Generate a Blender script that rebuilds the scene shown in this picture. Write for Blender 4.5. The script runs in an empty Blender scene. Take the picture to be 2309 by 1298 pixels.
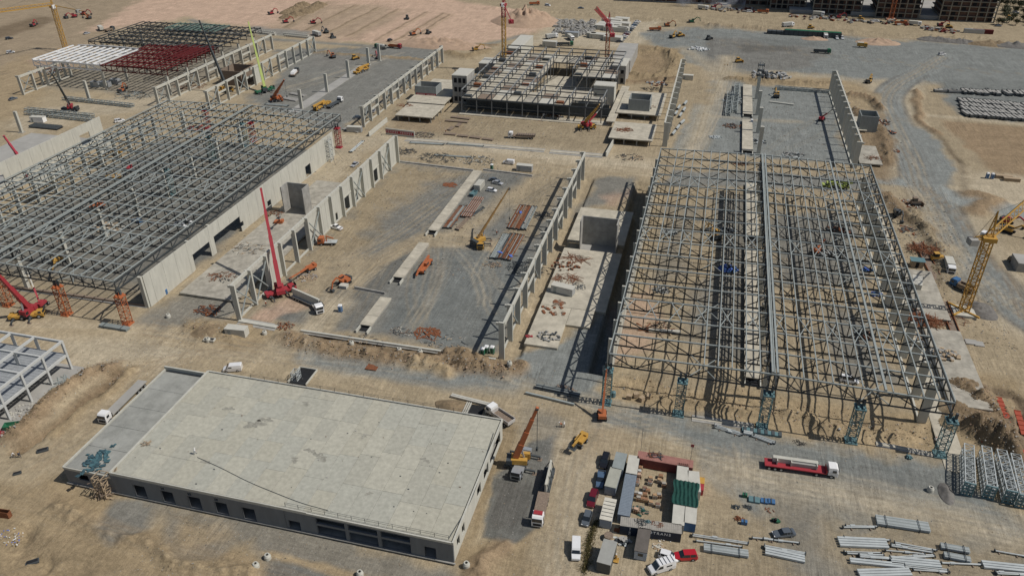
import bpy, math, random
import numpy as np
from mathutils import Vector, Matrix, noise as mnoise
random.seed(7)
SC = bpy.context.scene
COL = SC.collection
R = math.radians

# ---------------------------------------------------------------- camera, sky, sun
CAM_H = 125.0
IW, IH, FPX = 2309.0, 1298.0, 1751.1
def _axes():
    p, r, y = R(31.15), R(-0.444), R(14.628)
    F = np.array([0, math.cos(p), -math.sin(p)]); A = np.array([1., 0, 0]); U = np.array([0, math.sin(p), math.cos(p)])
    c, s = math.cos(r), math.sin(r)
    A, U = c*A+s*U, -s*A+c*U
    M = np.array([[math.cos(y), -math.sin(y), 0], [math.sin(y), math.cos(y), 0], [0, 0, 1]])
    return M@F, M@A, M@U
CF, CA, CU = _axes()
cd = bpy.data.cameras.new('camera'); cam = bpy.data.objects.new('camera', cd); COL.objects.link(cam)
cd.sensor_width = 36; cd.lens = FPX/IW*36; cd.clip_start = 1; cd.clip_end = 9000
Mx = Matrix(((CA[0], CU[0], -CF[0], 0), (CA[1], CU[1], -CF[1], 0), (CA[2], CU[2], -CF[2], CAM_H), (0, 0, 0, 1)))
cam.matrix_world = Mx
SC.camera = cam
SUN_EL, SUN_AZ = 51.5, 88.0           # azimuth clockwise from +Y
w = bpy.data.worlds.new('World'); SC.world = w; w.use_nodes = True
nt = w.node_tree; sky = nt.nodes.new('ShaderNodeTexSky'); sky.sky_type = 'NISHITA'; sky.sun_disc = False
sky.sun_elevation = R(SUN_EL); sky.sun_rotation = R(SUN_AZ); sky.air_density = 1.0; sky.dust_density = 1.2
bg = nt.nodes['Background']; nt.links.new(sky.outputs[0], bg.inputs[0]); bg.inputs[1].default_value = 0.075
sd = bpy.data.lights.new('sun', 'SUN'); sd.energy = 4.6; sd.angle = R(0.5); sd.color = (1.0, 0.955, 0.90)
so = bpy.data.objects.new('sun', sd); COL.objects.link(so)
_d = Vector((math.sin(R(SUN_AZ))*math.cos(R(SUN_EL)), math.cos(R(SUN_AZ))*math.cos(R(SUN_EL)), math.sin(R(SUN_EL))))
so.rotation_euler = _d.to_track_quat('Z', 'Y').to_euler(); so.location = (0, 0, 300)
SC.view_settings.view_transform = 'Standard'; SC.view_settings.look = 'None'
SC.view_settings.exposure = -0.42; SC.view_settings.gamma = 1.0
SC.render.engine = 'CYCLES'

# ---------------------------------------------------------------- helpers
def at(px, py, z=0.0):
    """surveyed point of the site (photo pixel -> level z)"""
    v = CF*FPX + CA*(px-IW/2) - CU*(py-IH/2)
    t = (z-CAM_H)/v[2]
    return (float(v[0]*t), float(v[1]*t), float(z))
def V(a): return Vector(a)
def rect(p1, p2, z=0.0):
    a, b = at(*p1, z), at(*p2, z)
    return min(a[0], b[0]), min(a[1], b[1]), max(a[0], b[0]), max(a[1], b[1])

MATS = {}
def mat(name, col, rough=0.8, var=0.12, scale=1.5, metal=0.0, stretch=None, bump=0.0, coords='Object', spec=0.3):
    if name in MATS: return MATS[name]
    m = bpy.data.materials.new(name); m.use_nodes = True; n = m.node_tree.nodes; l = m.node_tree.links
    b = n['Principled BSDF']; b.inputs['Roughness'].default_value = rough; b.inputs['Metallic'].default_value = metal
    b.inputs['Specular IOR Level'].default_value = spec
    tc = n.new('ShaderNodeTexCoord'); src = tc.outputs[coords]
    if stretch:
        mp = n.new('ShaderNodeMapping'); mp.inputs['Scale'].default_value = stretch; l.new(src, mp.inputs[0]); src = mp.outputs[0]
    nz = n.new('ShaderNodeTexNoise'); nz.inputs['Scale'].default_value = scale; nz.inputs['Detail'].default_value = 7; nz.inputs['Roughness'].default_value = 0.65
    l.new(src, nz.inputs['Vector'])
    rp = n.new('ShaderNodeValToRGB'); rp.color_ramp.elements[0].position = 0.25; rp.color_ramp.elements[1].position = 0.75
    rp.color_ramp.elements[0].color = [max(0, c*(1-var*1.6)) for c in col]+[1]
    rp.color_ramp.elements[1].color = [min(1, c*(1+var)) for c in col]+[1]
    l.new(nz.outputs['Fac'], rp.inputs[0]); l.new(rp.outputs[0], b.inputs['Base Color'])
    if bump:
        bp = n.new('ShaderNodeBump'); bp.inputs['Strength'].default_value = bump; l.new(nz.outputs['Fac'], bp.inputs['Height']); l.new(bp.outputs[0], b.inputs['Normal'])
    MATS[name] = m; return m

class MB:
    """collects primitives into one mesh; each face keeps a material"""
    def __init__(s): s.v = []; s.f = []; s.m = []; s.mats = []
    def mi(s, m):
        if m is None: m = s.mats[0] if s.mats else None
        if m not in s.mats: s.mats.append(m)
        return s.mats.index(m)
    def add(s, vs, fs, m):
        b = len(s.v); s.v += [tuple(x) for x in vs]; i = s.mi(m)
        for q in fs: s.f.append(tuple(b+k for k in q)); s.m.append(i)
    def box(s, x0, x1, y0, y1, z0, z1, m):
        s.add([(x0,y0,z0),(x1,y0,z0),(x1,y1,z0),(x0,y1,z0),(x0,y0,z1),(x1,y0,z1),(x1,y1,z1),(x0,y1,z1)],
              [(0,3,2,1),(4,5,6,7),(0,1,5,4),(1,2,6,5),(2,3,7,6),(3,0,4,7)], m)
    def cbox(s, c, d, m, rz=0.0, ry=0.0):
        M_ = Matrix.Translation(c) @ Matrix.Rotation(rz, 4, 'Z') @ Matrix.Rotation(ry, 4, 'Y')
        hx, hy, hz = d[0]/2, d[1]/2, d[2]/2
        vs = [M_ @ Vector(p) for p in [(-hx,-hy,-hz),(hx,-hy,-hz),(hx,hy,-hz),(-hx,hy,-hz),(-hx,-hy,hz),(hx,-hy,hz),(hx,hy,hz),(-hx,hy,hz)]]
        s.add(vs, [(0,3,2,1),(4,5,6,7),(0,1,5,4),(1,2,6,5),(2,3,7,6),(3,0,4,7)], m)
    def bar(s, p, q, a, b=None, m=None, up=(0,0,1), a2=None, b2=None):
        b = b or a; a2 = a2 or a; b2 = b2 or b
        p, q = Vector(p), Vector(q); d = (q-p)
        if d.length < 1e-6: return
        d.normalize(); u = Vector(up)
        if abs(d.dot(u)) > 0.98: u = Vector((1,0,0))
        x = d.cross(u).normalized(); y = x.cross(d).normalized()
        vs = []
        for c, aa, bb in ((p, a, b), (q, a2, b2)):
            for sx, sy in ((-1,-1),(1,-1),(1,1),(-1,1)): vs.append(c + x*sx*aa/2 + y*sy*bb/2)
        s.add(vs, [(0,1,2,3),(7,6,5,4),(0,4,5,1),(1,5,6,2),(2,6,7,3),(3,7,4,0)], m)
    def cyl(s, p, q, r, m, n=10, r2=None, cap=True):
        r2 = r if r2 is None else r2
        p, q = Vector(p), Vector(q); d = (q-p).normalized(); u = Vector((0,0,1)) if abs(d.z) < 0.95 else Vector((1,0,0))
        x = d.cross(u).normalized(); y = x.cross(d)
        vs = []
        for c, rr in ((p, r), (q, r2)):
            for k in range(n): t = 2*math.pi*k/n; vs.append(c + x*math.cos(t)*rr + y*math.sin(t)*rr)
        fs = [(k, k+n, (k+1)%n+n, (k+1)%n) for k in range(n)]
        if cap: fs += [tuple(range(n)), tuple(range(2*n-1, n-1, -1))]
        s.add(vs, fs, m)
    def ring(s, c, ro, ri, z0, z1, m, n=16, ro2=None):
        ro2 = ro2 or ro; vs = []
        for rr, zz in ((ro, z0), (ro2, z1), (ri*ro2/ro, z1), (ri, z0)):
            for k in range(n): t = 2*math.pi*k/n; vs.append((c[0]+rr*math.cos(t), c[1]+rr*math.sin(t), c[2]+zz))
        fs = []
        for j in range(3):
            for k in range(n): fs.append((j*n+k, j*n+(k+1)%n, (j+1)*n+(k+1)%n, (j+1)*n+k))
        s.add(vs, fs, m)
    def prism(s, poly, z0, z1, m):
        n = len(poly); vs = [(x, y, z0) for x, y in poly] + [(x, y, z1) for x, y in poly]
        s.add(vs, [tuple(range(n-1, -1, -1)), tuple(range(n, 2*n))] + [(k, (k+1)%n, (k+1)%n+n, k+n) for k in range(n)], m)
    def xprism(s, prof, y0, y1, m):
        """side profile (x,z) extruded across y"""
        n = len(prof); vs = [(x, y0, z) for x, z in prof] + [(x, y1, z) for x, z in prof]
        s.add(vs, [tuple(range(n-1, -1, -1)), tuple(range(n, 2*n))] + [(k, (k+1)%n, (k+1)%n+n, k+n) for k in range(n)], m)
    def loft(s, secs, m):
        n = len(secs[0]); vs = [p for q in secs for p in q]; fs = []
        for j in range(len(secs)-1):
            for k in range(n): fs.append((j*n+k, j*n+(k+1)%n, (j+1)*n+(k+1)%n, (j+1)*n+k))
        fs += [tuple(range(n-1, -1, -1)), tuple(range((len(secs)-1)*n, len(secs)*n))]
        s.add(vs, fs, m)
    def mesh(s, name, smooth=False):
        me = bpy.data.meshes.new(name); me.from_pydata(s.v, [], s.f)
        for m in s.mats: me.materials.append(m)
        me.polygons.foreach_set('material_index', s.m)
        me.update(); me.validate()
        import bmesh
        bm = bmesh.new(); bm.from_mesh(me); bmesh.ops.recalc_face_normals(bm, faces=bm.faces); bm.to_mesh(me); bm.free()
        if smooth:
            for p in me.polygons: p.use_smooth = True
        return me
    def obj(s, name, parent=None, smooth=False):
        o = bpy.data.objects.new(name, s.mesh(name, smooth)); COL.objects.link(o)
        if parent: o.parent = parent
        return o

def tag(o, label, cat, group=None, kind=None):
    if label: o['label'] = label
    if cat: o['category'] = cat
    if group: o['group'] = group
    if kind: o['kind'] = kind
    return o
def thing(name, label, cat, loc=(0,0,0), rz=0.0, group=None):
    o = bpy.data.objects.new(name, None); COL.objects.link(o); o.empty_display_size = 0.5
    o.location = loc; o.rotation_euler = (0, 0, rz)
    return tag(o, label, cat, group)
PROTO = {}
def place(key, builder, label, cat, loc, rz=0.0, group=None, name=None):
    """first use builds the thing with its parts, later uses copy it part by part"""
    if key not in PROTO:
        o = builder(); PROTO[key] = o
    else:
        src = PROTO[key]; o = src.copy(); COL.objects.link(o)
        for ch in list(src.children):
            c = ch.copy(); COL.objects.link(c); c.parent = o
            for g in list(ch.children):
                d = g.copy(); COL.objects.link(d); d.parent = c
        for k in ('label', 'category', 'group'):
            if k in o: del o[k]
    if name: o.name = name
    o.location = loc; o.rotation_euler = (0, 0, rz)
    return tag(o, label, cat, group)
def hd(p, q):
    """heading from point p to point q (pixels on the ground)"""
    a, b = at(*p), at(*q); return math.atan2(b[1]-a[1], b[0]-a[0])
def mid(p, q, z=0.0):
    a, b = at(*p), at(*q); return ((a[0]+b[0])/2, (a[1]+b[1])/2, z)

# ---------------------------------------------------------------- materials
CONC = mat('precast_concrete', (0.50, 0.49, 0.425), 0.85, 0.10, 0.7, stretch=(1, 1, 0.25), coords='Generated' if False else 'Object')
CONCD = mat('grey_cast_concrete', (0.34, 0.33, 0.30), 0.9, 0.22, 0.5)
SLAB = mat('slab_concrete', (0.48, 0.44, 0.35), 0.9, 0.22, 0.35, bump=0.1)
WORN = mat('worn_slab', (0.38, 0.355, 0.295), 0.9, 0.28, 0.4, bump=.15)
SLABG = mat('grey_slab_concrete', (0.36, 0.35, 0.32), 0.9, 0.14, 0.15)
STEEL = mat('painted_steel', (0.31, 0.34, 0.325), 0.55, 0.12, 0.6)
STEELW = mat('shade_toned_steel', (0.055, 0.062, 0.064), 0.6, 0.2, 0.5)  # near-black copy of the roof steel: shade on webs and lattices painted in
STEELD = mat('dark_steel', (0.07, 0.08, 0.085), 0.6, 0.2, 0.8)
STEELL = mat('light_steel', (0.45, 0.48, 0.47), 0.5, 0.12, 0.6)
WHITE = mat('white_paint', (0.78, 0.78, 0.76), 0.4, 0.04, 1.0, spec=0.5)
OFFW = mat('off_white_sheet', (0.52, 0.505, 0.44), 0.6, 0.08, 1.0)
DARK = mat('dark_opening', (0.02, 0.021, 0.023), 0.9, 0.3, 1.0)
BLACK = mat('black_rubber', (0.025, 0.025, 0.026), 0.8, 0.2, 2.0)
GLASS = mat('tinted_glass', (0.02, 0.025, 0.03), 0.08, 0.1, 1.0, spec=0.8)
RUST = mat('rusty_rebar', (0.22, 0.085, 0.04), 0.85, 0.3, 3.0)
TIMB = mat('raw_timber', (0.42, 0.32, 0.21), 0.85, 0.25, 3.0)
TIMBD = mat('weathered_timber', (0.24, 0.185, 0.14), 0.9, 0.3, 3.0)
TEAL = mat('teal_paint', (0.12, 0.21, 0.225), 0.5, 0.12, 1.0)
GREEN = mat('green_net', (0.012, 0.06, 0.047), 0.85, 0.3, 2.0)
ORANGE = mat('orange_paint', (0.42, 0.135, 0.055), 0.55, 0.12, 1.5)
YELLOW = mat('yellow_paint', (0.50, 0.29, 0.065), 0.55, 0.12, 1.5)
RED = mat('red_paint', (0.34, 0.04, 0.05), 0.5, 0.1, 1.5)
DRED = mat('dark_red_steel', (0.12, 0.018, 0.018), 0.6, 0.2, 1.5)
BLUE = mat('blue_paint', (0.06, 0.15, 0.30), 0.5, 0.12, 1.5)
NAVY = mat('navy_container', (0.022, 0.035, 0.06), 0.5, 0.15, 1.5)
GRNP = mat('green_paint', (0.03, 0.14, 0.075), 0.5, 0.12, 1.5)
LIME = mat('lime_paint', (0.36, 0.43, 0.12), 0.45, 0.1, 1.5)
GREYP = mat('blue_grey_paint', (0.30, 0.34, 0.38), 0.5, 0.1, 1.0)
SOIL = mat('spoil_soil', (0.24, 0.18, 0.11), 0.95, 0.3, 0.9, bump=0.5)
SANDM = mat('heap_sand', (0.42, 0.30, 0.21), 0.95, 0.15, 0.5, bump=0.3)
GRAVM = mat('heap_gravel', (0.17, 0.16, 0.145), 0.95, 0.25, 1.2, bump=0.4)
BLUET = mat('blue_tarp', (0.10, 0.18, 0.55), 0.7, 0.2, 1.0)
CHROME = mat('galvanised', (0.42, 0.44, 0.45), 0.4, 0.1, 2.0, metal=0.4)
# ---------------------------------------------------------------- terrain
def vnoise(x, y, seed=0):
    """smooth value noise on arrays"""
    xi = np.floor(x).astype(np.int64); yi = np.floor(y).astype(np.int64); fx = x-xi; fy = y-yi
    fx = fx*fx*(3-2*fx); fy = fy*fy*(3-2*fy)
    def h(a, b):
        n = (a*374761393 + b*668265263 + seed*974634777) & 0x7fffffff
        n = ((n ^ (n >> 13))*1274126177) & 0x7fffffff
        return ((n ^ (n >> 16)) & 0xffff)/65535.0
    return (h(xi, yi)*(1-fx)+h(xi+1, yi)*fx)*(1-fy) + (h(xi, yi+1)*(1-fx)+h(xi+1, yi+1)*fx)*fy
def fbm(x, y, seed=0, o=4):
    s = 0; a = 0.5; t = 0
    for k in range(o): s = s + a*vnoise(x*2**k, y*2**k, seed+k*17); t += a; a *= 0.5
    return s/t
def axis(lo, hi, step):
    core = np.arange(lo, hi, step); out = [core]
    s, p, q = step, lo, core[-1]; a, b = [], []
    while p > -3500: s *= 1.25; p -= s; a.append(p)
    s = step
    while q < 5000: s *= 1.25; q += s; b.append(q)
    return np.array(a[::-1]+list(core)+b)
gx = axis(-470, 235, 0.9); _c = (gx > -136) & (gx < 84); gx = np.sort(np.concatenate([gx[~_c], np.arange(gx[_c][0], gx[_c][-1]+.4, 0.5)]))
ys = [48.0]
while ys[-1] < 800: ys.append(ys[-1]+max(0.42, 0.0052*ys[-1]*0.9))
s_ = ys[-1]-ys[-2]; q_ = ys[-1]
while q_ < 5500: s_ *= 1.25; q_ += s_; ys.append(q_)
s_ = 0.5; q_ = 48.0; pre = []
while q_ > -1500: s_ *= 1.3; q_ -= s_; pre.append(q_)
gy = np.array(pre[::-1]+ys)
NX, NY = len(gx), len(gy)
GX, GY = np.meshgrid(gx, gy)
n1 = fbm(GX/9, GY/9, 1, 5); n2 = fbm(GX/2.2, GY/2.2, 5, 4); n3 = fbm(GX/45, GY/45, 9, 4)
WX = GX + (fbm(GX/7, GY/7, 21, 4)-.5)*9; WY = GY + (fbm(GX/7, GY/7, 33, 4)-.5)*9   # warped domain: ragged patch edges
SAND = np.array([0.355, 0.290, 0.192]); GRAV = np.array([0.182, 0.180, 0.160]); PINK = np.array([0.50, 0.36, 0.262])
TAN = np.array([0.315, 0.25, 0.17]); PALE = np.array([0.50, 0.43, 0.31]); DGRAV = np.array([0.135, 0.130, 0.115]); BGRAV = np.array([0.205, 0.215, 0.200])
BRN = np.array([0.25, 0.185, 0.115]); OCH = np.array([0.33, 0.255, 0.155]); WETS = np.array([0.19, 0.145, 0.095])
TINT = np.ones((NY, NX, 3))*SAND
TINT *= (0.86+0.28*n3)[..., None]
HGT = np.zeros((NY, NX))
def win(pts, pad):
    xs = [p[0] for p in pts]; yy = [p[1] for p in pts]
    i0, i1 = np.searchsorted(gx, [min(xs)-pad, max(xs)+pad]); j0, j1 = np.searchsorted(gy, [min(yy)-pad, max(yy)+pad])
    return slice(max(0, j0), j1), slice(max(0, i0), i1)
def sdist(pts, X, Y, closed=True):
    n = len(pts); d = np.full(X.shape, 1e9); inside = np.zeros(X.shape, bool)
    for k in range(n if closed else n-1):
        ax, ay = pts[k][:2]; bx, by = pts[(k+1) % n][:2]; dx, dy = bx-ax, by-ay; L = dx*dx+dy*dy+1e-9
        t = np.clip(((X-ax)*dx+(Y-ay)*dy)/L, 0, 1); d = np.minimum(d, np.hypot(X-ax-t*dx, Y-ay-t*dy))
        if closed and dy != 0:
            c = ((ay > Y) != (by > Y)) & (X < (bx-ax)*(Y-ay)/dy+ax); inside ^= c
    return np.where(inside, -d, d) if closed else d
def blend(sl, m, col):
    TINT[sl] = TINT[sl]*(1-m[..., None]) + np.asarray(col)*(0.93+0.14*n2[sl])[..., None]*m[..., None]
def patch(px, col, soft=3.0, k=1.0, warp=True):
    pts = [at(*p) for p in px]; sl = win(pts, soft+12)
    w_ = min(1, .12+soft/5.0) if warp else 0; X = GX[sl]*(1-w_)+WX[sl]*w_; Y = GY[sl]*(1-w_)+WY[sl]*w_
    d = sdist(pts, X, Y)
    m = np.clip(0.5-d/(soft*1.3)+(n1[sl]-.5)*1.3*(1 if warp else 0)+(n2[sl]-.5)*.5, 0, 1)*k
    blend(sl, m, col)
def stroke(px, wid, col, soft=1.2, k=1.0, warp=0.25, wpts=None):
    pts = wpts or [at(*p) for p in px]; sl = win(pts, wid+soft+6)
    X = GX[sl]*(1-warp)+WX[sl]*warp; Y = GY[sl]*(1-warp)+WY[sl]*warp
    d = sdist(pts, X, Y, False)
    m = np.clip((wid/2+soft-d)/(soft*2), 0, 1)*k*(0.65+0.7*n1[sl]); blend(sl, np.clip(m, 0, 1), col)
def smoothpts(pts, n=6):
    P = [np.array(p[:2]) for p in pts]; P = [2*P[0]-P[1]]+P+[2*P[-1]-P[-2]]; out = []
    for i in range(1, len(P)-2):
        for t in np.linspace(0, 1, n, endpoint=False):
            a, b, c, d = P[i-1], P[i], P[i+1], P[i+2]
            out.append(tuple(0.5*((2*b)+(c-a)*t+(2*a-5*b+4*c-d)*t*t+(3*b-a-3*c+d)*t**3)))
    out.append(tuple(P[-2])); return out
def tracks(px, col, n=2, gap=1.9, k=0.5, spread=4.0, seed=0):
    """wheel ruts following a haul road"""
    rr = random.Random(seed); base = smoothpts([at(*p) for p in px])
    for q in range(n):
        off = rr.uniform(-spread, spread)
        for sgn in (-gap/2, gap/2):
            pts = []
            for i, p in enumerate(base):
                a = base[max(0, i-1)]; b = base[min(len(base)-1, i+1)]; L = math.hypot(b[0]-a[0], b[1]-a[1])+1e-6
                nx, ny = -(b[1]-a[1])/L, (b[0]-a[0])/L; o = off+sgn+rr.uniform(-.2, .2)
                pts.append((p[0]+nx*o, p[1]+ny*o))
            stroke(None, 0.35, col, 0.35, k*rr.uniform(.6, 1), 0.03, pts)

# big regions (photo-surveyed outlines)
patch([(-900,-250),(300,-60),(430,0),(300,45),(180,120),(60,200),(-60,330),(-600,500)], TAN, 10)
patch([(-50,75),(90,35),(135,45),(60,72),(-50,100)], WETS*1.05, 5)
patch([(190,75),(330,-5),(600,-30),(900,-20),(1230,30),(1240,60),(1130,92),(960,104),(880,100),(700,88),(560,62),(420,40)], PINK, 8)
patch([(700,15),(860,10),(900,45),(760,95),(640,90),(600,60)], TAN*1.05, 9, .55)
patch([(840,-30),(1300,-30),(1600,-40),(2400,-30),(2400,80),(1900,75),(1500,62),(1240,30),(1120,16)], SAND*0.93, 7)
patch([(1240,45),(1480,50),(1490,85),(1400,110),(1190,100),(1230,70)], PALE*.85, 6)
# grey yard top right
patch([(1440,75),(1560,62),(1720,70),(1900,82),(2100,95),(2330,108),(2330,200),(2200,195),(2080,190),(1990,185),(1900,175),(1790,163),(1600,160),(1560,140),(1470,100)], BGRAV, 7)
patch([(1600,82),(1790,98),(1870,120),(1830,150),(1760,160),(1615,155),(1590,120)], DGRAV*1.35, 5, .8)
patch([(1660,100),(1790,105),(1800,118),(1670,118)], DGRAV*.95, 3, .8)
patch([(1700,85),(1830,92),(1900,108),(1720,100)], BGRAV*.85, 4)
stroke([(1605,88),(1600,120),(1612,158)], 3, DGRAV, 2, .7)
stroke([(1740,165),(2000,185),(2309,197)], 5, PALE*.85, 4, .5)
# sand strip + spoil bands beyond the yard
stroke([(1560,55),(1900,70),(2330,100)], 10, SAND*.85, 5, .6)
stroke([(1600,60),(1850,76),(2050,88),(2309,104)], 2, WETS*1.3, 2, .6)
# far right fields
patch([(2060,200),(2180,200),(2500,230),(2500,700),(2309,560),(2190,470),(2120,380),(2070,270)], SAND*.92, 4)
patch([(2120,180),(2400,185),(2420,282),(2240,272),(2160,260),(2120,205)], BGRAV*.9, 4)
patch([(2120,270),(2330,290),(2420,420),(2300,420),(2230,380),(2180,330)], BRN*1.12, 2)
stroke([(2070,258),(2180,268),(2400,290)], 3.5, PALE*.9, 1.5, .9)
stroke([(2060,262),(2110,300),(2170,370),(2180,440)], 2.2, WETS*.6, 1.2, .8)
patch([(2180,380),(2330,400),(2400,520),(2260,470),(2190,430)], PALE*.9, 5, .8)
# curving haul road on the right
ROADR = [(2130,128),(2080,160),(2020,195),(2000,235),(2030,300),(2065,360),(2085,420),(2120,480),(2160,560),(2215,620),(2309,700),(2400,760)]
rw = smoothpts([at(*p) for p in ROADR])
stroke(None, 27, PALE*.8, 4, .9, .3, rw[12:]); stroke(None, 15, BGRAV*1.12, 1.0, 1, .1, rw); [stroke(None, 1.6, DGRAV*1.1, .8, .8, .1, [(p[0]+o_, p[1]+o_*.2) for p in rw[8:]]) for o_ in (-8.2, 8.2)]
patch([(2030,270),(2080,290),(2130,330),(2155,380),(2150,415),(2100,425),(2060,380)], BGRAV*1.1, 2)
patch([(1970,400),(2090,405),(2180,440),(2330,470),(2330,500),(2180,470),(2080,425),(1970,415)], BGRAV*1.3, 2, 1)
patch([(2090,440),(2190,560),(2330,690),(2330,730),(2200,640),(2140,560),(2080,470)], BGRAV*1.2, 2, 1)
tracks(ROADR, DGRAV*1.05, 7, 2.2, .8, 5, 3); tracks(ROADR, PALE*.8, 4, 2.2, .6, 5, 4)
tracks([(2080,420),(2140,470),(2200,540),(2280,640),(2309,720)], BRN*.9, 3, 2.0, .6, 3, 5)
patch([(1990,420),(2060,430),(2150,560),(2200,680),(2200,740),(2120,700),(2060,560)], SAND*.9, 5, .7)
# yard of the far right-hand hall
patch([(1560,190),(1620,178),(1700,185),(1880,205),(1935,340),(1960,375),(1510,335),(1560,260)], BGRAV*1.05, 2)
stroke([(1640,130),(1625,190),(1600,230),(1575,300),(1555,340)], 9, PALE*.82, 4, .9)
stroke([(1540,110),(1590,140),(1620,175)], 10, PALE*.75, 4, .7)
stroke([(1580,260),(1700,270),(1800,275)], 3, PALE*.8, 2, .6)
patch([(1430,100),(1530,110),(1540,150),(1520,200),(1480,190),(1410,190),(1420,130)], OCH*.9, 3)
patch([(1440,105),(1500,108),(1510,150),(1460,180),(1420,170)], BRN, 5, .5)
patch([(1530,150),(1600,180),(1600,230),(1540,260),(1520,200)], SAND*.92, 4)
patch([(1650,172),(1900,180),(1990,215),(1990,330),(1900,330),(1880,205),(1680,190)], OCH, 3, .8)
patch([(1900,240),(1990,260),(2010,420),(1960,400)], BRN*.9, 3, .8)
# west band of far yards
patch([(620,112),(740,110),(860,105),(990,112),(960,150),(840,240),(760,300),(640,260),(560,230),(640,170)], GRAV*1.12, 4)
patch([(700,115),(800,118),(830,125),(790,150),(700,150)], DGRAV*1.5, 3, .8)
patch([(540,215),(700,170),(720,190),(620,230)], GRAV*.95, 3, .5)
stroke([(430,45),(560,85),(700,95),(850,105),(1000,112),(1110,98),(1180,80)], 5, BGRAV*.95, 2, .8)
tracks([(430,45),(560,85),(700,95),(850,105),(1000,112),(1110,98)], DGRAV*1.3, 2, 2.2, .5, 2, 8)
patch([(560,60),(700,72),(700,85),(580,80)], BGRAV, 4, .8)
patch([(20,260),(220,230),(420,190),(520,200),(420,240),(220,260),(60,300)], PALE*.85, 5, .8)
patch([(330,60),(620,80),(350,190),(120,190),(170,110)], SAND*.75, 4, .6)
patch([(0,150),(60,120),(130,180),(60,260),(-80,300)], OCH*1.05, 6, .7)
patch([(60,135),(150,125),(180,150),(90,165)], PINK*.8, 3, .5)
# central court
patch([(900,235),(1060,255),(1380,290),(1400,330),(1290,345),(1100,320),(900,310),(860,290)], SAND*.88, 3)
patch([(900,262),(1010,270),(1080,300),(980,300),(880,290)], BRN*1.1, 3, .5)
stroke([(860,310),(1000,325),(1200,345),(1330,360),(1480,375)], 14, PALE*.92, 5, .8)
stroke([(1100,330),(1180,350),(1290,362)], 3, PALE*1.05, 2, .5)
tracks([(900,330),(1100,350),(1300,372),(1470,385)], BRN, 3, 2.0, .3, 4, 18)
patch([(760,300),(860,310),(740,440),(640,470),(700,400)], PALE*.88, 5, .6)
# middle hall floor
FLOOR = [(895,372),(1000,378),(1080,385),(1200,395),(1300,395),(1128,800),(900,765),(690,740),(560,715),(700,560)]
patch(FLOOR, GRAV*1.05, 2)
patch([(900,375),(1060,388),(1040,400),(960,430),(900,520),(840,560),(760,590),(680,680),(560,715),(700,555)], SAND*.84, 5)
patch([(870,480),(1000,400),(1075,395),(1060,440),(975,530),(950,545),(870,560),(840,540)], GRAV*1.0, 6, .9)
patch([(690,640),(800,560),(870,575),(780,650),(700,700),(600,700)], SAND*.95, 5, .9)
patch([(1190,400),(1290,395),(1225,520),(1150,545),(1165,470),(1120,440)], SAND*.88, 4, .9)
patch([(1090,392),(1190,402),(1150,450),(1080,470),(1080,420)], GRAV*1.02, 3, .9)
stroke([(640,800),(700,760),(760,690),(830,610),(900,565),(960,540),(1060,540),(1130,560)], 9, SAND*1.08, 2, 1, .15)
stroke([(1000,540),(1080,500),(1140,450),(1200,410),(1290,385)], 8, SAND*1.02, 3, .9, .2)
patch([(880,690),(905,655),(960,590),(1000,560),(1080,570),(1200,575),(1130,795),(1000,775),(860,745)], BGRAV*.85, 2.5)
patch([(790,660),(860,600),(930,562),(950,560),(890,630),(860,655)], GRAV*.84, 2)
patch([(770,650),(860,665),(830,720),(800,742),(745,700)], GRAV*.92, 2.5)
for c_ in ((SAND*1.0, 21), (GRAV*.7, 22), (SAND*.8, 23)): tracks([(640,800),(700,760),(760,690),(830,610),(900,565),(960,545),(1080,550)], c_[0], 3, 2.0, .6, 3.5, c_[1])
tracks([(700,600),(800,590),(900,540),(1000,470)], SAND*1.02, 5, 2.0, .6, 8, 24)
tracks([(860,740),(960,640),(1080,580),(1160,480),(1290,390)], GRAV*.8, 4, 2.0, .4, 4, 12)
tracks([(900,480),(980,430),(1040,400)], SAND*1.02, 5, 2.0, .5, 8, 13)
tracks([(1000,760),(1060,650),(1120,590)], GRAV*1.15, 6, 2.0, .28, 9, 25)
patch([(545,735),(600,690),(640,700),(600,742)], PINK*.9, 1.5)
patch([(600,690),(690,660),(700,690),(600,730)], PINK*.85, 2, .8)
# west lane between building 2 and middle hall
patch([(440,640),(520,600),(540,700),(430,760),(400,800),(300,740)], GRAV*1.1, 4, .8)
patch([(430,720),(520,720),(640,735),(620,790),(520,790),(440,760)], OCH*.95, 4, .75)
stroke([(640,790),(700,740),(760,690)], 9, PALE*.85, 3, .8)
# crossing sand road
patch([(-100,700),(300,730),(430,745),(500,790),(700,800),(760,850),(480,830),(380,830),(320,830),(180,830),(-100,760)], SAND*1.12, 4, 1)
patch([(120,780),(300,760),(430,800),(380,830),(300,820),(190,830)], PALE*.88, 5, .8)
patch([(640,745),(760,765),(1000,795),(1170,818),(1200,840),(980,838),(800,810),(650,785)], BRN*1.05, 1.5, .9)
patch([(700,800),(830,815),(960,835),(860,860),(690,850)], PALE*.95, 3, .4)
stroke([(690,805),(800,825),(930,848),(1050,850),(1150,850),(1220,862),(1330,900)], 6.5, BGRAV*1.08, 1.6, 1)
stroke([(1000,845),(1150,855),(1300,820),(1400,690)], 10, BGRAV*1.05, 3, .9)
patch([(1170,800),(1265,778),(1380,700),(1385,850),(1310,900),(1180,860)], BGRAV*1.05, 1.5, 1)
patch([(700,850),(900,865),(1050,900),(1130,935),(900,900),(680,860)], SAND*1.0, 3, .7)
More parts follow.
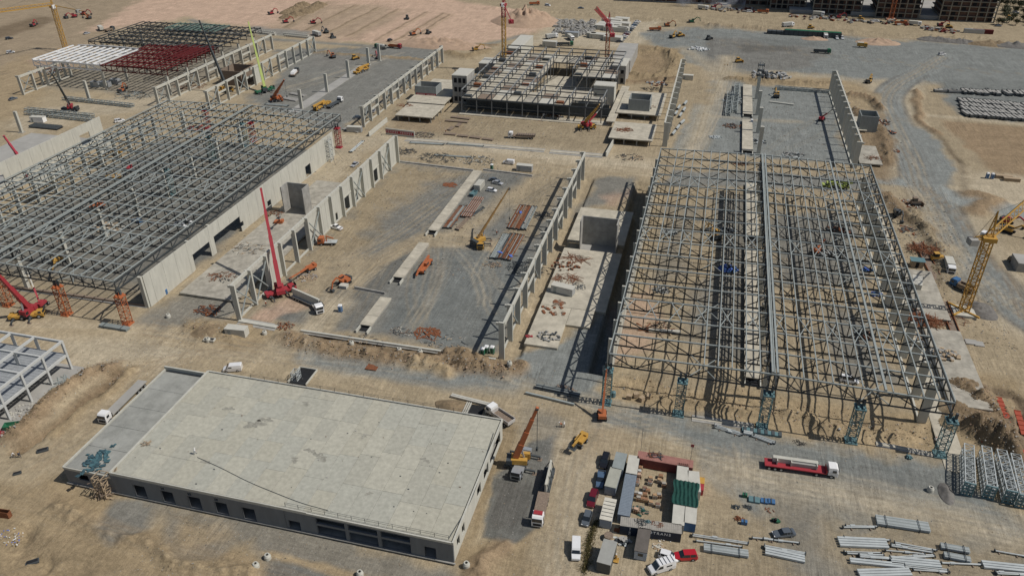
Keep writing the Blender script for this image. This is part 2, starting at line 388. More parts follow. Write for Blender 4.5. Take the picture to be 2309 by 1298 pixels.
# middle slab side trench (sand) and ramp
patch([(1320,380),(1360,400),(1250,580),(1180,790),(1130,810),(1180,640)], SAND*.9, 2, .9)
patch([(1350,400),(1440,400),(1430,440),(1300,480),(1340,430)], GRAV*1.0, 3, .9)
patch([(1360,440),(1420,430),(1400,470),(1370,470)], PINK*.8, 3, .7)
# floor under the right-hand hall
patch([(1495,345),(1960,380),(2150,950),(1380,860)], SAND*.93, 2)
patch([(1520,385),(1960,400),(1985,430),(1500,415)], GRAV*1.15, 2)
patch([(1500,470),(1570,470),(1540,640),(1470,640)], GRAV*.95, 5, .6)
patch([(1740,480),(1900,480),(1960,640),(1760,640)], GRAV*1.0, 4, .9)
patch([(1620,440),(1720,440),(1730,820),(1600,800)], GRAV*.9, 3, .8)
patch([(1400,680),(1470,640),(1480,760),(1385,830)], PINK*.8, 4, .8)
patch([(1560,640),(1640,640),(1620,760),(1540,760)], GRAV*1.0, 5, .7)
patch([(1850,690),(1960,700),(2010,860),(1880,850)], GRAV*1.0, 4, .8)
patch([(1380,850),(1740,890),(2150,955),(2170,1030),(1900,1010),(1530,935),(1370,900)], OCH*1.08, 2, .95)
# south-east yard
patch([(1330,905),(1520,940),(1700,975),(1900,1010),(2110,1040),(2309,1180),(2360,1330),(1900,1330),(1600,1100),(1560,1010),(1350,960)], BGRAV*1.0, 3, 1)
patch([(1560,1010),(1900,1040),(2150,1100),(1900,1110),(1620,1080)], GRAV*.95, 8, .6)
patch([(1180,870),(1340,920),(1360,980),(1340,1010),(1290,1100),(1290,1320),(1160,1320),(1200,1180),(1230,1000)], SAND*.98, 5, .8)
patch([(1240,1020),(1330,1000),(1420,1010),(1420,1320),(1230,1320)], PALE*.82, 6, .6)
patch([(1190,910),(1260,950),(1250,1000),(1180,960)], GRAV*1.1, 5, .6)
patch([(1200,1000),(1250,990),(1252,1030),(1210,1050)], DGRAV*1.4, 1.5, .8)
stroke([(1640,1070),(1800,1100),(1960,1130),(2120,1170),(2340,1230)], 9, PALE*.85, 4, .75)
tracks([(1640,1070),(1800,1100),(1960,1130),(2120,1170),(2340,1230)], GRAV*.8, 4, 2.0, .35, 4, 14)
tracks([(1290,1320),(1285,1200),(1290,1080),(1330,1000),(1480,990)], BRN*1.1, 4, 2.0, .3, 3, 15)
tracks([(1360,960),(1480,990),(1600,1060),(1700,1200),(1690,1320)], SAND*1.05, 4, 2.0, .35, 3, 16)
patch([(1690,1150),(2100,1170),(2309,1230),(2309,1330),(1560,1330),(1580,1240)], SAND*.82, 6, .85)
patch([(1780,1170),(1850,1170),(1880,1320),(1820,1320)], GRAV*1.1, 5, .7)
patch([(1110,1215),(1200,1180),(1190,1320),(1030,1320),(1060,1240)], OCH*.9, 2, .9)
patch([(1128,950),(1170,960),(1130,1060),(1060,1220),(1040,1270),(1100,1070)], OCH*.8, 1.2, .9)
patch([(1118,1078),(1205,1072),(1240,1060),(1225,1120),(1205,1190),(1150,1225),(1088,1208)], GRAV*.82, .6); patch([(1195,1000),(1245,985),(1240,1060),(1200,1080),(1120,1078)], GRAV*.9, 1)
patch([(1130,1085),(1195,1085),(1170,1185),(1105,1190)], DGRAV*1.0, .8, .8)
for k in range(16):
    a = 1128+k*5; stroke([(a, 1085+random.uniform(0,25)), (a-14, 1180+random.uniform(-10,20))], .5, DGRAV*.9, .3, .8, .3)
# right margin: excavations
patch([(2130,830),(2309,860),(2400,1100),(2309,1150),(2240,1080),(2150,1030)], OCH*.95, 3, .9)
patch([(2150,740),(2340,760),(2340,860),(2180,830)], SAND*.95, 4, .6)
# bottom-left
patch([(-100,850),(300,830),(380,830),(140,1060),(100,1200),(-100,1100)], SAND*.98, 4, .6)
patch([(100,1080),(260,1120),(270,1200),(60,1190)], OCH*1.0, 3, 1)
patch([(-100,1080),(120,1120),(300,1180),(560,1230),(900,1330),(-100,1330)], OCH*.98, 4, 1)
patch([(-100,1180),(160,1210),(400,1300),(400,1340),(-100,1340)], OCH*.82, 5, .5)
patch([(255,1130),(360,1130),(330,1190),(250,1225),(220,1190)], GRAV*1.1, 2, .9)
patch([(360,1130),(560,1160),(640,1180),(1010,1290),(1000,1330),(620,1330),(560,1240),(480,1260),(340,1215)], GRAV*1.02, 3, .75)
patch([(380,1160),(500,1180),(520,1230),(380,1215)], OCH*1.05, 4, .8)
patch([(585,1243),(800,1283),(830,1298),(800,1310),(600,1262)], OCH*1.1, .8, .95)
patch([(600,1262),(760,1300),(740,1330),(600,1330)], GRAV*.9, 1, .9)
tracks([(100,1130),(300,1220),(560,1290),(700,1330)], BRN*1.1, 3, 2, .5, 2, 17)
tracks([(20,1240),(160,1200),(330,1210)], BRN, 2, 2, .4, 2, 18)
tracks([(90,1060),(230,900),(330,830),(500,790)], BRN*1.2, 3, 2.2, .45, 3, 19)
tracks([(330,740),(430,760),(600,800),(690,800)], BRN*1.2, 3, 2.2, .4, 4, 20)
# top-left pink field trenches (rows of excavated strips)
def trenchrow(a, b, col=OCH*.62):
    stroke([a, b], 2.0, col, 1.0, .85, .35); A, B = at(*a), at(*b)
    stroke(None, 1.2, col*1.5, 1.0, .6, .35, [(A[0]+3, A[1]), (B[0]+3, B[1])])
for a, b in [((640,62),(740,5)),((690,68),(800,12)),((735,76),(850,18)),((785,82),(900,20)),((845,92),(960,28)),((880,98),(1000,30)),((905,100),(1015,32)),((625,48),(690,12))]: trenchrow(a, b)
for a, b in [((640,66),(760,5)),((700,72),(820,15)),((750,80),(880,20)),((800,86),(925,22))]: stroke([a, b], 5, TAN*.85, 4, .5, .8)

def wpatch(x0, x1, y0, y1, col, soft, k):
    pts = [(x0,y0),(x1,y0),(x1,y1),(x0,y1)]; sl = win(pts, soft+12); blend(sl, np.clip(.5-sdist(pts, WX[sl], WY[sl])/(soft*2), 0, 1)*k*(.7+.5*n1[sl]).clip(0,1), col)
wpatch(-243, -157, 166, 292, GRAV*.95, 2, 1)
wpatch(-243, -160, 155, 172, SAND*.85, 3, .8)
wpatch(-190, -160, 182, 250, GRAV*.82, 6, .8)
wpatch(-362, -277, 345, 450, GRAV*1.1, 4, .6)
def pit(px, depth, soft=1.5, noise=0.3):
    pts = [at(*p) for p in px]; sl = win(pts, 12)
    X = GX[sl]*.75+WX[sl]*.25; Y = GY[sl]*.75+WY[sl]*.25
    m = np.clip(0.5-sdist(pts, X, Y)/(soft*2), 0, 1); m = m*m*(3-2*m)
    HGT[sl] += m*(depth + (n2[sl]-.5)*noise*abs(depth)*2)
def pitw(x0, x1, y0, y1, depth, soft=0.6):
    pts = [(x0,y0),(x1,y0),(x1,y1),(x0,y1)]; sl = win(pts, 4)
    m = np.clip(0.5-sdist(pts, GX[sl], GY[sl])/(soft*2), 0, 1); HGT[sl] = HGT[sl]*(1-m)+depth*m
def ridge(px, h, wid, rough=0.8, col=None):
    pts = smoothpts([at(*p) for p in px]); sl = win(pts, wid*1.5+4)
    d = sdist(pts, GX[sl]*.5+WX[sl]*.5, GY[sl]*.5+WY[sl]*.5, False); m = np.clip(1-d/wid, 0, 1)
    HGT[sl] += m**1.1*h*(1-rough/2+rough*n2[sl]*1.9*(.4+n1[sl]))+m*abs(h)*rough*.55*(np.abs(fbm(GX[sl]/1.9, GY[sl]/1.9, 61, 3)-.5)*3-.4)
    if col is not None: blend(sl, np.clip(m*1.6, 0, 1), col)
# spoil ridges and dug ground
ridge([(40,985),(130,900),(220,840),(255,828)], 1.25, 3.8, 1.8, BRN*1.12)
ridge([(45,1010),(160,925),(245,858),(275,835)], -1.8, 2.4, .5, BRN*.85)
ridge([(120,985),(210,905),(290,845)], 0.8, 3.0, .9, OCH*.95)
ridge([(650,765),(760,790),(930,815),(1090,830)], 1.2, 4.6, 1.4, BRN*1.0)
ridge([(690,752),(900,785),(1100,815)], -.5, 1.6, .8, BRN*.7)
ridge([(1020,800),(1090,825),(1170,835)], 1.4, 4.2, 1.3, BRN*.98)
ridge([(940,830),(985,838),(1010,842)], 1.0, 3.0, .8, OCH*1.1)
ridge([(440,740),(500,750),(540,750)], 1.0, 5.0, .8, OCH*.95)
ridge([(1400,870),(1560,890),(1760,930),(1960,960),(2080,985)], -.8, 7.0, .5)
ridge([(1440,930),(1540,950),(1700,980),(1900,1010)], 0.0, 2.0, .3, None)
ridge([(1450,895),(1620,915),(1720,935)], .9, 2.2, 1.0, OCH*.95)
ridge([(1780,930),(1900,965),(2050,990)], .9, 2.4, 1.0, OCH*1.05)
ridge([(2160,870),(2230,910),(2290,1000)], 1.8, 5.0, 1.1, BRN*.95)
ridge([(2160,950),(2230,980),(2300,1050)], 1.8, 4.0, 1.1, BRN*.9)
ridge([(2150,920),(2200,940),(2240,1000)], 1.5, 4.0, 1.1, BRN*.85)
ridge([(2210,880),(2290,890),(2300,960),(2309,1060)], -1.2, 2.2, .4, WETS)
ridge([(2250,910),(2285,1010)], -1.2, 1.6, .4, WETS)
ridge([(1930,250),(1990,300),(2000,370)], 1.2, 5.0, 1.2, BRN*.85)
ridge([(1915,215),(1960,225),(1990,250)], 1.8, 4.0, 1.0, BRN*1.0)
ridge([(1990,440),(2030,480),(2090,520)], 1.0, 5.0, 1.3, BRN*.9)
ridge([(2060,480),(2120,580),(2130,640)], 1.0, 4.0, 1.2, SAND*.8)
ridge([(1440,120),(1500,115),(1520,150),(1480,175),(1430,170)], 1.4, 6.0, 1.4, OCH*.8)
ridge([(1640,178),(1760,188),(1870,190)], 1.2, 4.0, 1.2, OCH*.8)
ridge([(1400,188),(1470,185),(1530,178)], 1.3, 4.0, 1.2, BRN*.9)
ridge([(1010,120),(1050,130),(1100,115)], 1.3, 6.0, 1.2, OCH*.8)
ridge([(1000,105),(1120,102)], 0.8, 3.0, 1.2, BRN)
ridge([(710,120),(850,128),(990,140)], 0.8, 2.5, 1.2, OCH*.8)
ridge([(2065,205),(2075,270),(2110,300)], 1.0, 3.0, 1.0, BRN*1.1)
ridge([(2190,440),(2240,455),(2200,480)], 1.5, 6.0, .9, BRN*1.1)
ridge([(120,1150),(250,1200),(420,1270),(560,1298)], 1.0, 2.6, .8, None)
ridge([(60,1200),(60,1260),(160,1298)], -1.0, 4.0, .6, None)
ridge([(1130,1230),(1100,1270),(1070,1298)], 0.9, 3.0, 1.2, BRN*1.2)
ridge([(1600,60),(1900,73),(2309,98)], 1.5, 4.0, 1.0, None)
ridge([(1100,20),(1500,45),(1620,60)], 1.0, 4.0, 1.0, None)
for q in range(70):   # criss-cross haul ruts of the whole site
    rr_ = random.Random(200+q); ax = [((1000,520),(900,760)),((1080,560),(1160,700)),((1240,1300),(1330,960)),((1380,950),(2300,1200)),((1620,1020),(1720,1290)),((-40,1100),(520,1290)),((80,1080),(380,800)),((330,760),(1000,850)),((700,800),(860,600)),((880,340),(1450,385)),((620,200),(900,130)),((1480,80),(2300,160)),((1640,120),(1560,330)),((2080,400),(2300,690)),((1900,250),(1750,340)),((1150,850),(1500,960)),((200,250),(420,215)),((-60,740),(420,760))][q % 18]
    j = lambda p, s: (p[0]+rr_.uniform(-s, s), p[1]+rr_.uniform(-s*.4, s*.4)); s = 60 if ax[0][1] > 350 else 30
    a_, b_ = j(ax[0], s), j(ax[1], s); c_ = j(((a_[0]+b_[0])/2, (a_[1]+b_[1])/2), s*.8)
    tracks([a_, c_, b_], rr_.choice((SAND*.82, GRAV*.85, PALE*.95, PALE, SAND*.72)), rr_.choice((1, 1, 2)), 2.0, rr_.uniform(.3, .65), 2.5, q)
# formal excavations
pitw(-21.6, -18.2, 163.5, 291, -3.2); pitw(-24.0, -18.2, 262, 291, -3.2)
pitw(-44.6, -41.2, 166, 290, -1.4, .5)
rough_mask = np.clip((GY-40)/50, 0, 1)
n4 = fbm(GX/1.4, GY/1.4, 77, 3)-.5
HGT += (n2-.5)*0.14+n4*np.clip(np.abs(HGT)*.9, .05, .9)
# the middle-hall and lane footings stay level; ground sheet far away is flat
far = np.clip((np.hypot(GX+100, GY-300)-700)/500, 0, 1); TINT = TINT*(1-far[..., None]*.0)
TINT *= (0.90+0.20*n2)[..., None]
TINT = np.clip(TINT, 0.02, 0.9)
me = bpy.data.meshes.new('ground')
co = np.stack([GX, GY, HGT], -1).reshape(-1, 3).astype(np.float32)
idx = np.arange(NX*NY).reshape(NY, NX)
quads = np.stack([idx[:-1, :-1], idx[:-1, 1:], idx[1:, 1:], idx[1:, :-1]], -1).reshape(-1, 4).astype(np.int32)
me.vertices.add(len(co)); me.vertices.foreach_set('co', co.ravel())
me.loops.add(quads.size); me.loops.foreach_set('vertex_index', quads.ravel())
me.polygons.add(len(quads)); me.polygons.foreach_set('loop_start', np.arange(0, quads.size, 4, dtype=np.int32)); me.polygons.foreach_set('loop_total', np.full(len(quads), 4, np.int32))
me.update(calc_edges=True)
ca = me.color_attributes.new('tint', 'FLOAT_COLOR', 'POINT')
ca.data.foreach_set('color', np.concatenate([TINT.reshape(-1, 3), np.ones((NX*NY, 1))], 1).astype(np.float32).ravel())
for p_ in (me.polygons,): p_.foreach_set('use_smooth', np.ones(len(quads), bool))
def groundlike(name):
    m = bpy.data.materials.new(name); m.use_nodes = True; n = m.node_tree.nodes; l = m.node_tree.links
    b = n['Principled BSDF']; b.inputs['Roughness'].default_value = 0.95; b.inputs['Specular IOR Level'].default_value = 0.1
    a = n.new('ShaderNodeVertexColor'); a.layer_name = 'tint'; tc = n.new('ShaderNodeTexCoord')
    def noise(scale, det, rgh=0.6):
        z = n.new('ShaderNodeTexNoise'); z.inputs['Scale'].default_value = scale; z.inputs['Detail'].default_value = det; z.inputs['Roughness'].default_value = rgh
        l.new(tc.outputs['Object'], z.inputs['Vector']); return z
    z1 = noise(0.9, 8, .7); z2 = noise(4.0, 5, .7); z3 = noise(0.12, 6, .6)
    def mul(src, fac, lo, hi):
        r = n.new('ShaderNodeMapRange'); r.inputs['From Min'].default_value = 0.3; r.inputs['From Max'].default_value = 0.7; r.inputs['To Min'].default_value = lo; r.inputs['To Max'].default_value = hi
        l.new(fac, r.inputs['Value']); x = n.new('ShaderNodeMix'); x.data_type = 'RGBA'; x.blend_type = 'MULTIPLY'; x.inputs['Factor'].default_value = 1
        c = n.new('ShaderNodeCombineColor')
        for i in range(3): l.new(r.outputs[0], c.inputs[i])
        l.new(src, x.inputs['A']); l.new(c.outputs[0], x.inputs['B']); return x.outputs['Result']
    c1 = mul(a.outputs['Color'], z1.outputs['Fac'], .76, 1.2); c2 = mul(c1, z2.outputs['Fac'], .76, 1.22); c3 = mul(c2, z3.outputs['Fac'], .9, 1.1)
    for sc_, rz_, off in (((.9, .045, 1), 12, 3), ((.05, .9, 1), -8, 9), ((.8, .05, 1), 48, 21), ((.8, .05, 1), -40, 31)):
        mp = n.new('ShaderNodeMapping'); mp.inputs['Rotation'].default_value = (0, 0, R(rz_)); mp.inputs['Scale'].default_value = sc_; mp.inputs['Location'].default_value = (off, off, 0); l.new(tc.outputs['Object'], mp.inputs[0])
        st = n.new('ShaderNodeTexNoise'); st.inputs['Scale'].default_value = 1.6; st.inputs['Detail'].default_value = 5; st.inputs['Distortion'].default_value = 1.6; l.new(mp.outputs[0], st.inputs['Vector'])
        mk = n.new('ShaderNodeTexNoise'); mk.inputs['Scale'].default_value = .035; mk.inputs['Detail'].default_value = 3; m2 = n.new('ShaderNodeMapping'); m2.inputs['Location'].default_value = (off*40, off*17, 0); l.new(tc.outputs['Object'], m2.inputs[0]); l.new(m2.outputs[0], mk.inputs['Vector'])
        r1 = n.new('ShaderNodeMapRange'); r1.inputs['From Min'].default_value = .42; r1.inputs['From Max'].default_value = .62; r1.inputs['To Min'].default_value = 0; r1.inputs['To Max'].default_value = .13; l.new(mk.outputs['Fac'], r1.inputs['Value'])
        r2 = n.new('ShaderNodeMapRange'); r2.inputs['From Min'].default_value = .35; r2.inputs['From Max'].default_value = .65; r2.inputs['To Min'].default_value = -1; r2.inputs['To Max'].default_value = .8; l.new(st.outputs['Fac'], r2.inputs['Value'])
        ma = n.new('ShaderNodeMath'); ma.operation = 'MULTIPLY_ADD'; l.new(r1.outputs[0], ma.inputs[0]); l.new(r2.outputs[0], ma.inputs[1]); ma.inputs[2].default_value = 1.0
        x = n.new('ShaderNodeMix'); x.data_type = 'RGBA'; x.blend_type = 'MULTIPLY'; x.inputs['Factor'].default_value = 1; c = n.new('ShaderNodeCombineColor')
        for i in range(3): l.new(ma.outputs[0], c.inputs[i])
        l.new(c3, x.inputs['A']); l.new(c.outputs[0], x.inputs['B']); c3 = x.outputs['Result']
    # scattered pale stones and dark clods
    vz = n.new('ShaderNodeTexVoronoi'); vz.inputs['Scale'].default_value = 0.8; l.new(tc.outputs['Object'], vz.inputs['Vector'])
    r = n.new('ShaderNodeMapRange'); r.inputs['From Min'].default_value = 0.05; r.inputs['From Max'].default_value = 0.13; r.inputs['To Min'].default_value = .3; r.inputs['To Max'].default_value = 0
    l.new(vz.outputs['Distance'], r.inputs['Value']); x = n.new('ShaderNodeMix'); x.data_type = 'RGBA'; l.new(r.outputs[0], x.inputs['Factor']); l.new(c3, x.inputs['A'])
    hue = n.new('ShaderNodeMapRange'); hue.inputs['To Min'].default_value = .08; hue.inputs['To Max'].default_value = .5; l.new(vz.outputs['Color'], hue.inputs['Value'])
    cc = n.new('ShaderNodeCombineColor')
    for i in range(3): l.new(hue.outputs[0], cc.inputs[i])
    l.new(cc.outputs[0], x.inputs['B'])
    l.new(x.outputs['Result'], b.inputs['Base Color'])
    bp = n.new('ShaderNodeBump'); bp.inputs['Strength'].default_value = .45; bp.inputs['Distance'].default_value = .5; l.new(z1.outputs['Fac'], bp.inputs['Height']); l.new(bp.outputs[0], b.inputs['Normal'])
    return m
me.materials.append(groundlike('site_ground'))
ground = bpy.data.objects.new('ground', me); COL.objects.link(ground); ground['kind'] = 'structure'
def gz(x, y):
    i = min(max(int(np.searchsorted(gx, x)), 0), NX-1); j = min(max(int(np.searchsorted(gy, y)), 0), NY-1)
    return float(HGT[j, i])
# ---------------------------------------------------------------- precast rows
def precast_row(label, X, Y0, n, bay, H, infill=None, side=-1, top=True, corbel=-1, half=(), braces=(), skip=(), base=True, cw=1.5, cd_=0.62, z0=0.0, group='precast column rows of the unfinished halls'):
    """n bays along Y; columns, top beams, plinth, wall panels (per bay), cross braces"""
    infill = infill or {}
    t = thing('precast_frame', label, 'concrete frame', (X, Y0, z0), 0, group)
    cm = MB(); cm.box(-cw/2, cw/2, -cd_/2, cd_/2, 0, H, CONC)
    cm.box(-cw/2-.7 if corbel < 0 else cw/2, -cw/2 if corbel < 0 else cw/2+.7, -cd_/2+.05, cd_/2-.05, H-.9, H-.15, CONC)
    me_c = cm.mesh('column')
    def child(nm, me_, loc=(0,0,0)):
        o = bpy.data.objects.new(nm, me_); COL.objects.link(o); o.parent = t; o.location = loc; return o
    for k in range(n+1):
        if k in skip: continue
        child('column', me_c, (0, k*bay, 0))
    xp = side*(cw/2-.12)
    bm_ = MB(); bm_.box(xp-.30, xp+.30, cd_/2, bay-cd_/2, H-1.15, H-.05, CONC); me_b = bm_.mesh('beam')
    hm = MB(); hm.box(xp-.18, xp+.18, cd_/2, bay-cd_/2, H*.52, H*.52+.9, CONC); me_h = hm.mesh('beam')
    br = MB()
    for a, b in (((0, cd_/2, .7), (0, bay-cd_/2, H-1.6)), ((0.22, cd_/2, H-1.6), (0.22, bay-cd_/2, .7))):
        br.bar(a, b, .3, .3, STEEL)
    me_x = br.mesh('cross_brace')
    for k in range(n):
        if k in skip or k+1 in skip: continue
        y = k*bay
        if top: child('top_beam', me_b, (0, y, 0))
        if k in half: child('lintel', me_h, (0, y, 0))
        if k in braces: child('cross_brace', me_x, (-side*.35, y, 0))
        if base:
            key = ('plinth', bay); 
            if key not in PROTO: q = MB(); q.box(xp-.22, xp+.22, cd_/2, bay-cd_/2, 0.0, .55, CONC); PROTO[key] = q.mesh('plinth')
            child('plinth', PROTO[key], (0, y, 0))
        s = infill.get(k)
        if s:
            q = MB(); a0, a1 = cd_/2+.01, bay-cd_/2-.01; t0, t1 = xp-.1, xp+.1; top_ = H-1.16
            if s == 'p': q.box(t0, t1, a0, a1, .56, top_, CONC)
            elif s == 'd':
                q.box(t0, t1, a0, a0+1.6, .56, top_, CONC); q.box(t0, t1, a1-2.0, a1, .56, top_, CONC); q.box(t0, t1, a0+1.6, a1-2.0, H*.5, top_, CONC)
                q.box(t0-.16, t1+.16, a0, a1, H*.5, H*.5+.5, CONC)
            elif s == 'w':
                q.box(t0, t1, a0, a0+3.2, .56, top_, CONC); q.box(t0, t1, a0+4.8, a1, .56, top_, CONC); q.box(t0, t1, a0+3.2, a0+4.8, 3.6, top_, CONC)
            elif s == 'u': q.box(t0, t1, a0, a1, H*.5, top_, CONC)
            for j in range(1, 3):     # panel joints stand as thin cover strips
                yy = a0+(a1-a0)*j/3
                if s == 'p': q.box(t0-.03, t1+.03, yy-.04, yy+.04, .6, top_-.05, CONCD)
            child('wall_panel', q.mesh('wall_panel'), (0, y, 0))
    return t
B = 8.914
precast_row('long precast wall row with cross braces at the left edge of the unroofed hall', -124.9, 163.4, 14, B, 12.0,
    {2:'p', 4:None, 5:'w', 6:'p', 7:'w', 8:'d', 9:'w', 10:'p', 11:'d', 12:'p', 13:'p', 3:None}, side=-1, corbel=-1, braces=(0,1,5,9,12))
precast_row('open precast column row casting a long shadow at the unroofed hall\'s right edge', -45.6, 163.4, 14, B, 12.0,
    {}, side=1, corbel=-1, braces=(1,4,8), half=(3,8,11), base=True)
precast_row('open precast column row between the empty grey yard and the multistorey frame', -157.3, 326.2, 13, B, 10.2,
    {}, side=1, corbel=-1, braces=(0,3,6,11), half=(1,4,9))
precast_row('open precast column row directly beside the red and white steel roof', -272.5, 331.0, 13, B, 10.0,
    {}, side=1, corbel=-1, braces=(0,3,7,11), half=(2,5,9))
precast_row('open precast column row with a light crane truck in front, facing the grey yard', -243.0, 331.0, 13, B, 10.0,
    {5:'p'}, side=-1, corbel=-1, braces=(0,3,6,12), half=(1,4,8))
precast_row('short precast column row at the far left corner under the white steel', -355.6, 331.0, 4, B, 10.4, {}, side=1, corbel=-1, braces=(0,2))
precast_row('dense grey precast column row at the left edge of the far right hall', -16.6, 333.5, 12, B, 11.0,
    {}, side=-1, corbel=1, base=True, cw=2.1)
precast_row('dense grey precast column row at the right edge of the far right hall', 61.5, 326.5, 12, B, 11.5,
    {}, side=1, corbel=1, cw=2.1)
# isolated columns
CMB = MB(); CMB.box(-.75, .75, -.5, .5, 0, 10.2, CONC); CMB.box(-1.3, 1.3, -1.0, 1.0, -.1, .25, CONCD); CMESH = CMB.mesh('precast_column')
for (x, y), lb in zip([(-198.6,343.5),(-198.5,372.2),(-198.5,399.5),(-198.5,427.5),(-195.8,437.5),(-236,300.5),(-314.7,331.6),(-311.4,282.0)],
    ['lone precast column nearest the back of the grey steel roof, beside piled beams','lone precast column standing between the orange crane and the yellow truck crane','lone precast column beside the yellow mobile crane at the middle of the grey yard',
     'lone precast column standing on the pale slab strip in the far grey yard','lone precast column farthest back, beside the green mixer truck','lone precast column half hidden inside the back corner of the grey steel roof','lone precast column beside generator boxes in front of the red steel roof','lone precast column at far left behind the cast wall and the white cabin']):
    o = bpy.data.objects.new('precast_column', CMESH); COL.objects.link(o); o.location = (x, y, 0); tag(o, lb, 'column', 'isolated precast columns')
CMB = MB(); CMB.box(-.8, .8, -.6, .6, 0, 12.0, CONC); CMB.box(-1.2, -.8, -.3, .3, 10.3, 11.2, CONC); CM2 = CMB.mesh('precast_column')
for y, lb in zip([335, 361, 387, 413], ['precast column rising at the middle of the far right hall, nearest the truss roof','second precast column from the truss roof in the far right hall','third precast column from the truss roof in the far right hall','precast column with a steel rig on top, farthest back in the far right hall']):
    o = bpy.data.objects.new('precast_column', CM2); COL.objects.link(o); o.location = (23.5, y, 0); tag(o, lb, 'column', 'isolated precast columns')
def rig():
    m = MB()
    for z in (0.1, 2.6, 5.2): m.box(-1.6, 1.6, -1.0, 1.0, z, z+.35, STEELD); m.box(-1.6, -1.3, -.3, .3, z-.8, z+1.2, STEELD); m.box(1.3, 1.6, -.3, .3, z-.8, z+1.2, STEELD)
    for sx in (-.6, .6): m.bar((sx, 0, 0), (sx, 0, 7), .3, .3, STEELL)
    m.bar((-2, 0, -3), (-1, 0, 0), .2, .2, STEELD); m.bar((2, 0, -3), (1, 0, 0), .2, .2, STEELD)
    return m.obj('jacking_rig')
o = rig(); o.location = (23.5, 413, 12.0); tag(o, 'dark steel jacking rig with platforms on top of the farthest column', 'steel rig')

# ---------------------------------------------------------------- truss roofs
def truss_mesh(name, x0, x1, zb, zt0, ztm, nseg, mt, chord=.32, web=.21, xm=None):
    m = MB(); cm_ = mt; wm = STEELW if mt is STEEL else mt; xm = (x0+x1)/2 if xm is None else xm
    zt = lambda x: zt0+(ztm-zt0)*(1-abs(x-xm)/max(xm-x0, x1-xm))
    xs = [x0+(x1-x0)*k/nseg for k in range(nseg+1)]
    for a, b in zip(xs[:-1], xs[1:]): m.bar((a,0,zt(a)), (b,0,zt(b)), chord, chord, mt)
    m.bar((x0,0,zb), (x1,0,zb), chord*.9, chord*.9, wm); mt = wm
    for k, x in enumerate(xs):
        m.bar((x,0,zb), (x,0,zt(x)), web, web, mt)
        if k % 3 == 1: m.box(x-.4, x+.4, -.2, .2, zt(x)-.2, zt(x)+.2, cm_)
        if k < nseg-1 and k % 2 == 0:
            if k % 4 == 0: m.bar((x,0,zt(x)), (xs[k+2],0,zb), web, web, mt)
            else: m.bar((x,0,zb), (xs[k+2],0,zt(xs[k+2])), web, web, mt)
    return m.mesh(name)
def zig_mesh(name, L, zb, zt, n, mt, chord=.3, web=.24):
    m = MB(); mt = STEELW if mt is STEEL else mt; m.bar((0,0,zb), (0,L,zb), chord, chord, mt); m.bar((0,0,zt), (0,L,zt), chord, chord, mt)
    for k in range(n):
        a, b, c = L*k/n, L*(k+.5)/n, L*(k+1)/n
        m.bar((0,a,zb), (0,b,zt), web, web, mt); m.bar((0,b,zt), (0,c,zb), web, web, mt); m.bar((0,a,zb), (0,a,zt), web, web, mt)
    return m.mesh(name)
def kid(t, nm, me_, loc=(0,0,0)):
    o = bpy.data.objects.new(nm, me_); COL.objects.link(o); o.parent = t; o.location = loc; return o

def steel_roof(label, x0, xm, x1, y0, n, sp, zb, zt, zr, mt, div, group, mid_beams=(), left_from=0, xbr=True, rb=.45):
    t = thing('steel_roof_frame', label, 'roof frame', ((x0+x1)/2, y0, 0), 0, group); cx = (x0+x1)/2
    tm = truss_mesh('roof_truss', x0-cx, x1-cx, zb, zt, zr, div, mt, xm=xm-cx)
    for k in range(n+1): kid(t, 'roof_truss', tm, (0, k*sp, 0))
    L = n*sp
    zt_ = lambda x: zt+(zr-zt)*(1-abs(x-xm)/max(xm-x0, x1-xm))
    for j in range(div+1):
        x = x0+(x1-x0)*j/div; s = 0
        if left_from and 0 < j < div*.28: s = left_from
        if j == 1 and left_from: continue
        m = MB(); m.bar((0, s*sp, 0), (0, L, 0), .24, .26, mt)
        kid(t, 'purlin', m.mesh('purlin'), (x-cx, 0, zt_(x)+.34))
    for q in mid_beams:
        m = MB(); m.bar((0, 0, 0), (0, L, 0), .5, .5, STEEL if mt is not STEELD else mt); kid(t, 'purlin', m.mesh('purlin'), (q-cx, 0, zt_(q)+.36))
    for x in ((x0, xm-.9, xm+.9, x1) if rb > .3 else (x0, xm, x1)):
        kid(t, 'edge_lattice', zig_mesh('edge_lattice', L, zb+.25, zt_(x)-.25, n*1, mt), (x-cx, 0, 0))
    for off in (-.55, .55):
        m = MB(); m.bar((0, 0, 0), (0, L, 0), rb, rb*.9, mt); kid(t, 'ridge_beam', m.mesh('ridge_beam'), (xm-cx+off, 0, zr+.5))
    if xbr:
        dx = (x1-x0)/div
        for k in (2, 7, 12):
            if k >= n: continue
            m = MB()
            for j in range(0, div, 2):
                xa, xb = x0+j*dx-cx, x0+(j+1)*dx-cx
                m.bar((xa, 0, zt_(xa+cx)+.1), (xb, sp, zt_(xb+cx)+.1), .18, .18, mt); m.bar((xa, sp, zt_(xa+cx)+.3), (xb, 0, zt_(xb+cx)+.3), .18, .18, mt)
            kid(t, 'plan_bracing', m.mesh('plan_bracing'), (0, k*sp, 0))
        for k in range(0, n, 3):
            for xx in (x0+(x1-x0)*.25, x0+(x1-x0)*.75):
                m = MB(); m.bar((0, 0, zb), (dx*2, sp, zb), .16, .16, mt); m.bar((dx*2, 0, zb+.2), (0, sp, zb+.2), .16, .16, mt)
                kid(t, 'lower_bracing', m.mesh('lower_bracing'), (xx-cx, k*sp, 0))
    return t
SP = 8.67
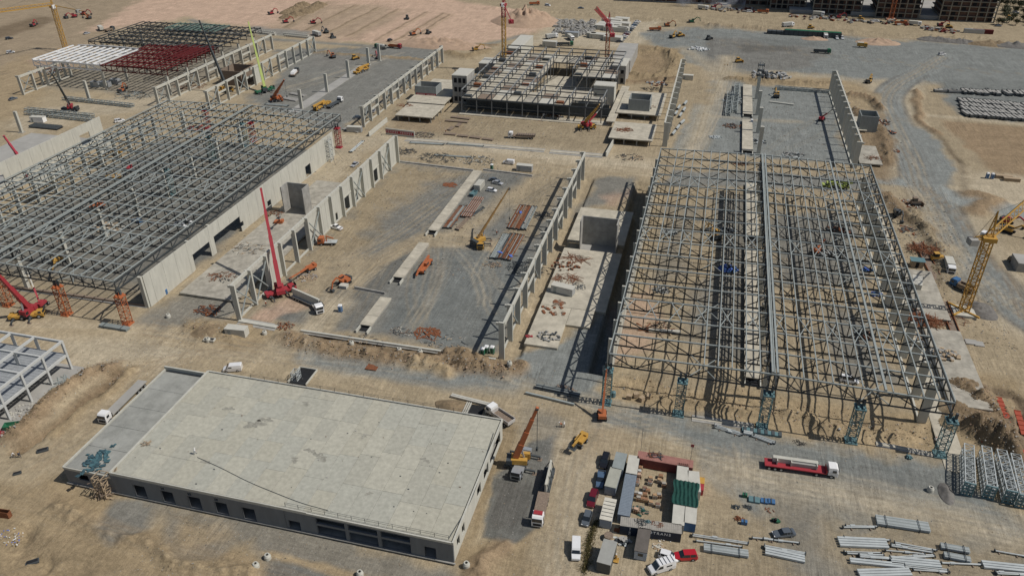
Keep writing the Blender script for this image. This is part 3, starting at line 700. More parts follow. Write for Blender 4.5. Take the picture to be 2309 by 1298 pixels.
steel_roof('grey open steel truss roof over the right-hand hall, with teal lattice towers in front', -15.7, 22.3, 60.2, 152.0, 16, SP, 11.8, 15.1, 15.9, STEEL, 24, 'steel truss roofs', mid_beams=(46.0,), left_from=6)
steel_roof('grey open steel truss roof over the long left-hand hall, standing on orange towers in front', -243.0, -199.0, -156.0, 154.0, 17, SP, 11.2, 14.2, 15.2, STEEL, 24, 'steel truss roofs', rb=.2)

# ---- columns and walls of the right-hand hall
precast_row('grey precast wall row standing under the left eave of the right-hand truss roof', -16.6, 163.4, 14, B, 11.6,
    {k: 'p' for k in range(14)}, side=1, corbel=1, top=True)
precast_row('row of broad precast columns standing under the right eave of the truss roof', 59.0, 163.4, 14, B, 11.4,
    {}, side=1, corbel=-1, cw=2.0, cd_=1.0, base=True, top=False)
precast_row('row of precast columns holding the ridge inside the right-hand truss roof', 22.3, 163.4, 14, B*1, 11.6, {}, side=1, corbel=-1, top=False, base=False, cw=1.5, cd_=1.0, skip=(1,2,4,5,7,8,10,11,13))
# ---- long left hall
precast_row('row of precast columns holding the ridge inside the left-hand grey steel roof', -199.0, 163.4, 14, B, 11.0, {}, side=1, corbel=-1, top=False, base=False, cw=1.3, cd_=1.0, skip=(1,3,5,7,9,11,13))
precast_row('row of precast columns under the far eave of the left-hand grey steel roof', -242.5, 163.4, 14, B, 11.0, {2:'u',3:'u',6:'u',7:'u',10:'u'}, side=-1, corbel=-1, top=True, base=True)

def panel_wall(label, X, y0, y1, H, holes, thick=.3, panel=2.23, mt=None, group=None, along='y'):
    """solid panel wall with door openings; each panel stands a shade proud of the next"""
    mt = mt or CONC
    t = thing('panel_wall', label, 'wall', (X, y0, 0) if along == 'y' else (y0, X, 0), 0, group)
    n = max(1, round((y1-y0)/panel)); w_ = (y1-y0)/n
    def bx(m, u0, u1, z0, z1, p=0):
        if along == 'y': m.box(-thick/2, thick/2+p, u0, u1, z0, z1, mt)
        else: m.box(u0, u1, -thick/2-p, thick/2, z0, z1, mt)
    for k in range(n):
        u0, u1 = k*w_, (k+1)*w_-.03; m = MB(); p = .03 if k % 2 else 0.0
        cuts = [(h[0]-y0, h[1]-y0, h[2], h[3]) for h in holes if h[0]-y0 < u1 and h[1]-y0 > u0]
        if not cuts: bx(m, u0, u1, 0, H, p)
        else:
            a, b, za, zb_ = cuts[0]; a, b = max(a, u0), min(b, u1)
            if a > u0+.05: bx(m, u0, a, 0, H, p)
            if b < u1-.05: bx(m, b, u1, 0, H, p)
            if za > .05: bx(m, a, b, 0, za, p)
            if zb_ < H-.05: bx(m, a, b, zb_, H, p)
        kid(t, 'wall_panel', m.mesh('wall_panel'))
    return t
def yy(px, py, X):   # Y where the pixel ray meets the plane X
    v = CF*FPX + CA*(px-IW/2) - CU*(py-IH/2); return float(v[1]*X/v[0])
Bw = panel_wall('long pale cast wall with square black doors along the right side of the left-hand hall', -155.0, 163.6, 290.0, 10.6,
    [(206.7-8, 206.7+8, 0, 6.0), (186, 196, -1, 5.6), (233, 235.5, 1.2, 3.4), (243, 247.5, 0, 4.8), (263.5, 268, 0.2, 5.0), (214.5,216.3,1.8,3.6)], panel=3.0)
for y in (163.3, 186.6, 198.3):
    m = MB(); m.box(-1.25, 0, -.4, .4, 0, 10.5, CONC); kid(Bw, 'column', m.mesh('column'), (-.16, y-163.6, 0))
# ---- walls left beyond the long hall
panel_wall('pale cast wall with a square window opening behind the leaning pink crane', -266.0, 160.0, 283.0, 11.0, [(268.5, 274.5, 2.2, 7.0), (222, 226, 3, 6.5), (206,212,0,5)], panel=3.0)
def core(label, x0, x1, y0, y1, H, t_=.35, mt=None, open_side=None, extra=None):
    """cast stair core: walls around an open shaft"""
    mt = mt or CONCD; T = thing('stair_core', label, 'concrete core', ((x0+x1)/2, (y0+y1)/2, 0)); cx, cy = (x0+x1)/2, (y0+y1)/2
    for nm, q in (('S', (x0, x1, y0, y0+t_)), ('N', (x0, x1, y1-t_, y1)), ('W', (x0, x0+t_, y0+t_, y1-t_)), ('E', (x1-t_, x1, y0+t_, y1-t_))):
        if open_side and nm in open_side: continue
        m = MB(); h = H*(1 if nm != extra else .8); m.box(q[0]-cx, q[1]-cx, q[2]-cy, q[3]-cy, 0, h, mt)
        if nm == 'N' : m.box(q[0]-cx+1, q[1]-cx-1, q[2]-cy-.05, q[2]-cy, H*.45, H*.45+.25, SLABG)
        kid(T, 'core_wall', m.mesh('core_wall'))
    m = MB(); m.box(x0-cx+t_, x1-cx-t_, y0-cy+t_, y1-cy-t_, .1, .3, SLABG); kid(T, 'floor_slab', m.mesh('floor_slab'))
    return T
def slab(label, x0, x1, y0, y1, z1, z0=None, mt=None, name='floor_slab', cat='slab', col=True, seams=6.0, group=None):
    mt = mt or SLAB; z0 = z1-.45 if z0 is None else z0
    t = thing(name, label, cat, ((x0+x1)/2, (y0+y1)/2, 0), 0, group); cx, cy = (x0+x1)/2, (y0+y1)/2
    m = MB(); m.box(x0-cx, x1-cx, y0-cy, y1-cy, z0, z1, mt); kid(t, 'deck', m.mesh('deck'))
    # pour strips, each a few mm proud in its own tone
    k = max(1, round((y1-y0)/seams)); m = MB()
    for i in range(k):
        a, b = y0+(y1-y0)*i/k+.06, y0+(y1-y0)*(i+1)/k-.06
        m.box(x0-cx+.15, x1-cx-.15, a-cy, b-cy, z1+.001, z1+.02+.004*(i % 2), mt)
    kid(t, 'pour_strip', m.mesh('pour_strip'))
    if col and z0 > 0.8:
        m = MB()
        for xx in np.arange(x0+1.2, x1-1, max(4, (x1-x0-2.4)/3)):
            for yy_ in np.arange(y0+1.2, y1-1, max(5, (y1-y0-2.4)/4)): m.box(xx-.25-cx, xx+.25-cx, yy_-.25-cy, yy_+.25-cy, 0, z0-.002, CONCD)
        kid(t, 'support_posts', m.mesh('support_posts'))
    return t
# lane west: slab on grade between left hall and middle hall
slab('pale floor slab in the lane between the left-hand hall and the middle hall row', -150.5, -131.0, 171.5, 240.0, .9, z0=.3, seams=9, mt=WORN)
slab('cracked pale floor slab beside the small stair core in the lane', -149.5, -133.0, 241.0, 262.0, .5, z0=.0, seams=7, mt=WORN)
core('open-topped cast stair core standing in the lane between the two long halls', -147.0, -138.2, 230.4, 235.8, 11.0, open_side='S', mt=CONCD)
# slab east of middle hall
slab('large pale floor slab strewn with rusty rebar between the two right halls', -41.3, -21.8, 192.0, 228.8, .7, z0=-.6, seams=8)
slab('pale floor slab behind the tall cast stair core', -41.3, -21.8, 234.2, 261.0, 1.0, z0=-.5, seams=6)
core('tall open-fronted cast stair core between the middle hall and the right-hand hall', -36.4, -24.0, 229.0, 234.1, 10.8, open_side='S', mt=CONCD)
slab('near end of the pale rebar slab with scraps at its corner', -41.3, -32.0, 171.0, 191.9, .7, z0=-.6, seams=8)
slab('blank slab part in the hall\'s shadow beside the gravel ramp', -31.9, -25.0, 183.0, 191.9, .68, z0=-.6, seams=8)
# spine culvert slabs of the middle hall
def culvert(label, p1, p2, wid=3.6, h=1.1):
    a, b = at(*p1), at(*p2); L = b[1]-a[1]; t = thing('service_culvert', label, 'culvert', ((a[0]+b[0])/2, a[1], 0), 0, 'concrete culverts along the middle of the halls')
    n = max(1, round(L/6))
    for k in range(n):
        m = MB(); m.box(-wid/2, wid/2, L*k/n, L*(k+1)/n-.08, h-.3, h+.015*(k % 2), SLAB); kid(t, 'cover_slab', m.mesh('cover_slab'))
    for s in (-1, 1):
        m = MB(); m.box(s*(wid/2-.35)-.15, s*(wid/2-.35)+.15, 0, L, 0, h-.302, CONCD); kid(t, 'side_wall', m.mesh('side_wall'))
    m = MB(); m.box(-wid/2+.5, wid/2-.5, -1.6, .4, 0.02, .2, DARK); m.box(-wid/2, -wid/2+.3, -3, 0, 0, .9, CONC); m.box(wid/2-.3, wid/2, -3, 0, 0, .9, CONC); kid(t, 'open_end', m.mesh('open_end'))
    return t
culvert('nearest concrete culvert with a dark open end in the middle hall floor', (828,740), (868,676))
culvert('pale concrete culvert beside the orange telehandler in the middle of the hall floor', (905,632), (950,552))
culvert('long pale concrete culvert running to the back of the middle hall floor', (975,525), (1078,390))
culvert('concrete culvert under the front of the right-hand truss roof', (1686,858), (1700,560), 4.2, 1.2)
culvert('concrete culvert at the back of the right-hand truss roof', (1700,540), (1690,418), 4.2, 1.2)
culvert('concrete culvert nearest the truss roof in the far right hall', (1684,345), (1685,275), 4.6, 1.2)
culvert('concrete culvert farthest back in the far right hall', (1684,262), (1686,196), 4.6, 1.2)
slab('pale slab strip running between lone columns in the far grey yard', -203.5, -197.5, 338, 425, .25, z0=.02, seams=5, mt=SLABG)

# low walls / ground beams
def gbeam(label, p1, p2, h=.5, wd=.5, mt=None, name='ground_beam', cat='ground beam'):
    a, b = at(*p1), at(*p2); m = MB(); m.bar((0,0,h/2), (b[0]-a[0], b[1]-a[1], h/2), wd, h, mt or CONC)
    m.bar((0,0,.05), (b[0]-a[0], b[1]-a[1], .05), wd*2.4, .1, CONCD)
    o = m.obj(name); o.location = (a[0], a[1], 0); return tag(o, label, cat)
gbeam('long white-edged ground beam closing the front of the middle hall floor', (679,748), (1118,813), .7, .6)
gbeam('short ground beam at the foot of the nearest left column row', (540,724), (625,739), .5, 1.4)
gbeam('ground beam across the back of the middle hall floor, left part', (900,366), (1068,386), .7, .7, CONCD)
gbeam('ground beam across the back of the middle hall floor, right part', (1090,384), (1200,398), .7, .7, CONCD)
gbeam('dark rusty ground beam in front of the left-hand hall', (20,648), (335,691), .7, .8, TIMBD)
gbeam('pale concrete kerb strip in front of the lattice towers', (1560,942), (1700,962), .2, 1.0, SLAB)
slab('wide pale concrete strip under the right eave beside the rightmost lattice tower', 61.2, 66.2, 147, 290, .12, z0=.02, seams=9)
gbeam('short concrete kerb strip between lattice towers', (1975,1000), (2110,1026), .2, .7, SLAB)
gbeam('low concrete wall with rebar beside the excavator pit in the middle hall', (800,651), (868,664), .9, .4, CONCD)
gbeam('long pale concrete strip on the court in front of the multistorey frame', (915,315), (1228,340), .3, 1.8, SLAB)
gbeam('second pale concrete strip near the dump truck on the court', (1240,342), (1360,352), .3, 2.0, SLAB)
gbeam('low toothed concrete wall leading to the raised slab on the left of the court', (832,308), (873,274), 2.0, .4, CONC)
gbeam('low toothed concrete wall leading to the raised slab on the right of the court', (1366,354), (1386,318), 2.2, .4, CONC)
# ---------------------------------------------------------------- concrete-roof building in the foreground
def blob(m, cx, cy, z, r, mt, seed, n=16, thick=.004, el=1.0):
    rr = random.Random(seed); pts = []
    for k in range(n):
        a = 2*math.pi*k/n; q = r*(.7+.35*math.sin(a*2+seed)+.25*math.sin(a*5+seed*2)+.12*rr.random()); pts.append((cx+q*math.cos(a)*el, cy+q*math.sin(a)))
    m.prism(pts, z, z+thick, mt)
STAIN = mat('damp_concrete', (.31,.30,.25), .85, .25, 1.2)
def roof_building():
    t = thing('concrete_building', 'large low concrete building with a pale slab roof and a row of black door openings', 'building', (-82, 114, 0))
    ox, oy = -82, 114
    def L(nm, m): return kid(t, nm, m.mesh(nm))
    X0, X1, XS, Y0, Y1 = -126.3, -37.2, -114.0, 96.0, 132.8
    HZ, LZ = 6.2, 5.0
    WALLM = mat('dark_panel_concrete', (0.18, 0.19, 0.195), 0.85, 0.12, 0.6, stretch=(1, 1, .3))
    # deck with poured strips in slightly different tones
    tones = [mat('roof_concrete_%s' % nm, c, 0.88, 0.15, 1.1, bump=.1) for nm, c in (('warm', (0.425, 0.408, 0.328)), ('grey', (0.40, 0.39, 0.322)), ('cool', (0.408, 0.403, 0.338)), ('pale', (0.445, 0.43, 0.35)))]
    rr = random.Random(5)
    m = MB(); m.box(XS-ox+.3, X1-ox-.3, Y0-oy+.3, Y1-oy-.3, HZ-.6, HZ-.21, DARK)
    m.box(X0-ox+.3, XS-ox+.3, Y0-oy+.3, Y1-oy-1.0, LZ-.6, LZ-.21, DARK); L('roof_slab', m)
    m = MB(); lwm = mat('left_wing_concrete', (.315,.317,.285), .9, .22, .3); ns = 17; w_ = (X1-XS-.8)/ns
    for i in range(ns):
        cuts = [0]; 
        while cuts[-1] < 1: cuts.append(cuts[-1]+rr.choice([.17, .2, .25, .3]))
        cuts = [c for c in cuts if c < .93]+[1]
        for a, b in zip(cuts[:-1], cuts[1:]):
            u0, u1 = XS-ox+.4+i*w_, XS-ox+.4+(i+1)*w_-.045; v0 = Y0-oy+.4+(Y1-Y0-.8)*a; v1 = Y0-oy+.4+(Y1-Y0-.8)*b-.04
            m.box(u0, u1, v0, v1, HZ-.2, HZ-.05-rr.choice([0, .012]), rr.choice(tones))
    for i in range(3):
        for j in range(5):
            u0 = X0-ox+.4+i*3.95; v0 = Y0-oy+.4+j*7.0
            m.box(u0, u0+3.9, v0, v0+6.93, LZ-.2, LZ-.06-rr.choice([0, .012]), lwm)
    L('roof_paving', m)
    m = MB()   # parapets
    m.box(XS-ox-.15, X1-ox+.15, Y1-oy-.25, Y1-oy+.1, HZ-.6, HZ+.12, CONC)
    m.box(X1-ox-.2, X1-ox+.15, Y0-oy-.1, Y1-oy-.25, HZ-.6, HZ+.12, CONC)
    m.box(XS-ox-.2, XS-ox+.2, Y0-oy+.2, Y1-oy-.25, LZ-.6, HZ+.25, CONC)
    m.box(X0-ox-.15, X0-ox+.15, Y0-oy, Y1-oy-.8, LZ-.6, LZ+.2, CONC)
    m.box(X0-ox-.15, XS-ox-.2, Y1-oy-.8, Y1-oy-.4, LZ-.6, LZ+.9, CONC)
    m.box(X0-ox, XS-ox-.2, Y0-oy-.12, Y0-oy+.15, LZ-.45, LZ+.15, CONC)
    m.box(XS-ox-.1, -68-ox, Y0-oy-.12, Y0-oy+.15, HZ-.5, HZ+.2, CONC)
    m.box(-68-ox, X1-ox-.2, Y0-oy-.1, Y0-oy+.25, HZ-.5, HZ, CONC); L('parapet', m)
    # front wall: left wing, door wall, open bays
    def wall(nm, u0, u1, z0, z1, holes, mt, y=Y0, th=.3, off=0.0):
        m = MB(); us = sorted(set([u0, u1]+[h[0] for h in holes]+[h[1] for h in holes]))
        for a, b in zip(us[:-1], us[1:]):
            hs = sorted([(h[2], h[3]) for h in holes if h[0] <= a+1e-6 and h[1] >= b-1e-6]); z = z0
            for ha, hb in hs:
                if ha > z: m.box(a-ox, b-ox, y-oy-off, y-oy+th-off, z, ha, mt)
                z = hb
            if z < z1: m.box(a-ox, b-ox, y-oy-off, y-oy+th-off, z, z1, mt)
        return L(nm, m)
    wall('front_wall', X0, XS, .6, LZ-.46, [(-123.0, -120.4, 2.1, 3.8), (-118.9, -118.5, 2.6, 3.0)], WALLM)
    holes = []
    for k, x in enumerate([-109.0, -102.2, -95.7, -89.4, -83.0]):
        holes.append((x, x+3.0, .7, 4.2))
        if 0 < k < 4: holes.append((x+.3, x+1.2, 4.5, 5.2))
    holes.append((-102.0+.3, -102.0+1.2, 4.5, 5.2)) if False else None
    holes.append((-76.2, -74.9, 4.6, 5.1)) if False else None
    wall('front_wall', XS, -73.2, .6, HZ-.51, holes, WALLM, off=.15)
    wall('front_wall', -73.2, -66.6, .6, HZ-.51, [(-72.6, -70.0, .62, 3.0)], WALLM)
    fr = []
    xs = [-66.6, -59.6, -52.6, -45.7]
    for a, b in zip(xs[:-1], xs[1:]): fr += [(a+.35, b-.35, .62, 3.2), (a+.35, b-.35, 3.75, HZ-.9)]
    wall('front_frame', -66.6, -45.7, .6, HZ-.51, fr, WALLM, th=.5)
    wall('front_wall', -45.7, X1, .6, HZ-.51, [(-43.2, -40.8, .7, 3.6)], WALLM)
    # right side wall with triangular light through slots, back and left walls
    m = MB(); x = X1-ox
    for a, b, za, zb_ in [(96.3, 98.2, .6, 5.6), (98.2, 99.8, .6, 2.0), (98.2, 99.8, 4.6, 5.6), (99.8, 101.4, .6, 5.6), (101.4, 103, .6, 2), (101.4,103,4.6,5.6), (103, 112, .6, 5.6), (112, 114.5, .6, 1.4), (112, 114.5, 4.4, 5.6), (114.5, 117, .6, 5.6), (117, 120.5, .6, 1.4), (117, 120.5, 4.6, 5.6), (120.5, 122, .6, 5.6), (122, 130.5, .6, 1.4), (122, 130.5, 4.8, 5.6), (130.5, 132.5, .6, 5.6)]:
        m.box(x-.3, x+.05, a-oy, b-oy, za, zb_, CONC)
    L('side_wall', m)
    m = MB(); m.box(XS-ox, X1-ox-.3, Y1-oy-.5, Y1-oy-.26, .5, HZ-.61, CONC); m.box(X0-ox-.1, X0-ox+.2, Y0-oy+.3, Y1-oy-1.0, .5, LZ-.61, CONC)
    m.box(X0-ox+.2, XS-ox-.2, Y1-oy-1.2, Y1-oy-1.0, .5, LZ-.61, CONC); L('rear_wall', m)
    m = MB(); m.box(X0-ox-.3, X1-ox+.3, Y0-oy-.35, Y0-oy-.02, .35, .6, CONCD); m.box(X0-ox+.1, X1-ox-.1, Y0-oy-.3+.3, Y1-oy-.6, .38, .58, CONCD)
    m.box(X0-ox+.3, X1-ox-.3, Y0-oy+.4, Y0-oy+.7, -.4, .34, DARK); L('plinth', m)
    m = MB()   # interior columns seen through the bays
    for xx in np.arange(-110, -40, 7.0):
        for y_ in (103, 112, 121): m.box(xx-ox-.3, xx-ox+.3, y_-oy-.3, y_-oy+.3, .6, HZ-.62, CONCD)
    m.box(XS-ox, X1-ox-.4, 106-oy, 106.3-oy, .6, 3.4, CONCD)
    L('inner_columns', m)
    m = MB()   # dried puddles, patches and small roof fittings
    for k, (u, v_, q) in enumerate([(-92,117.5,1.6),(-90.5,119.5,1.1),(-75.6,112.6,.9),(-72.5,111.4,1.2),(-77.6,109.2,.8),(-66,120,.7),(-58,104,.6),(-101,121,.9),(-96,104,.7),(-50,116,.8),(-84,127,.8)]): blob(m, u-ox, v_-oy, HZ-.048, q, STAIN, k, 36, .006, 1.5); L('dried_puddle', m); m = MB()
    m = MB()
    for k in range(60): u, v_ = rr.uniform(XS+1, X1-1), rr.uniform(Y0+1, Y1-1); s = rr.uniform(.05, .2); m.box(u-ox-s, u-ox+s, v_-oy-s*.6, v_-oy+s*.6, HZ-.04, HZ+.05, rr.choice((OFFW, TIMBD, STEELD, SLABG)))
    L('roof_offcuts', m)
    # guard rails
    m = MB()
    def rail(a, b, z, n):
        a, b = Vector(a), Vector(b)
        for k in range(n+1):
            p = a.lerp(b, k/n); m.bar(p, p+Vector((0,0,1.1)), .07, .07, STEELD)
        for h in (.6, 1.08): m.bar(a+Vector((0,0,h)), b+Vector((0,0,h)), .045, .045, STEELD)
    rail((-73-ox, Y0-oy+.6, HZ), (X1-ox-1, Y0-oy+.6, HZ), HZ, 12); L('guard_rail', m); m = MB(); rail((XS+12-ox, Y1-oy-.1, HZ+.1), (X1-ox-8, Y1-oy-.1, HZ+.1), HZ, 15)
    L('guard_rail', m)
    m = MB(); m.box(-115.3-ox, -114.3-ox, 117-oy, 120-oy, LZ-.04, LZ+.35, STEELD); L('roof_hatch', m)
    return t
roof_building()


# ---------------------------------------------------------------- small frame building, bottom left
def frame_building():
    t = thing('frame_building', 'small two-storey grey precast frame with a corrugated first floor at the left edge', 'building frame', (-160, 112, 0)); ox, oy = -160, 112
    FRM = mat('frame_concrete', (0.50, 0.505, 0.48), .8, .08, 1.0)
    xs = [-187, -179.5, -172, -164.5, -156.0]; ys_ = [95.5, 103.6, 110.6, 117.6, 124.6, 131.6]
    z1, z2 = 4.9, 9.2
    for x in xs[1:]:
        for y in ys_:
            if x != xs[-1] and y in (103.6,): continue
            m = MB(); m.box(x-ox-.28, x-ox+.28, y-oy-.28, y-oy+.28, 0, z2, FRM); kid(t, 'column', m.mesh('column'))
    for y in ys_:
        m = MB(); m.box(xs[0]-ox, xs[-1]-ox-.29, y-oy-.22, y-oy+.22, z1-.7, z1, FRM); kid(t, 'floor_beam', m.mesh('floor_beam'))
        m = MB(); m.box(xs[1]-ox, xs[-1]-ox-.29, y-oy-.25, y-oy+.25, z2-.62, z2-.02, FRM); kid(t, 'roof_beam', m.mesh('roof_beam'))
    for x in xs[1:]:
        m = MB(); m.box(x-ox-.24, x-ox+.24, ys_[0]-oy+.3, ys_[-1]-oy-.3, z2-.55, z2+.05, FRM); kid(t, 'roof_beam', m.mesh('roof_beam'))
        m = MB(); m.box(x-ox-.24, x-ox+.24, ys_[0]-oy+.3, ys_[-1]-oy-.3, z1-.6, z1+.05, FRM); kid(t, 'floor_beam', m.mesh('floor_beam'))
    m = MB(); y = ys_[0]-oy
    while y < ys_[-1]-oy-.3: m.box(xs[0]-ox, xs[-1]-ox-.3, y, y+.95, z1+.06, z1+.14+(.05 if int(y*2) % 2 else 0), mat('decking_sheet', (.31,.325,.33), .5, .15, 1)); y += 1.0
    kid(t, 'decking', m.mesh('decking'))
    return t
frame_building()
slab('dark grey floor slab under the small frame building at the left edge', -190, -152.5, 92, 133, .1, z0=.02, mt=GRAVM if False else SLABG, seams=12)

# ---------------------------------------------------------------- lattice towers
def lattice(m, L, wx, wy, n, mt, chord=.16, web=.09, z0=0.0):
    for sx in (-1, 1):
        for sy in (-1, 1): m.bar((sx*wx/2, sy*wy/2, z0), (sx*wx/2, sy*wy/2, z0+L), chord, chord, mt)
    h = L/n
    for k in range(n+1):
        z = z0+k*h
        for s in (-1, 1): m.bar((-wx/2, s*wy/2, z), (wx/2, s*wy/2, z), web, web, mt); m.bar((s*wx/2, -wy/2, z), (s*wx/2, wy/2, z), web, web, mt)
        if k < n:
            a, b = (z, z+h) if k % 2 else (z+h, z)
            for s in (-1, 1): m.bar((-wx/2, s*wy/2, a), (wx/2, s*wy/2, b), web, web, mt); m.bar((s*wx/2, -wy/2, b), (s*wx/2, wy/2, a), web, web, mt)
def supp_tower(mt, cap, H=10.2, w=2.1, shoe=True):
    def f():
        t = thing('support_tower', None, None); m = MB(); lattice(m, H-1.2, w, w, 8, mt); kid(t, 'lattice_shaft', m.mesh('lattice_shaft'), (0,0,.3))
        m = MB(); m.box(-w/2-.2, w/2+.2, -w/2-.2, w/2+.2, H-.9, H-.55, cap)
        for sx in (-.6, .6):
            m.box(sx-.2, sx+.2, -w/2, w/2, H-.54, H-.1, cap); m.box(sx-.25, sx+.25, -.3, .3, H-.1, H+1.4, STEELD)
        kid(t, 'head_frame', m.mesh('head_frame'))
        m = MB(); m.box(-w/2-.3, w/2+.3, -w/2-.3, w/2+.3, 0, .3, cap); kid(t, 'base_frame', m.mesh('base_frame')); return t
    return f
TEALT = mat('teal_tower', (0.13, 0.22, 0.22), .5, .1, 1.0)
for px, lb in [((1530,928),'teal lattice tower second from the left under the front truss of the right-hand roof'), ((1718,955),'teal lattice tower with a long foot beam at the middle of the front truss'), ((1917,988),'teal lattice tower fourth from the left under the front truss'), ((2118,1026),'rightmost teal lattice tower standing on the pale concrete strip'), ((1367,905),'leftmost lattice tower at the front truss, beside the red boom lift')]:
    x, y, _ = at(*px); place('tt', supp_tower(TEALT, TEAL, 10.9), lb, 'support tower', (x, 152.0, 0), 0, 'teal lattice towers under the front truss', 'support_tower')
m = MB(); m.box(-4.5, 4.5, -.7, .7, 0, .5, TEAL)
for k in range(6): m.box(-4.2+k*1.6, -3.5+k*1.6, -.75, .75, .5, .62, STEELD)
o = m.obj('foot_beam'); o.location = (at(1712,958)[0]+.5, 149.9, 0); tag(o, 'long pale teal foot beam at the base of the middle lattice tower', 'steel beam')
for px, lb in [((285,733),'orange lattice tower at the right corner of the left-hand hall front'), ((152,708),'middle orange lattice tower in front of the left-hand hall'), ((20,688),'leftmost orange lattice tower in front of the left-hand hall')]:
    x, y, _ = at(*px); place('ot', supp_tower(ORANGE, ORANGE, 10.2, 2.0), lb, 'support tower', (x, 154.0, 0), 0, 'orange lattice towers under the front truss', 'support_tower')
for px, lb in [((765,333),'tall red open tower behind the right back corner of the left-hand hall'), ((470,290),'red lattice tower seen through the back of the left-hand steel roof'), ((572,320),'second red lattice tower seen through the back of the left-hand steel roof')]:
    x, y, _ = at(*px); place('rt', supp_tower(RED, RED, 9.6, 2.0), lb, 'support tower', (x, y, 0), 0, 'red lattice towers at the back of the left-hand hall', 'support_tower')
for px, lb in [((555,330),'teal lattice tower inside the back of the left-hand steel roof'), ((480,360),'teal lattice tower deep inside the left-hand steel roof beside a blue tank'), ((388,440),'teal lattice tower in the middle of the left-hand steel roof')]:
    x, y, _ = at(*px); place('tt', supp_tower(TEALT, TEAL), lb, 'support tower', (x, y, 0), 0, 'teal lattice towers inside the left-hand hall', 'support_tower')

# ---------------------------------------------------------------- far left steel hall
def far_hall():
    x0, x1, y0 = -361, -276, 333.0
    def sub(label, xa, xb, ya, n, mt, chord, div, xm=None, purl=None, group='steel truss roofs'):
        t = thing('steel_roof_frame', label, 'roof frame', ((xa+xb)/2, ya, 0), 0, group); cx = (xa+xb)/2
        tm = truss_mesh('roof_truss', xa-cx, xb-cx, 10.6, 13.4, 13.9, div, mt, chord, chord*.6)
        for k in range(n+1): kid(t, 'roof_truss', tm, (0, k*SP, 0))
        pm = MB(); pm.bar((0,0,0), (0,n*SP,0), chord*.9, chord, mt); pm = pm.mesh('purlin')
        for j in range(div+1): kid(t, 'purlin', purl or pm, (xa+(xb-xa)*j/div-cx, 0, 14.0))
        m = MB()
        for k in range(0, n, 2):
            for j in range(0, div, 3): a = xa+(xb-xa)*j/div-cx; b = xa+(xb-xa)*(j+1)/div-cx; m.bar((a, k*SP, 13.5), (b, (k+1)*SP, 13.5), chord*.6, chord*.6, mt)
        kid(t, 'bracing', m.mesh('bracing'))
        return t
    GRN = mat('dull_green_steel', (0.13, 0.20, 0.17), .6, .15, 1.0); BLK = mat('charcoal_steel', (0.055, 0.058, 0.06), .6, .2, 1.0)
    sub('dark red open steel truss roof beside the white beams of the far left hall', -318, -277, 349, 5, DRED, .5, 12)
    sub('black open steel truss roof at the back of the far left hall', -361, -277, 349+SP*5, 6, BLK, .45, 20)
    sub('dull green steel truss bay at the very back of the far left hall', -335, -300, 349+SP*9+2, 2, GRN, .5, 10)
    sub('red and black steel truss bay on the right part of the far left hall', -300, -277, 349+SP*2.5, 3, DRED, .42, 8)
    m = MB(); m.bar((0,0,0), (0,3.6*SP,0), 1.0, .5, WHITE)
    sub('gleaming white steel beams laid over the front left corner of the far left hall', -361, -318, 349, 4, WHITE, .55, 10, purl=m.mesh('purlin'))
    cm = MB(); cm.box(-.5, .5, -.5, .5, 0, 10.5, CONC); cm = cm.mesh('column')
    t = thing('column_grid', 'precast columns carrying the red, white and black steel of the far left hall', 'columns', (-318, 349, 0))
    for x in (-359, -318, -278):
        for k in range(0, 12, 2): kid(t, 'column', cm, (x+318, k*SP, 0))
far_hall()

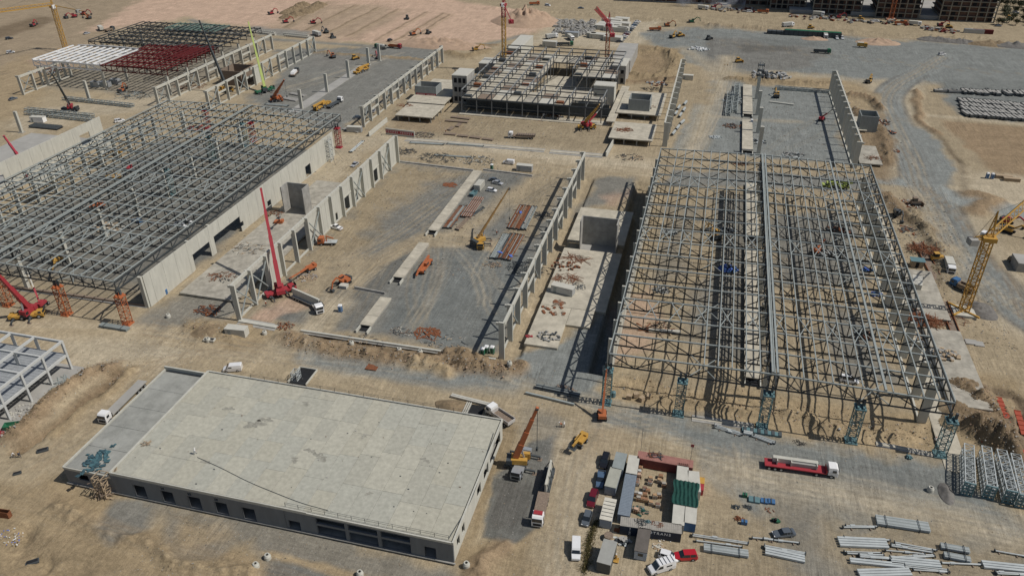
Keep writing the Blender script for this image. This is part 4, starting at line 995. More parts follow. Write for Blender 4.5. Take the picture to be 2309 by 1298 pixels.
# ---------------------------------------------------------------- central multistorey frame
def central():
    t = thing('frame_building', 'wide multistorey dark steel and concrete frame building around an open court in the centre back', 'building frame', (-82, 357, 0)); ox, oy = -82, 357
    DK = mat('dark_beam', (0.10, 0.105, 0.105), .6, .15, 1.0); MG = mat('mid_grey_beam', (0.22, 0.23, 0.23), .6, .12, 1.0)
    z1, z2 = 7.6, 11.3
    xs = list(np.arange(-118, -44, 7.7)); ysf = [356.6, 364.5, 372.5]; ysall = list(np.arange(356.6, 452, 8.2))
    cells = set()
    for i in range(len(xs)-1):
        for j in range(len(ysall)-1):
            front = j < 2; left = i < 4 and j < 11; back = j >= 9; rightb = i >= 6 and j >= 6
            if front or left or back or rightb: cells.add((i, j))
    cm = MB(); cm.box(-.22, .22, -.22, .22, 0, z2, MG); cm = cm.mesh('column')
    used = set()
    for (i, j) in cells:
        for a in (i, i+1):
            for b in (j, j+1): used.add((a, b))
    for k, (a, b) in enumerate(sorted(used)):
        if k < 100: kid(t, 'column', cm, (xs[a]-ox, ysall[b]-oy, 0))
    runs = {}; fl = MB()
    done = set()
    for (i, j) in cells:
        for (p, q) in (((i, j), (i+1, j)), ((i, j+1), (i+1, j+1)), ((i, j), (i, j+1)), ((i+1, j), (i+1, j+1))):
            if (p, q) in done: continue
            done.add((p, q)); A = (xs[p[0]]-ox, ysall[p[1]]-oy); Bq = (xs[q[0]]-ox, ysall[q[1]]-oy)
            along_x = p[1] == q[1]
            runs.setdefault((along_x, p[1] if along_x else p[0]), []).append((A, Bq))
        if not (i in (7, 8) and j in (0,)): fl.box(xs[i]-ox+.25, xs[i+1]-ox-.25, ysall[j]-oy+.25, ysall[j+1]-oy-.25, z1+.06, z1+.28, (SLAB, OFFW, SLAB, TIMBD, SLAB, WORN, SLAB)[(i*3+j*2) % 7])
        if (i*5+j*3) % 6 == 0: fl.box(xs[i]-ox+1, xs[i]-ox+4.5, ysall[j]-oy+1, ysall[j]-oy+3.5, z1+.28, z1+1.2+(i+j) % 3*.5, (STEELD, TIMB, RUST, OFFW)[(i+j) % 4])
    
    for (ax_, _), sg in runs.items():
        sg.sort(key=lambda q: q[0][0 if ax_ else 1]); ch = []
        for A, Bq in sg:
            if ch and abs(ch[-1][1][0]-A[0])+abs(ch[-1][1][1]-A[1]) < .1: ch[-1][1] = Bq
            else: ch.append([A, Bq])
        for A, Bq in ch:
            for zz_, s_, mm_ in ((z2+.2, .5, DK if ax_ else MG), (z1-.25, .45, DK)): m = MB(); m.bar((A[0], A[1], zz_), (Bq[0], Bq[1], zz_), .34, s_, mm_); kid(t, 'frame_beam', m.mesh('frame_beam'))
    kid(t, 'first_floor', fl.mesh('first_floor'))
    m = MB(); m.bar((-118-ox, -.35, 3.9), (-45-ox, -.35, 3.9), .25, .3, DK); kid(t, 'mid_rail', m.mesh('mid_rail')); m = MB(); m.box(-118-ox, -46-ox, 7.2, 7.5, .3, z1-.6, STEELD); m.box(-118-ox, -117.7-ox, 7.6, 80, .3, z1-.6, STEELD); kid(t, 'inner_wall', m.mesh('inner_wall')); m = MB(); m.box(-118-ox, -44-ox, 356.1-oy, 356.3-oy, z1-.5, z1+.1, STEELD); kid(t, 'fascia', m.mesh('fascia'))  # dark sheets added below the first floor, standing in for interior shade
    m = MB(); m.box(-119-ox, -43-ox, 354-oy, 360-oy, .02, .3, SLAB); m.box(-90-ox, -50-ox, 374-oy, 430-oy, .02, .22, SLAB); kid(t, 'ground_slab', m.mesh('ground_slab'))
    return t
central()
def block(label, x0, x1, y0, y1, H, wins=(), mt=None, roof=OFFW, name='stair_tower', cat='stair tower', banner=None):
    """cast tower: walls, roof, framed dark openings on the near face"""
    mt = mt or CONCD; cx, cy = (x0+x1)/2, (y0+y1)/2; t = thing(name, label, cat, (cx, cy, 0)); hx, hy = (x1-x0)/2, (y1-y0)/2
    m = MB(); m.box(-hx, hx, -hy, hy, 0, H-.3, mt); m.box(-hx, -hx+.02, -hy, hy, 0, 0.01, mt); kid(t, 'wall', m.mesh('wall'))
    m = MB(); m.box(-hx-.15, hx+.15, -hy-.15, hy+.15, H-.298, H, roof); m.box(-hx+.5, hx-.5, -hy+.5, hy-.5, H, H+.12, roof); kid(t, 'roof', m.mesh('roof'))
    for (u, z, w_, h_) in wins:
        m = MB(); m.box(-hx+u, -hx+u+w_, -hy-.02, -hy+.3, z, z+h_, DARK)
        m.box(-hx+u-.1, -hx+u+w_+.1, -hy-.12, -hy-.001, z-.12, z, mt); kid(t, 'window', m.mesh('window'))
    return t
W3 = [(u, z, 1.6, 2.4) for z in (1.2, 6.0, 10.6) for u in (1.0, 3.3, 5.6)]
block('tall pale stair tower with nine dark windows at the left corner of the multistorey frame', -127.3, -119.4, 370.7, 384, 14.4, W3)
block('white-roofed cast stair block in the front right part of the multistorey frame', -57.0, -46.6, 384.2, 392, 10.0, [(0.8, 5, .8, 1.2)], CONC)
block('white-roofed stair tower with two rows of openings at the back right of the multistorey frame', -53.0, -45.6, 421.8, 438, 10.3, [(1.5, 6, 1.8, 2), (4.8, 6, 1.6, 2), (1.5, 1, 1.8, 2.4), (4.8, 1, 1.6, 2.6)])
block('low flat-roofed block at the back left of the multistorey frame', -129.5, -119.5, 425, 438, 6.0, [], CONCD)
block('long pale roofed wing stretching behind the left of the multistorey frame', -120.5, -112.5, 455, 489, 7.6, [], CONC, name='roofed_wing', cat='building')
block('long grey roofed wing stretching behind the right of the multistorey frame', -56.5, -45.8, 443, 483, 7.6, [], CONCD, roof=SLABG, name='roofed_wing', cat='building')
# hut-like shafts with banners
SHT = mat('ribbed_cladding', (0.28, 0.30, 0.29), .7, .15, 3.0, stretch=(1, 1, .1))
def shaft(label, p1, p2, topy, dep=8.0, banner=None):
    a, b = at(*p1), at(*p2); H = 6.5
    x0, x1, y0 = a[0], b[0], a[1]; T = core(label, x0, x1, y0, y0+dep, topy, .3, SHT)
    if banner:
        m = MB(); m.box(-(x1-x0)/2+.6, (x1-x0)/2-.1, -dep/2-.08, -dep/2-.02, banner[0], banner[1], RED)
        n = 13; step = ((x1-x0)-1.6)/n
        for k in range(n):
            if k == 6: continue
            u = -(x1-x0)/2+1.1+k*step; z0 = banner[0]+.35; z1 = banner[1]-.35; y_ = -dep/2-.12
            m.box(u, u+step*.55, y_, y_+.03, z1-.1, z1, WHITE); m.box(u+step*.2, u+step*.32, y_, y_+.03, z0, z1-.1, WHITE)
            m.box(u, u+step*.55, y_, y_+.03, (z0+z1)/2-.06, (z0+z1)/2+.06, WHITE)
            if k % 2: m.box(u, u+step*.55, y_, y_+.03, z0-.02, z0+.08, WHITE)
        kid(T, 'banner', m.mesh('banner'))
    return T
shaft('open-topped ribbed shaft with a red and white banner beside the stair tower', (937,226), (985,229), 7.5, 9, (2.6, 4.0))
shaft('open-topped ribbed shaft on the pale slab right of the multistorey frame', (1415,262), (1462,268), 8.5, 10)
shaft('square cast shaft beyond the right wall of the far right hall', (1935,297), (1975,300), 7.5, 9)
# raised slabs of the court
s1 = rect((872,268), (998,228), 3.2)
slab('raised pale slab with rebar piles at the left of the court', -146, -127, 338, 357, 3.0)
slab('pale apron slab behind the left raised slab of the court', -148, -128, 358.5, 400, 3.0)
slab('raised pale slab with rusty bars at the right of the court', -41.5, -22.0, 331, 353, 3.0)
slab('long pale slab right of the multistorey frame', -43, -21.5, 366, 402, 3.0)
slab('narrow pale slab walkway along the right of the multistorey frame', -46.0, -41.9, 354, 412, 2.4)
slab('rebar-covered slab beyond the right wall of the far right hall', 64, 73, 330, 352, 1.2, mt=WORN)
slab('rusty rebar-covered slab beyond the grey shaft', 63.5, 72, 372, 392, 1.2)
slab('pale slab strewn with rebar beside the right eave of the truss roof', 66, 75, 211, 240, 1.0, mt=WORN)
slab('pale slab covered with timber boards beside the right eave of the truss roof', 66.5, 76, 170, 205, 1.4, mt=WORN)
# long rebar cage/pit strip on the right
def rust_strip(label, pts, w_=1.6, h=.5):
    P = [at(*p) for p in pts]; m = MB()
    for a, b in zip(P[:-1], P[1:]):
        for o_ in (-w_/2, w_/2): m.bar((a[0]+o_-P[0][0], a[1]-P[0][1], h), (b[0]+o_-P[0][0], b[1]-P[0][1], h), .18, .3, RUST)
        m.bar((a[0]-P[0][0], a[1]-P[0][1], .12), (b[0]-P[0][0], b[1]-P[0][1], .12), w_, .2, TIMBD)
    o = m.obj('rebar_trench'); o.location = (P[0][0], P[0][1], 0.0); return tag(o, label, 'rebar cage')
rust_strip('long rust-coloured rebar trench running down right of the truss roof', [(2070,548), (2115,635)], 3.0)
rust_strip('rusty formwork strip beside the boards right of the truss roof', [(2125,680), (2180,820)], 2.4)
# ---------------------------------------------------------------- vehicles
def wheel_mesh(r=.34, w_=.24):
    m = MB(); m.cyl((0,-w_/2,0), (0,w_/2,0), r, BLACK, 12); m.cyl((0,-w_/2-.015,0), (0,w_/2+.015,0), r*.55, CHROME, 8); return m.mesh('wheel')
WH = {}
def wheels(t, xs, half, r=.34, w_=.24):
    k = (r, w_)
    if k not in WH: WH[k] = wheel_mesh(r, w_)
    for x in xs:
        for s in (-1, 1): kid(t, 'wheel', WH[k], (x, s*(half-w_/2+.02), r))
def sec(x, w0, z0, w1, z1, w2, z2): return [(x,-w0,z0),(x,-w1,z1),(x,-w2,z2),(x,w2,z2),(x,w1,z1),(x,w0,z0)]
CARMAT = {}
def paint(nm):
    c = {'white':(.75,.75,.74),'silver':(.38,.39,.40),'grey':(.10,.115,.13),'black':(.012,.012,.014),'red':(.42,.012,.02),'darkred':(.13,.008,.015),'blue':(.08,.13,.2),'yellow':(.6,.5,.03),'lgrey':(.22,.23,.24)}[nm]
    k = 'car_paint_'+nm
    if k not in MATS: m = mat(k, c, .25, .04, 1.0, spec=.6); m.node_tree.nodes['Principled BSDF'].inputs['Coat Weight'].default_value = .6
    return MATS[k]
SPEC = {  # L, W, H, belt, hood z, cabin x0..x3 (rear base, rear top, front top, front base)
 'sedan': (4.6,1.8,1.42,.88,.80,(-1.75,-1.15,.35,1.05),.92),'hatch': (4.0,1.74,1.48,.9,.82,(-1.95,-1.6,.3,1.0),0),
 'suv': (4.7,1.9,1.72,1.05,.98,(-2.25,-2.0,.4,1.15),0),'pickup': (5.2,1.86,1.72,1.05,1.0,(-.75,-.55,.55,1.25),.95)}
def car(kind, pn):
    L, W, H, belt, hood, cx, boot = SPEC[kind]; P = paint(pn)
    def f():
        t = thing('parked_car', None, None); h = L/2; w_ = W/2
        m = MB(); boot_ = boot or belt
        m.loft([sec(-h, w_*.86,.38, w_*.92,.6, w_*.8,boot_*.93), sec(-h+.25, w_*.95,.26, w_,.62, w_*.92,boot_), sec(cx[0]+.1, w_*.96,.24, w_,.62, w_*.93,belt),
                sec(cx[3], w_*.96,.24, w_,.62, w_*.92,belt*.98), sec(h-.35, w_*.95,.26, w_*.97,.58, w_*.82,hood*.95), sec(h, w_*.8,.34, w_*.84,.52, w_*.66,hood*.74)], P)
        kid(t, 'body', m.mesh('body'))
        m = MB(); c0, c1, c2, c3 = cx; b = belt-.02
        m.loft([[(c0,-w_*.88,b),(c0,-w_*.87,b+.01),(c0,w_*.87,b+.01),(c0,w_*.88,b)], [(c1,-w_*.9,b),(c1,-w_*.72,H-.06),(c1,w_*.72,H-.06),(c1,w_*.9,b)],
                [(c2,-w_*.9,b),(c2,-w_*.72,H-.05),(c2,w_*.72,H-.05),(c2,w_*.9,b)], [(c3,-w_*.88,b),(c3,-w_*.87,b+.01),(c3,w_*.87,b+.01),(c3,w_*.88,b)]], GLASS)
        kid(t, 'windows', m.mesh('windows'))
        m = MB(); m.box(c1-.03, c2+.03, -w_*.74, w_*.74, H-.055, H, P)
        for xx in (c1+.1, (c1+c2)/2, ):
            for s in (-1, 1): m.bar((xx, s*w_*.905, b), (xx, s*w_*.735, H-.05), .1, .05, P)
        kid(t, 'roof', m.mesh('roof'))
        if kind == 'pickup':
            m = MB(); m.box(-h+.15, c0-.1, -w_*.82, w_*.82, .9, .97, BLACK); kid(t, 'load_bed', m.mesh('load_bed'))
        for s in (-1, 1):
            m = MB(); m.box(h-.2, h-.04, s*w_*.66-.16, s*w_*.66+.16, .56, .68, WHITE); kid(t, 'headlight', m.mesh('headlight'))
            m = MB(); m.box(-h-.02, -h+.08, s*w_*.7-.14, s*w_*.7+.14, .62, .78, RED); kid(t, 'tail_light', m.mesh('tail_light'))
        wheels(t, (-L*.29, L*.31), w_, .33 if kind != 'suv' else .38)
        return t
    return f
def van(pn='white', L=5.3, W=2.0, H=2.3, bars=False, hood=True, open_=False):
    P = paint(pn)
    def f():
        t = thing('parked_van', None, None); h, w_ = L/2, W/2; m = MB()
        m.loft([sec(-h, w_*.95,.35, w_,1.2, w_*.84,H-.08), sec(-h+.2, w_*.97,.3, w_,1.2, w_*.86,H), sec(h-1.75, w_*.97,.3, w_,1.2, w_*.86,H-.02), sec(h-.95, w_*.97,.3, w_,1.0, w_*.9,1.18), sec(h-.1, w_*.9,.32, w_*.92,.7, w_*.8,.92), sec(h, w_*.86,.36, w_*.87,.6, w_*.78,.8)], P)
        kid(t, 'body', m.mesh('body')); m = MB()
        m.add([(h-1.68,-w_*.8,H-.2),(h-.98,-w_*.84,1.24),(h-.98,w_*.84,1.24),(h-1.68,w_*.8,H-.2),(h-1.64,-w_*.8,H-.17),(h-.94,-w_*.84,1.27),(h-.94,w_*.84,1.27),(h-1.64,w_*.8,H-.17)], [(0,1,2,3),(4,5,6,7),(0,1,5,4),(2,3,7,6)], GLASS)
        kid(t, 'windscreen', m.mesh('windscreen'))
        for s in (-1, 1):
            m = MB(); y = s*(w_*.95+.02)
            m.add([(h-2.5,y,1.3),(h-1.15,y,1.3),(h-1.75,s*w_*.9,H-.35),(h-2.5,s*w_*.9,H-.35),(h-2.5,y+s*.02,1.3),(h-1.15,y+s*.02,1.3),(h-1.75,s*w_*.92,H-.35),(h-2.5,s*w_*.92,H-.35)], [(4,5,6,7),(0,1,5,4),(2,3,7,6),(1,2,6,5),(3,0,4,7)], GLASS); kid(t, 'side_window', m.mesh('side_window'))
            m = MB(); m.box(-h+.9, -h+2.1, min(y, y+s*.01)-.02, max(y, y+s*.01), 1.3, 1.72, GLASS) if bars else m.box(h-1.2, h-1.0, s*(w_+.08)-.1, s*(w_+.08)+.1, 1.2, 1.5, BLACK); kid(t, 'side_window' if bars else 'mirror', m.mesh('panel'))
            m = MB(); m.box(h-.2, h-.03, s*w_*.68-.15, s*w_*.68+.15, .62, .8, WHITE if False else CHROME); kid(t, 'headlight', m.mesh('headlight'))
        if bars:
            for x in (-h+.5, -h+1.3, -h+2.1, -h+2.9): m = MB(); m.bar((x,-w_*.84,H+.07), (x,w_*.84,H+.07), .07, .07, STEELD); kid(t, 'roof_bar', m.mesh('roof_bar'))
        wheels(t, (-h+1.1, h-.95), w_, .35); return t
    return f
def cab(m, x0, H=3.0, P=WHITE, w_=1.22, roofc=None):
    """truck cab occupying x0-2.1 .. x0"""
    m.loft([sec(x0-2.1, w_*.96,.9, w_,1.8, w_*.92,H), sec(x0-.5, w_*.96,.8, w_,1.8, w_*.9,H+.05), sec(x0-.12, w_*.96,.6, w_*.98,1.7, w_*.86,H-.3), sec(x0, w_*.94,.5, w_*.95,1.5, w_*.9,1.75)], P)
    m.box(x0-.09, x0+.05, -w_*.84, w_*.84, 1.72, 2.55, GLASS)
    for s in (-1, 1): m.box(x0-1.3, x0-.45, s*w_-.03 if s > 0 else -w_-.03, s*w_+.03 if s > 0 else -w_+.03, 1.75, 2.4, GLASS)
    m.box(x0-.08, x0+.07, -w_*.7, w_*.7, .75, 1.35, BLACK)
    if roofc: m.box(x0-1.9, x0-.9, -w_*.75, w_*.75, H+.02, H+.3, roofc)
def truck(kind='flat', cabc=WHITE, bodyc=RED, L=9.0, nax=3, roofc=None, load=None):
    def f():
        t = thing('truck', None, None); h = L/2; m = MB(); cab(m, h, 2.9, cabc, roofc=roofc); kid(t, 'cab', m.mesh('cab'))
        m = MB(); m.box(-h, h-2.2, -.45, .45, .75, 1.05, STEELD); kid(t, 'chassis', m.mesh('chassis')); m = MB(); b0, b1 = -h, h-2.35
        if kind == 'flat':
            m.box(b0, b1, -1.25, 1.25, 1.06, 1.3, bodyc); m.box(b1-.15, b1, -1.25, 1.25, 1.3, 2.0, bodyc)
        elif kind == 'tip':
            m.box(b0, b1, -1.2, 1.2, 1.06, 1.2, bodyc)
            for s in (-1, 1): m.box(b0, b1, s*1.2-.06, s*1.2+.06, 1.2, 2.1, bodyc)
            m.box(b0-.02, b0+.1, -1.14, 1.14, 1.2, 2.0, bodyc); m.box(b1-.1, b1, -1.14, 1.14, 1.2, 2.4, bodyc)
            m.box(b0+.15, b1-.15, -1.1, 1.1, 1.2, 1.45, load or SOIL)
        elif kind == 'box': m.box(b0, b1+.1, -1.22, 1.22, 1.06, 3.1, bodyc); m.box(b0+.02, b1+.08, -1.24, 1.24, 3.1, 3.16, OFFW)
        elif kind == 'mix':
            m.cyl((b0+.6,0,2.2), (b0+2.2,0,2.1), .8, bodyc, 12, 1.2); m.cyl((b0+2.2,0,2.1), (b1-1.2,0,1.95), 1.2, bodyc, 12); m.cyl((b1-1.2,0,1.95), (b1,0,1.9), 1.2, bodyc, 12, .7)
            m.box(b0-.4, b0+.8, -.4, .4, 2.3, 3.1, STEELD)
        elif kind == 'crane': 
            m.box(b0, b1, -1.2, 1.2, 1.06, 1.25, bodyc); m.cyl((b1-.6,0,1.2), (b1-.6,0,3.2), .2, ORANGE, 8); m.bar((b1-.6,0,3.2), (b0+1,0.2,2.4), .3, .35, ORANGE)
        kid(t, {'flat':'flatbed','tip':'tipper_body','box':'box_body','mix':'mixer_drum','crane':'load_bed'}[kind], m.mesh('body'))
        ax = {2:(-h+1.6, h-1.3), 3:(-h+1.2, -h+2.5, h-1.3), 4:(-h+1.2, -h+2.5, h-2.9, h-1.3), 5:(-h+1.0,-h+2.3,-h+3.6,h-4.4,h-1.3)}[nax]
        wheels(t, ax, 1.22, .5, .3); return t
    return f
def mobile_crane(label, base, rz, tipz=None, tip=None, c1=YELLOW, c2=YELLOW, L=11.0, nax=4, boomc=None, name='mobile_crane', w0=1.0, outr=True, slew=None, tipc=None, hook=True, group=None, nsec=4):
    x, y, _ = at(*base); boomc = boomc or c2; t = thing(name, label, 'crane', (x, y, 0), rz, group); h = L/2
    m = MB(); m.box(-h, h-1.9, -1.2, 1.2, .8, 1.5, c1); m.box(-h, -h+1, -1.25, 1.25, 1.5, 1.8, c1); m.box(-1.5, 1.2, -1.3, 1.3, .7, 1.6, STEELD); kid(t, 'carrier', m.mesh('carrier'))
    m = MB(); cab(m, h, 2.1, c1); kid(t, 'driver_cab', m.mesh('driver_cab'))
    wheels(t, [(-h+1.2+k*(L-2.6)/(nax-1)) for k in range(nax)], 1.28, .62, .4)
    if outr:
        for xx in (-h+1.4, h-3.4):
            m = MB(); m.box(xx-.2, xx+.2, -3.6, 3.6, .75, 1.05, STEELD)
            for s in (-1, 1): m.box(xx-.12, xx+.12, s*3.5-.12, s*3.5+.12, .1, .75, STEELD); m.box(xx-.5, xx+.5, s*3.5-.5, s*3.5+.5, .02, .1, TIMBD)
            kid(t, 'outrigger', m.mesh('outrigger'))
    if tip is None:   # stowed boom along the carrier
        m = MB(); m.box(-2.4, .6, -1.1, 1.1, 1.7, 3.0, c2); m.box(-3.4, -2.4, -1.2, 1.2, 1.7, 2.6, boomc); kid(t, 'superstructure', m.mesh('superstructure'))
        m = MB(); m.bar((-2.2,0,3.0), (h+1.2,0,2.9), .8, .9, boomc); m.bar((h+1.2,0,2.9), (h+2.0,0,2.9), .6, .6, STEELD); kid(t, 'boom', m.mesh('boom')); return t
    T = Vector(at(*tip, tipz)); P0 = Vector((x, y, 0)); d = T-P0; az = math.atan2(d.y, d.x)-rz
    sup = MB(); q = 1
    def rot(a, b, c): return (a*math.cos(az)-b*math.sin(az), a*math.sin(az)+b*math.cos(az), c)
    for (cx_, cy_, cz_, dx, dy, dz, mt) in ((-.4,0,2.3,3.6,2.3,1.3,c2),(-2.6,0,2.2,1.3,2.6,1.3,STEELD if c2 != RED else RED),(1.1,1.15,2.5,1.7,.9,1.6,c2),(1.3,1.62,2.6,1.0,.04,.9,GLASS)):
        sup.cbox(rot(cx_, cy_, cz_), (dx, dy, dz), mt, az)
    kid(t, 'superstructure', sup.mesh('superstructure'))
    loc = Matrix.Rotation(-rz, 3, 'Z') @ (T-P0); root = Vector(rot(-1.2, 0, 3.1)); v = loc-root; LL = v.length
    m = MB()
    for k in range(nsec):
        a, b = root+v*(k/nsec), root+v*((k+1)/nsec+(.02 if k < nsec-1 else 0)); s_ = w0*(1-.17*k)
        m.bar(a, b, s_, s_*1.1, boomc if not (tipc and k == nsec-1) else tipc)
    m.bar(loc-v.normalized()*.2, loc+Vector((0,0,-.5)), .7, .9, STEELD); kid(t, 'boom', m.mesh('boom'))
    m = MB(); m.bar(rot(.9,0,1.8), root+v*(.9/nsec), .35, .35, CHROME); kid(t, 'lift_cylinder', m.mesh('lift_cylinder'))
    if hook:
        m = MB(); hz = max(1.5, loc.z*.35); 
        for o_ in (-.12, .12): m.bar(loc+Vector((o_,0,-.4)), (loc.x+o_, loc.y, hz), .06, .06, STEELD)
        m.box(loc.x-.3, loc.x+.3, loc.y-.2, loc.y+.2, hz-.8, hz, STEELD); kid(t, 'hook_block', m.mesh('hook_block'))
    return t
def boom_lift(label, base, rz, tip=None, tipz=None, c=ORANGE, name='boom_lift'):
    x, y, _ = at(*base); t = thing(name, label, 'boom lift', (x, y, 0), rz)
    m = MB(); m.box(-1.5, 1.5, -.8, .8, .5, .95, STEELD); kid(t, 'chassis', m.mesh('chassis')); wheels(t, (-1.2, 1.2), 1.2, .5, .4)
    m = MB(); m.box(-1.9, 1.1, -1.0, 1.0, .98, 1.7, c); m.box(-2.2, -1.2, -.9, .9, 1.2, 2.1, c); kid(t, 'turntable', m.mesh('turntable'))
    m = MB()
    if tip is None:
        m.bar((-1.4,0,2.3), (3.6,0,1.9), .42, .5, c); e = Vector((3.6,0,1.9))
    else:
        T = Vector(at(*tip, tipz)); loc = Matrix.Rotation(-rz, 3, 'Z') @ (T-Vector((x, y, 0))); r0 = Vector((-.8,0,2.0)); v = loc-r0
        k = r0+v*.5+Vector((0,0,-v.length*.02)); m.bar(r0, k, .5, .55, c); m.bar(k, loc, .34, .38, OFFW if c is RED else c); e = loc
    kid(t, 'boom', m.mesh('boom'))
    m = MB()
    for z in (-.5, .1, .6):
        for s in (-1, 1): m.bar((e.x-.5, e.y+s*.9, e.z+z), (e.x+.6, e.y+s*.9, e.z+z), .07, .07, STEELD); m.bar((e.x-.5+(s+1)*.55, e.y-.9, e.z+z), (e.x-.5+(s+1)*.55, e.y+.9, e.z+z), .07, .07, STEELD)
    m.box(e.x-.5, e.x+.6, e.y-.9, e.y+.9, e.z-.6, e.z-.5, STEELD); kid(t, 'basket', m.mesh('basket')); return t
def excavator(c=ORANGE):
    def f():
        t = thing('excavator', None, None)
        for s in (-1, 1):
            m = MB(); m.xprism([(-1.9,.35),(-1.6,0.02),(1.6,0.02),(1.9,.35),(1.9,.6),(1.5,.85),(-1.5,.85),(-1.9,.6)], s*1.1-.25, s*1.1+.25, BLACK); kid(t, 'track', m.mesh('track'))
        m = MB(); m.box(-2.0, 1.2, -1.2, .3, .95, 2.1, c); m.box(-2.3, -1.6, -1.25, 1.25, .95, 2.2, STEELD); m.box(-1.6, .2, .3, 1.2, .95, 1.9, c); m.box(-.4, 1.3, -1.2, -.3, 2.1, 2.9, GLASS); m.box(-.45, 1.35, -1.25, -.25, 2.9, 3.0, c); kid(t, 'house', m.mesh('house'))
        m = MB(); m.bar((.8,.2,1.6), (3.4,.2,4.0), .4, .5, c); m.bar((3.4,.2,4.0), (5.2,.2,3.2), .35, .45, c); m.bar((5.2,.2,3.3), (5.9,.2,1.2), .3, .35, c); kid(t, 'arm', m.mesh('arm'))
        m = MB(); m.xprism([(5.5,1.2),(6.3,1.2),(6.2,.4),(5.6,.1),(5.2,.6)], -.4, .8, STEELD); kid(t, 'bucket', m.mesh('bucket')); return t
    return f
def dozer(c=YELLOW):
    def f():
        t = thing('bulldozer', None, None)
        for s in (-1, 1): m = MB(); m.xprism([(-1.9,.4),(-1.5,.02),(1.5,.02),(1.9,.4),(1.5,1.0),(-1.5,1.0)], s*1.0-.28, s*1.0+.28, BLACK); kid(t, 'track', m.mesh('track'))
        m = MB(); m.box(-1.9, 1.7, -.7, .7, .6, 1.9, c); m.box(-1.3, .2, -.75, .75, 1.9, 2.9, GLASS); m.box(-1.4, .3, -.85, .85, 2.9, 3.05, c); kid(t, 'body', m.mesh('body'))
        m = MB(); m.box(2.2, 2.4, -1.8, 1.8, .1, 1.4, c); m.bar((1.2,-1,.6), (2.2,-1,.6), .2, .2, c); m.bar((1.2,1,.6), (2.2,1,.6), .2, .2, c); kid(t, 'blade', m.mesh('blade')); return t
    return f
def telehandler(label, base, rz, c=ORANGE, L=8.5, frame=None):
    x, y, _ = at(*base); t = thing('telehandler', label, 'telehandler', (x, y, 0), rz); h = L/2
    m = MB(); m.box(-h+.5, h-1.5, -1.1, 1.1, .7, 1.5, c); m.box(-1.4, .6, .3, 1.2, 1.5, 2.6, c); m.box(-1.1, .5, .5, 1.22, 1.8, 2.5, GLASS); kid(t, 'body', m.mesh('body'))
    m = MB(); m.bar((-h+.6,-.1,2.5), (h-.6,-.1,1.9), .6, .7, c); m.bar((h-.6,-.1,1.9), (h+1.2,-.1,1.2), .45, .5, c); kid(t, 'boom', m.mesh('boom'))
    wheels(t, (-h+1.6, h-2.4), 1.3, .65, .5)
    if frame:
        m = MB(); m.box(-h+1, h-1, -1.35, -1.22, .9, 1.3, frame); kid(t, 'side_frame', m.mesh('side_frame'))
    return t
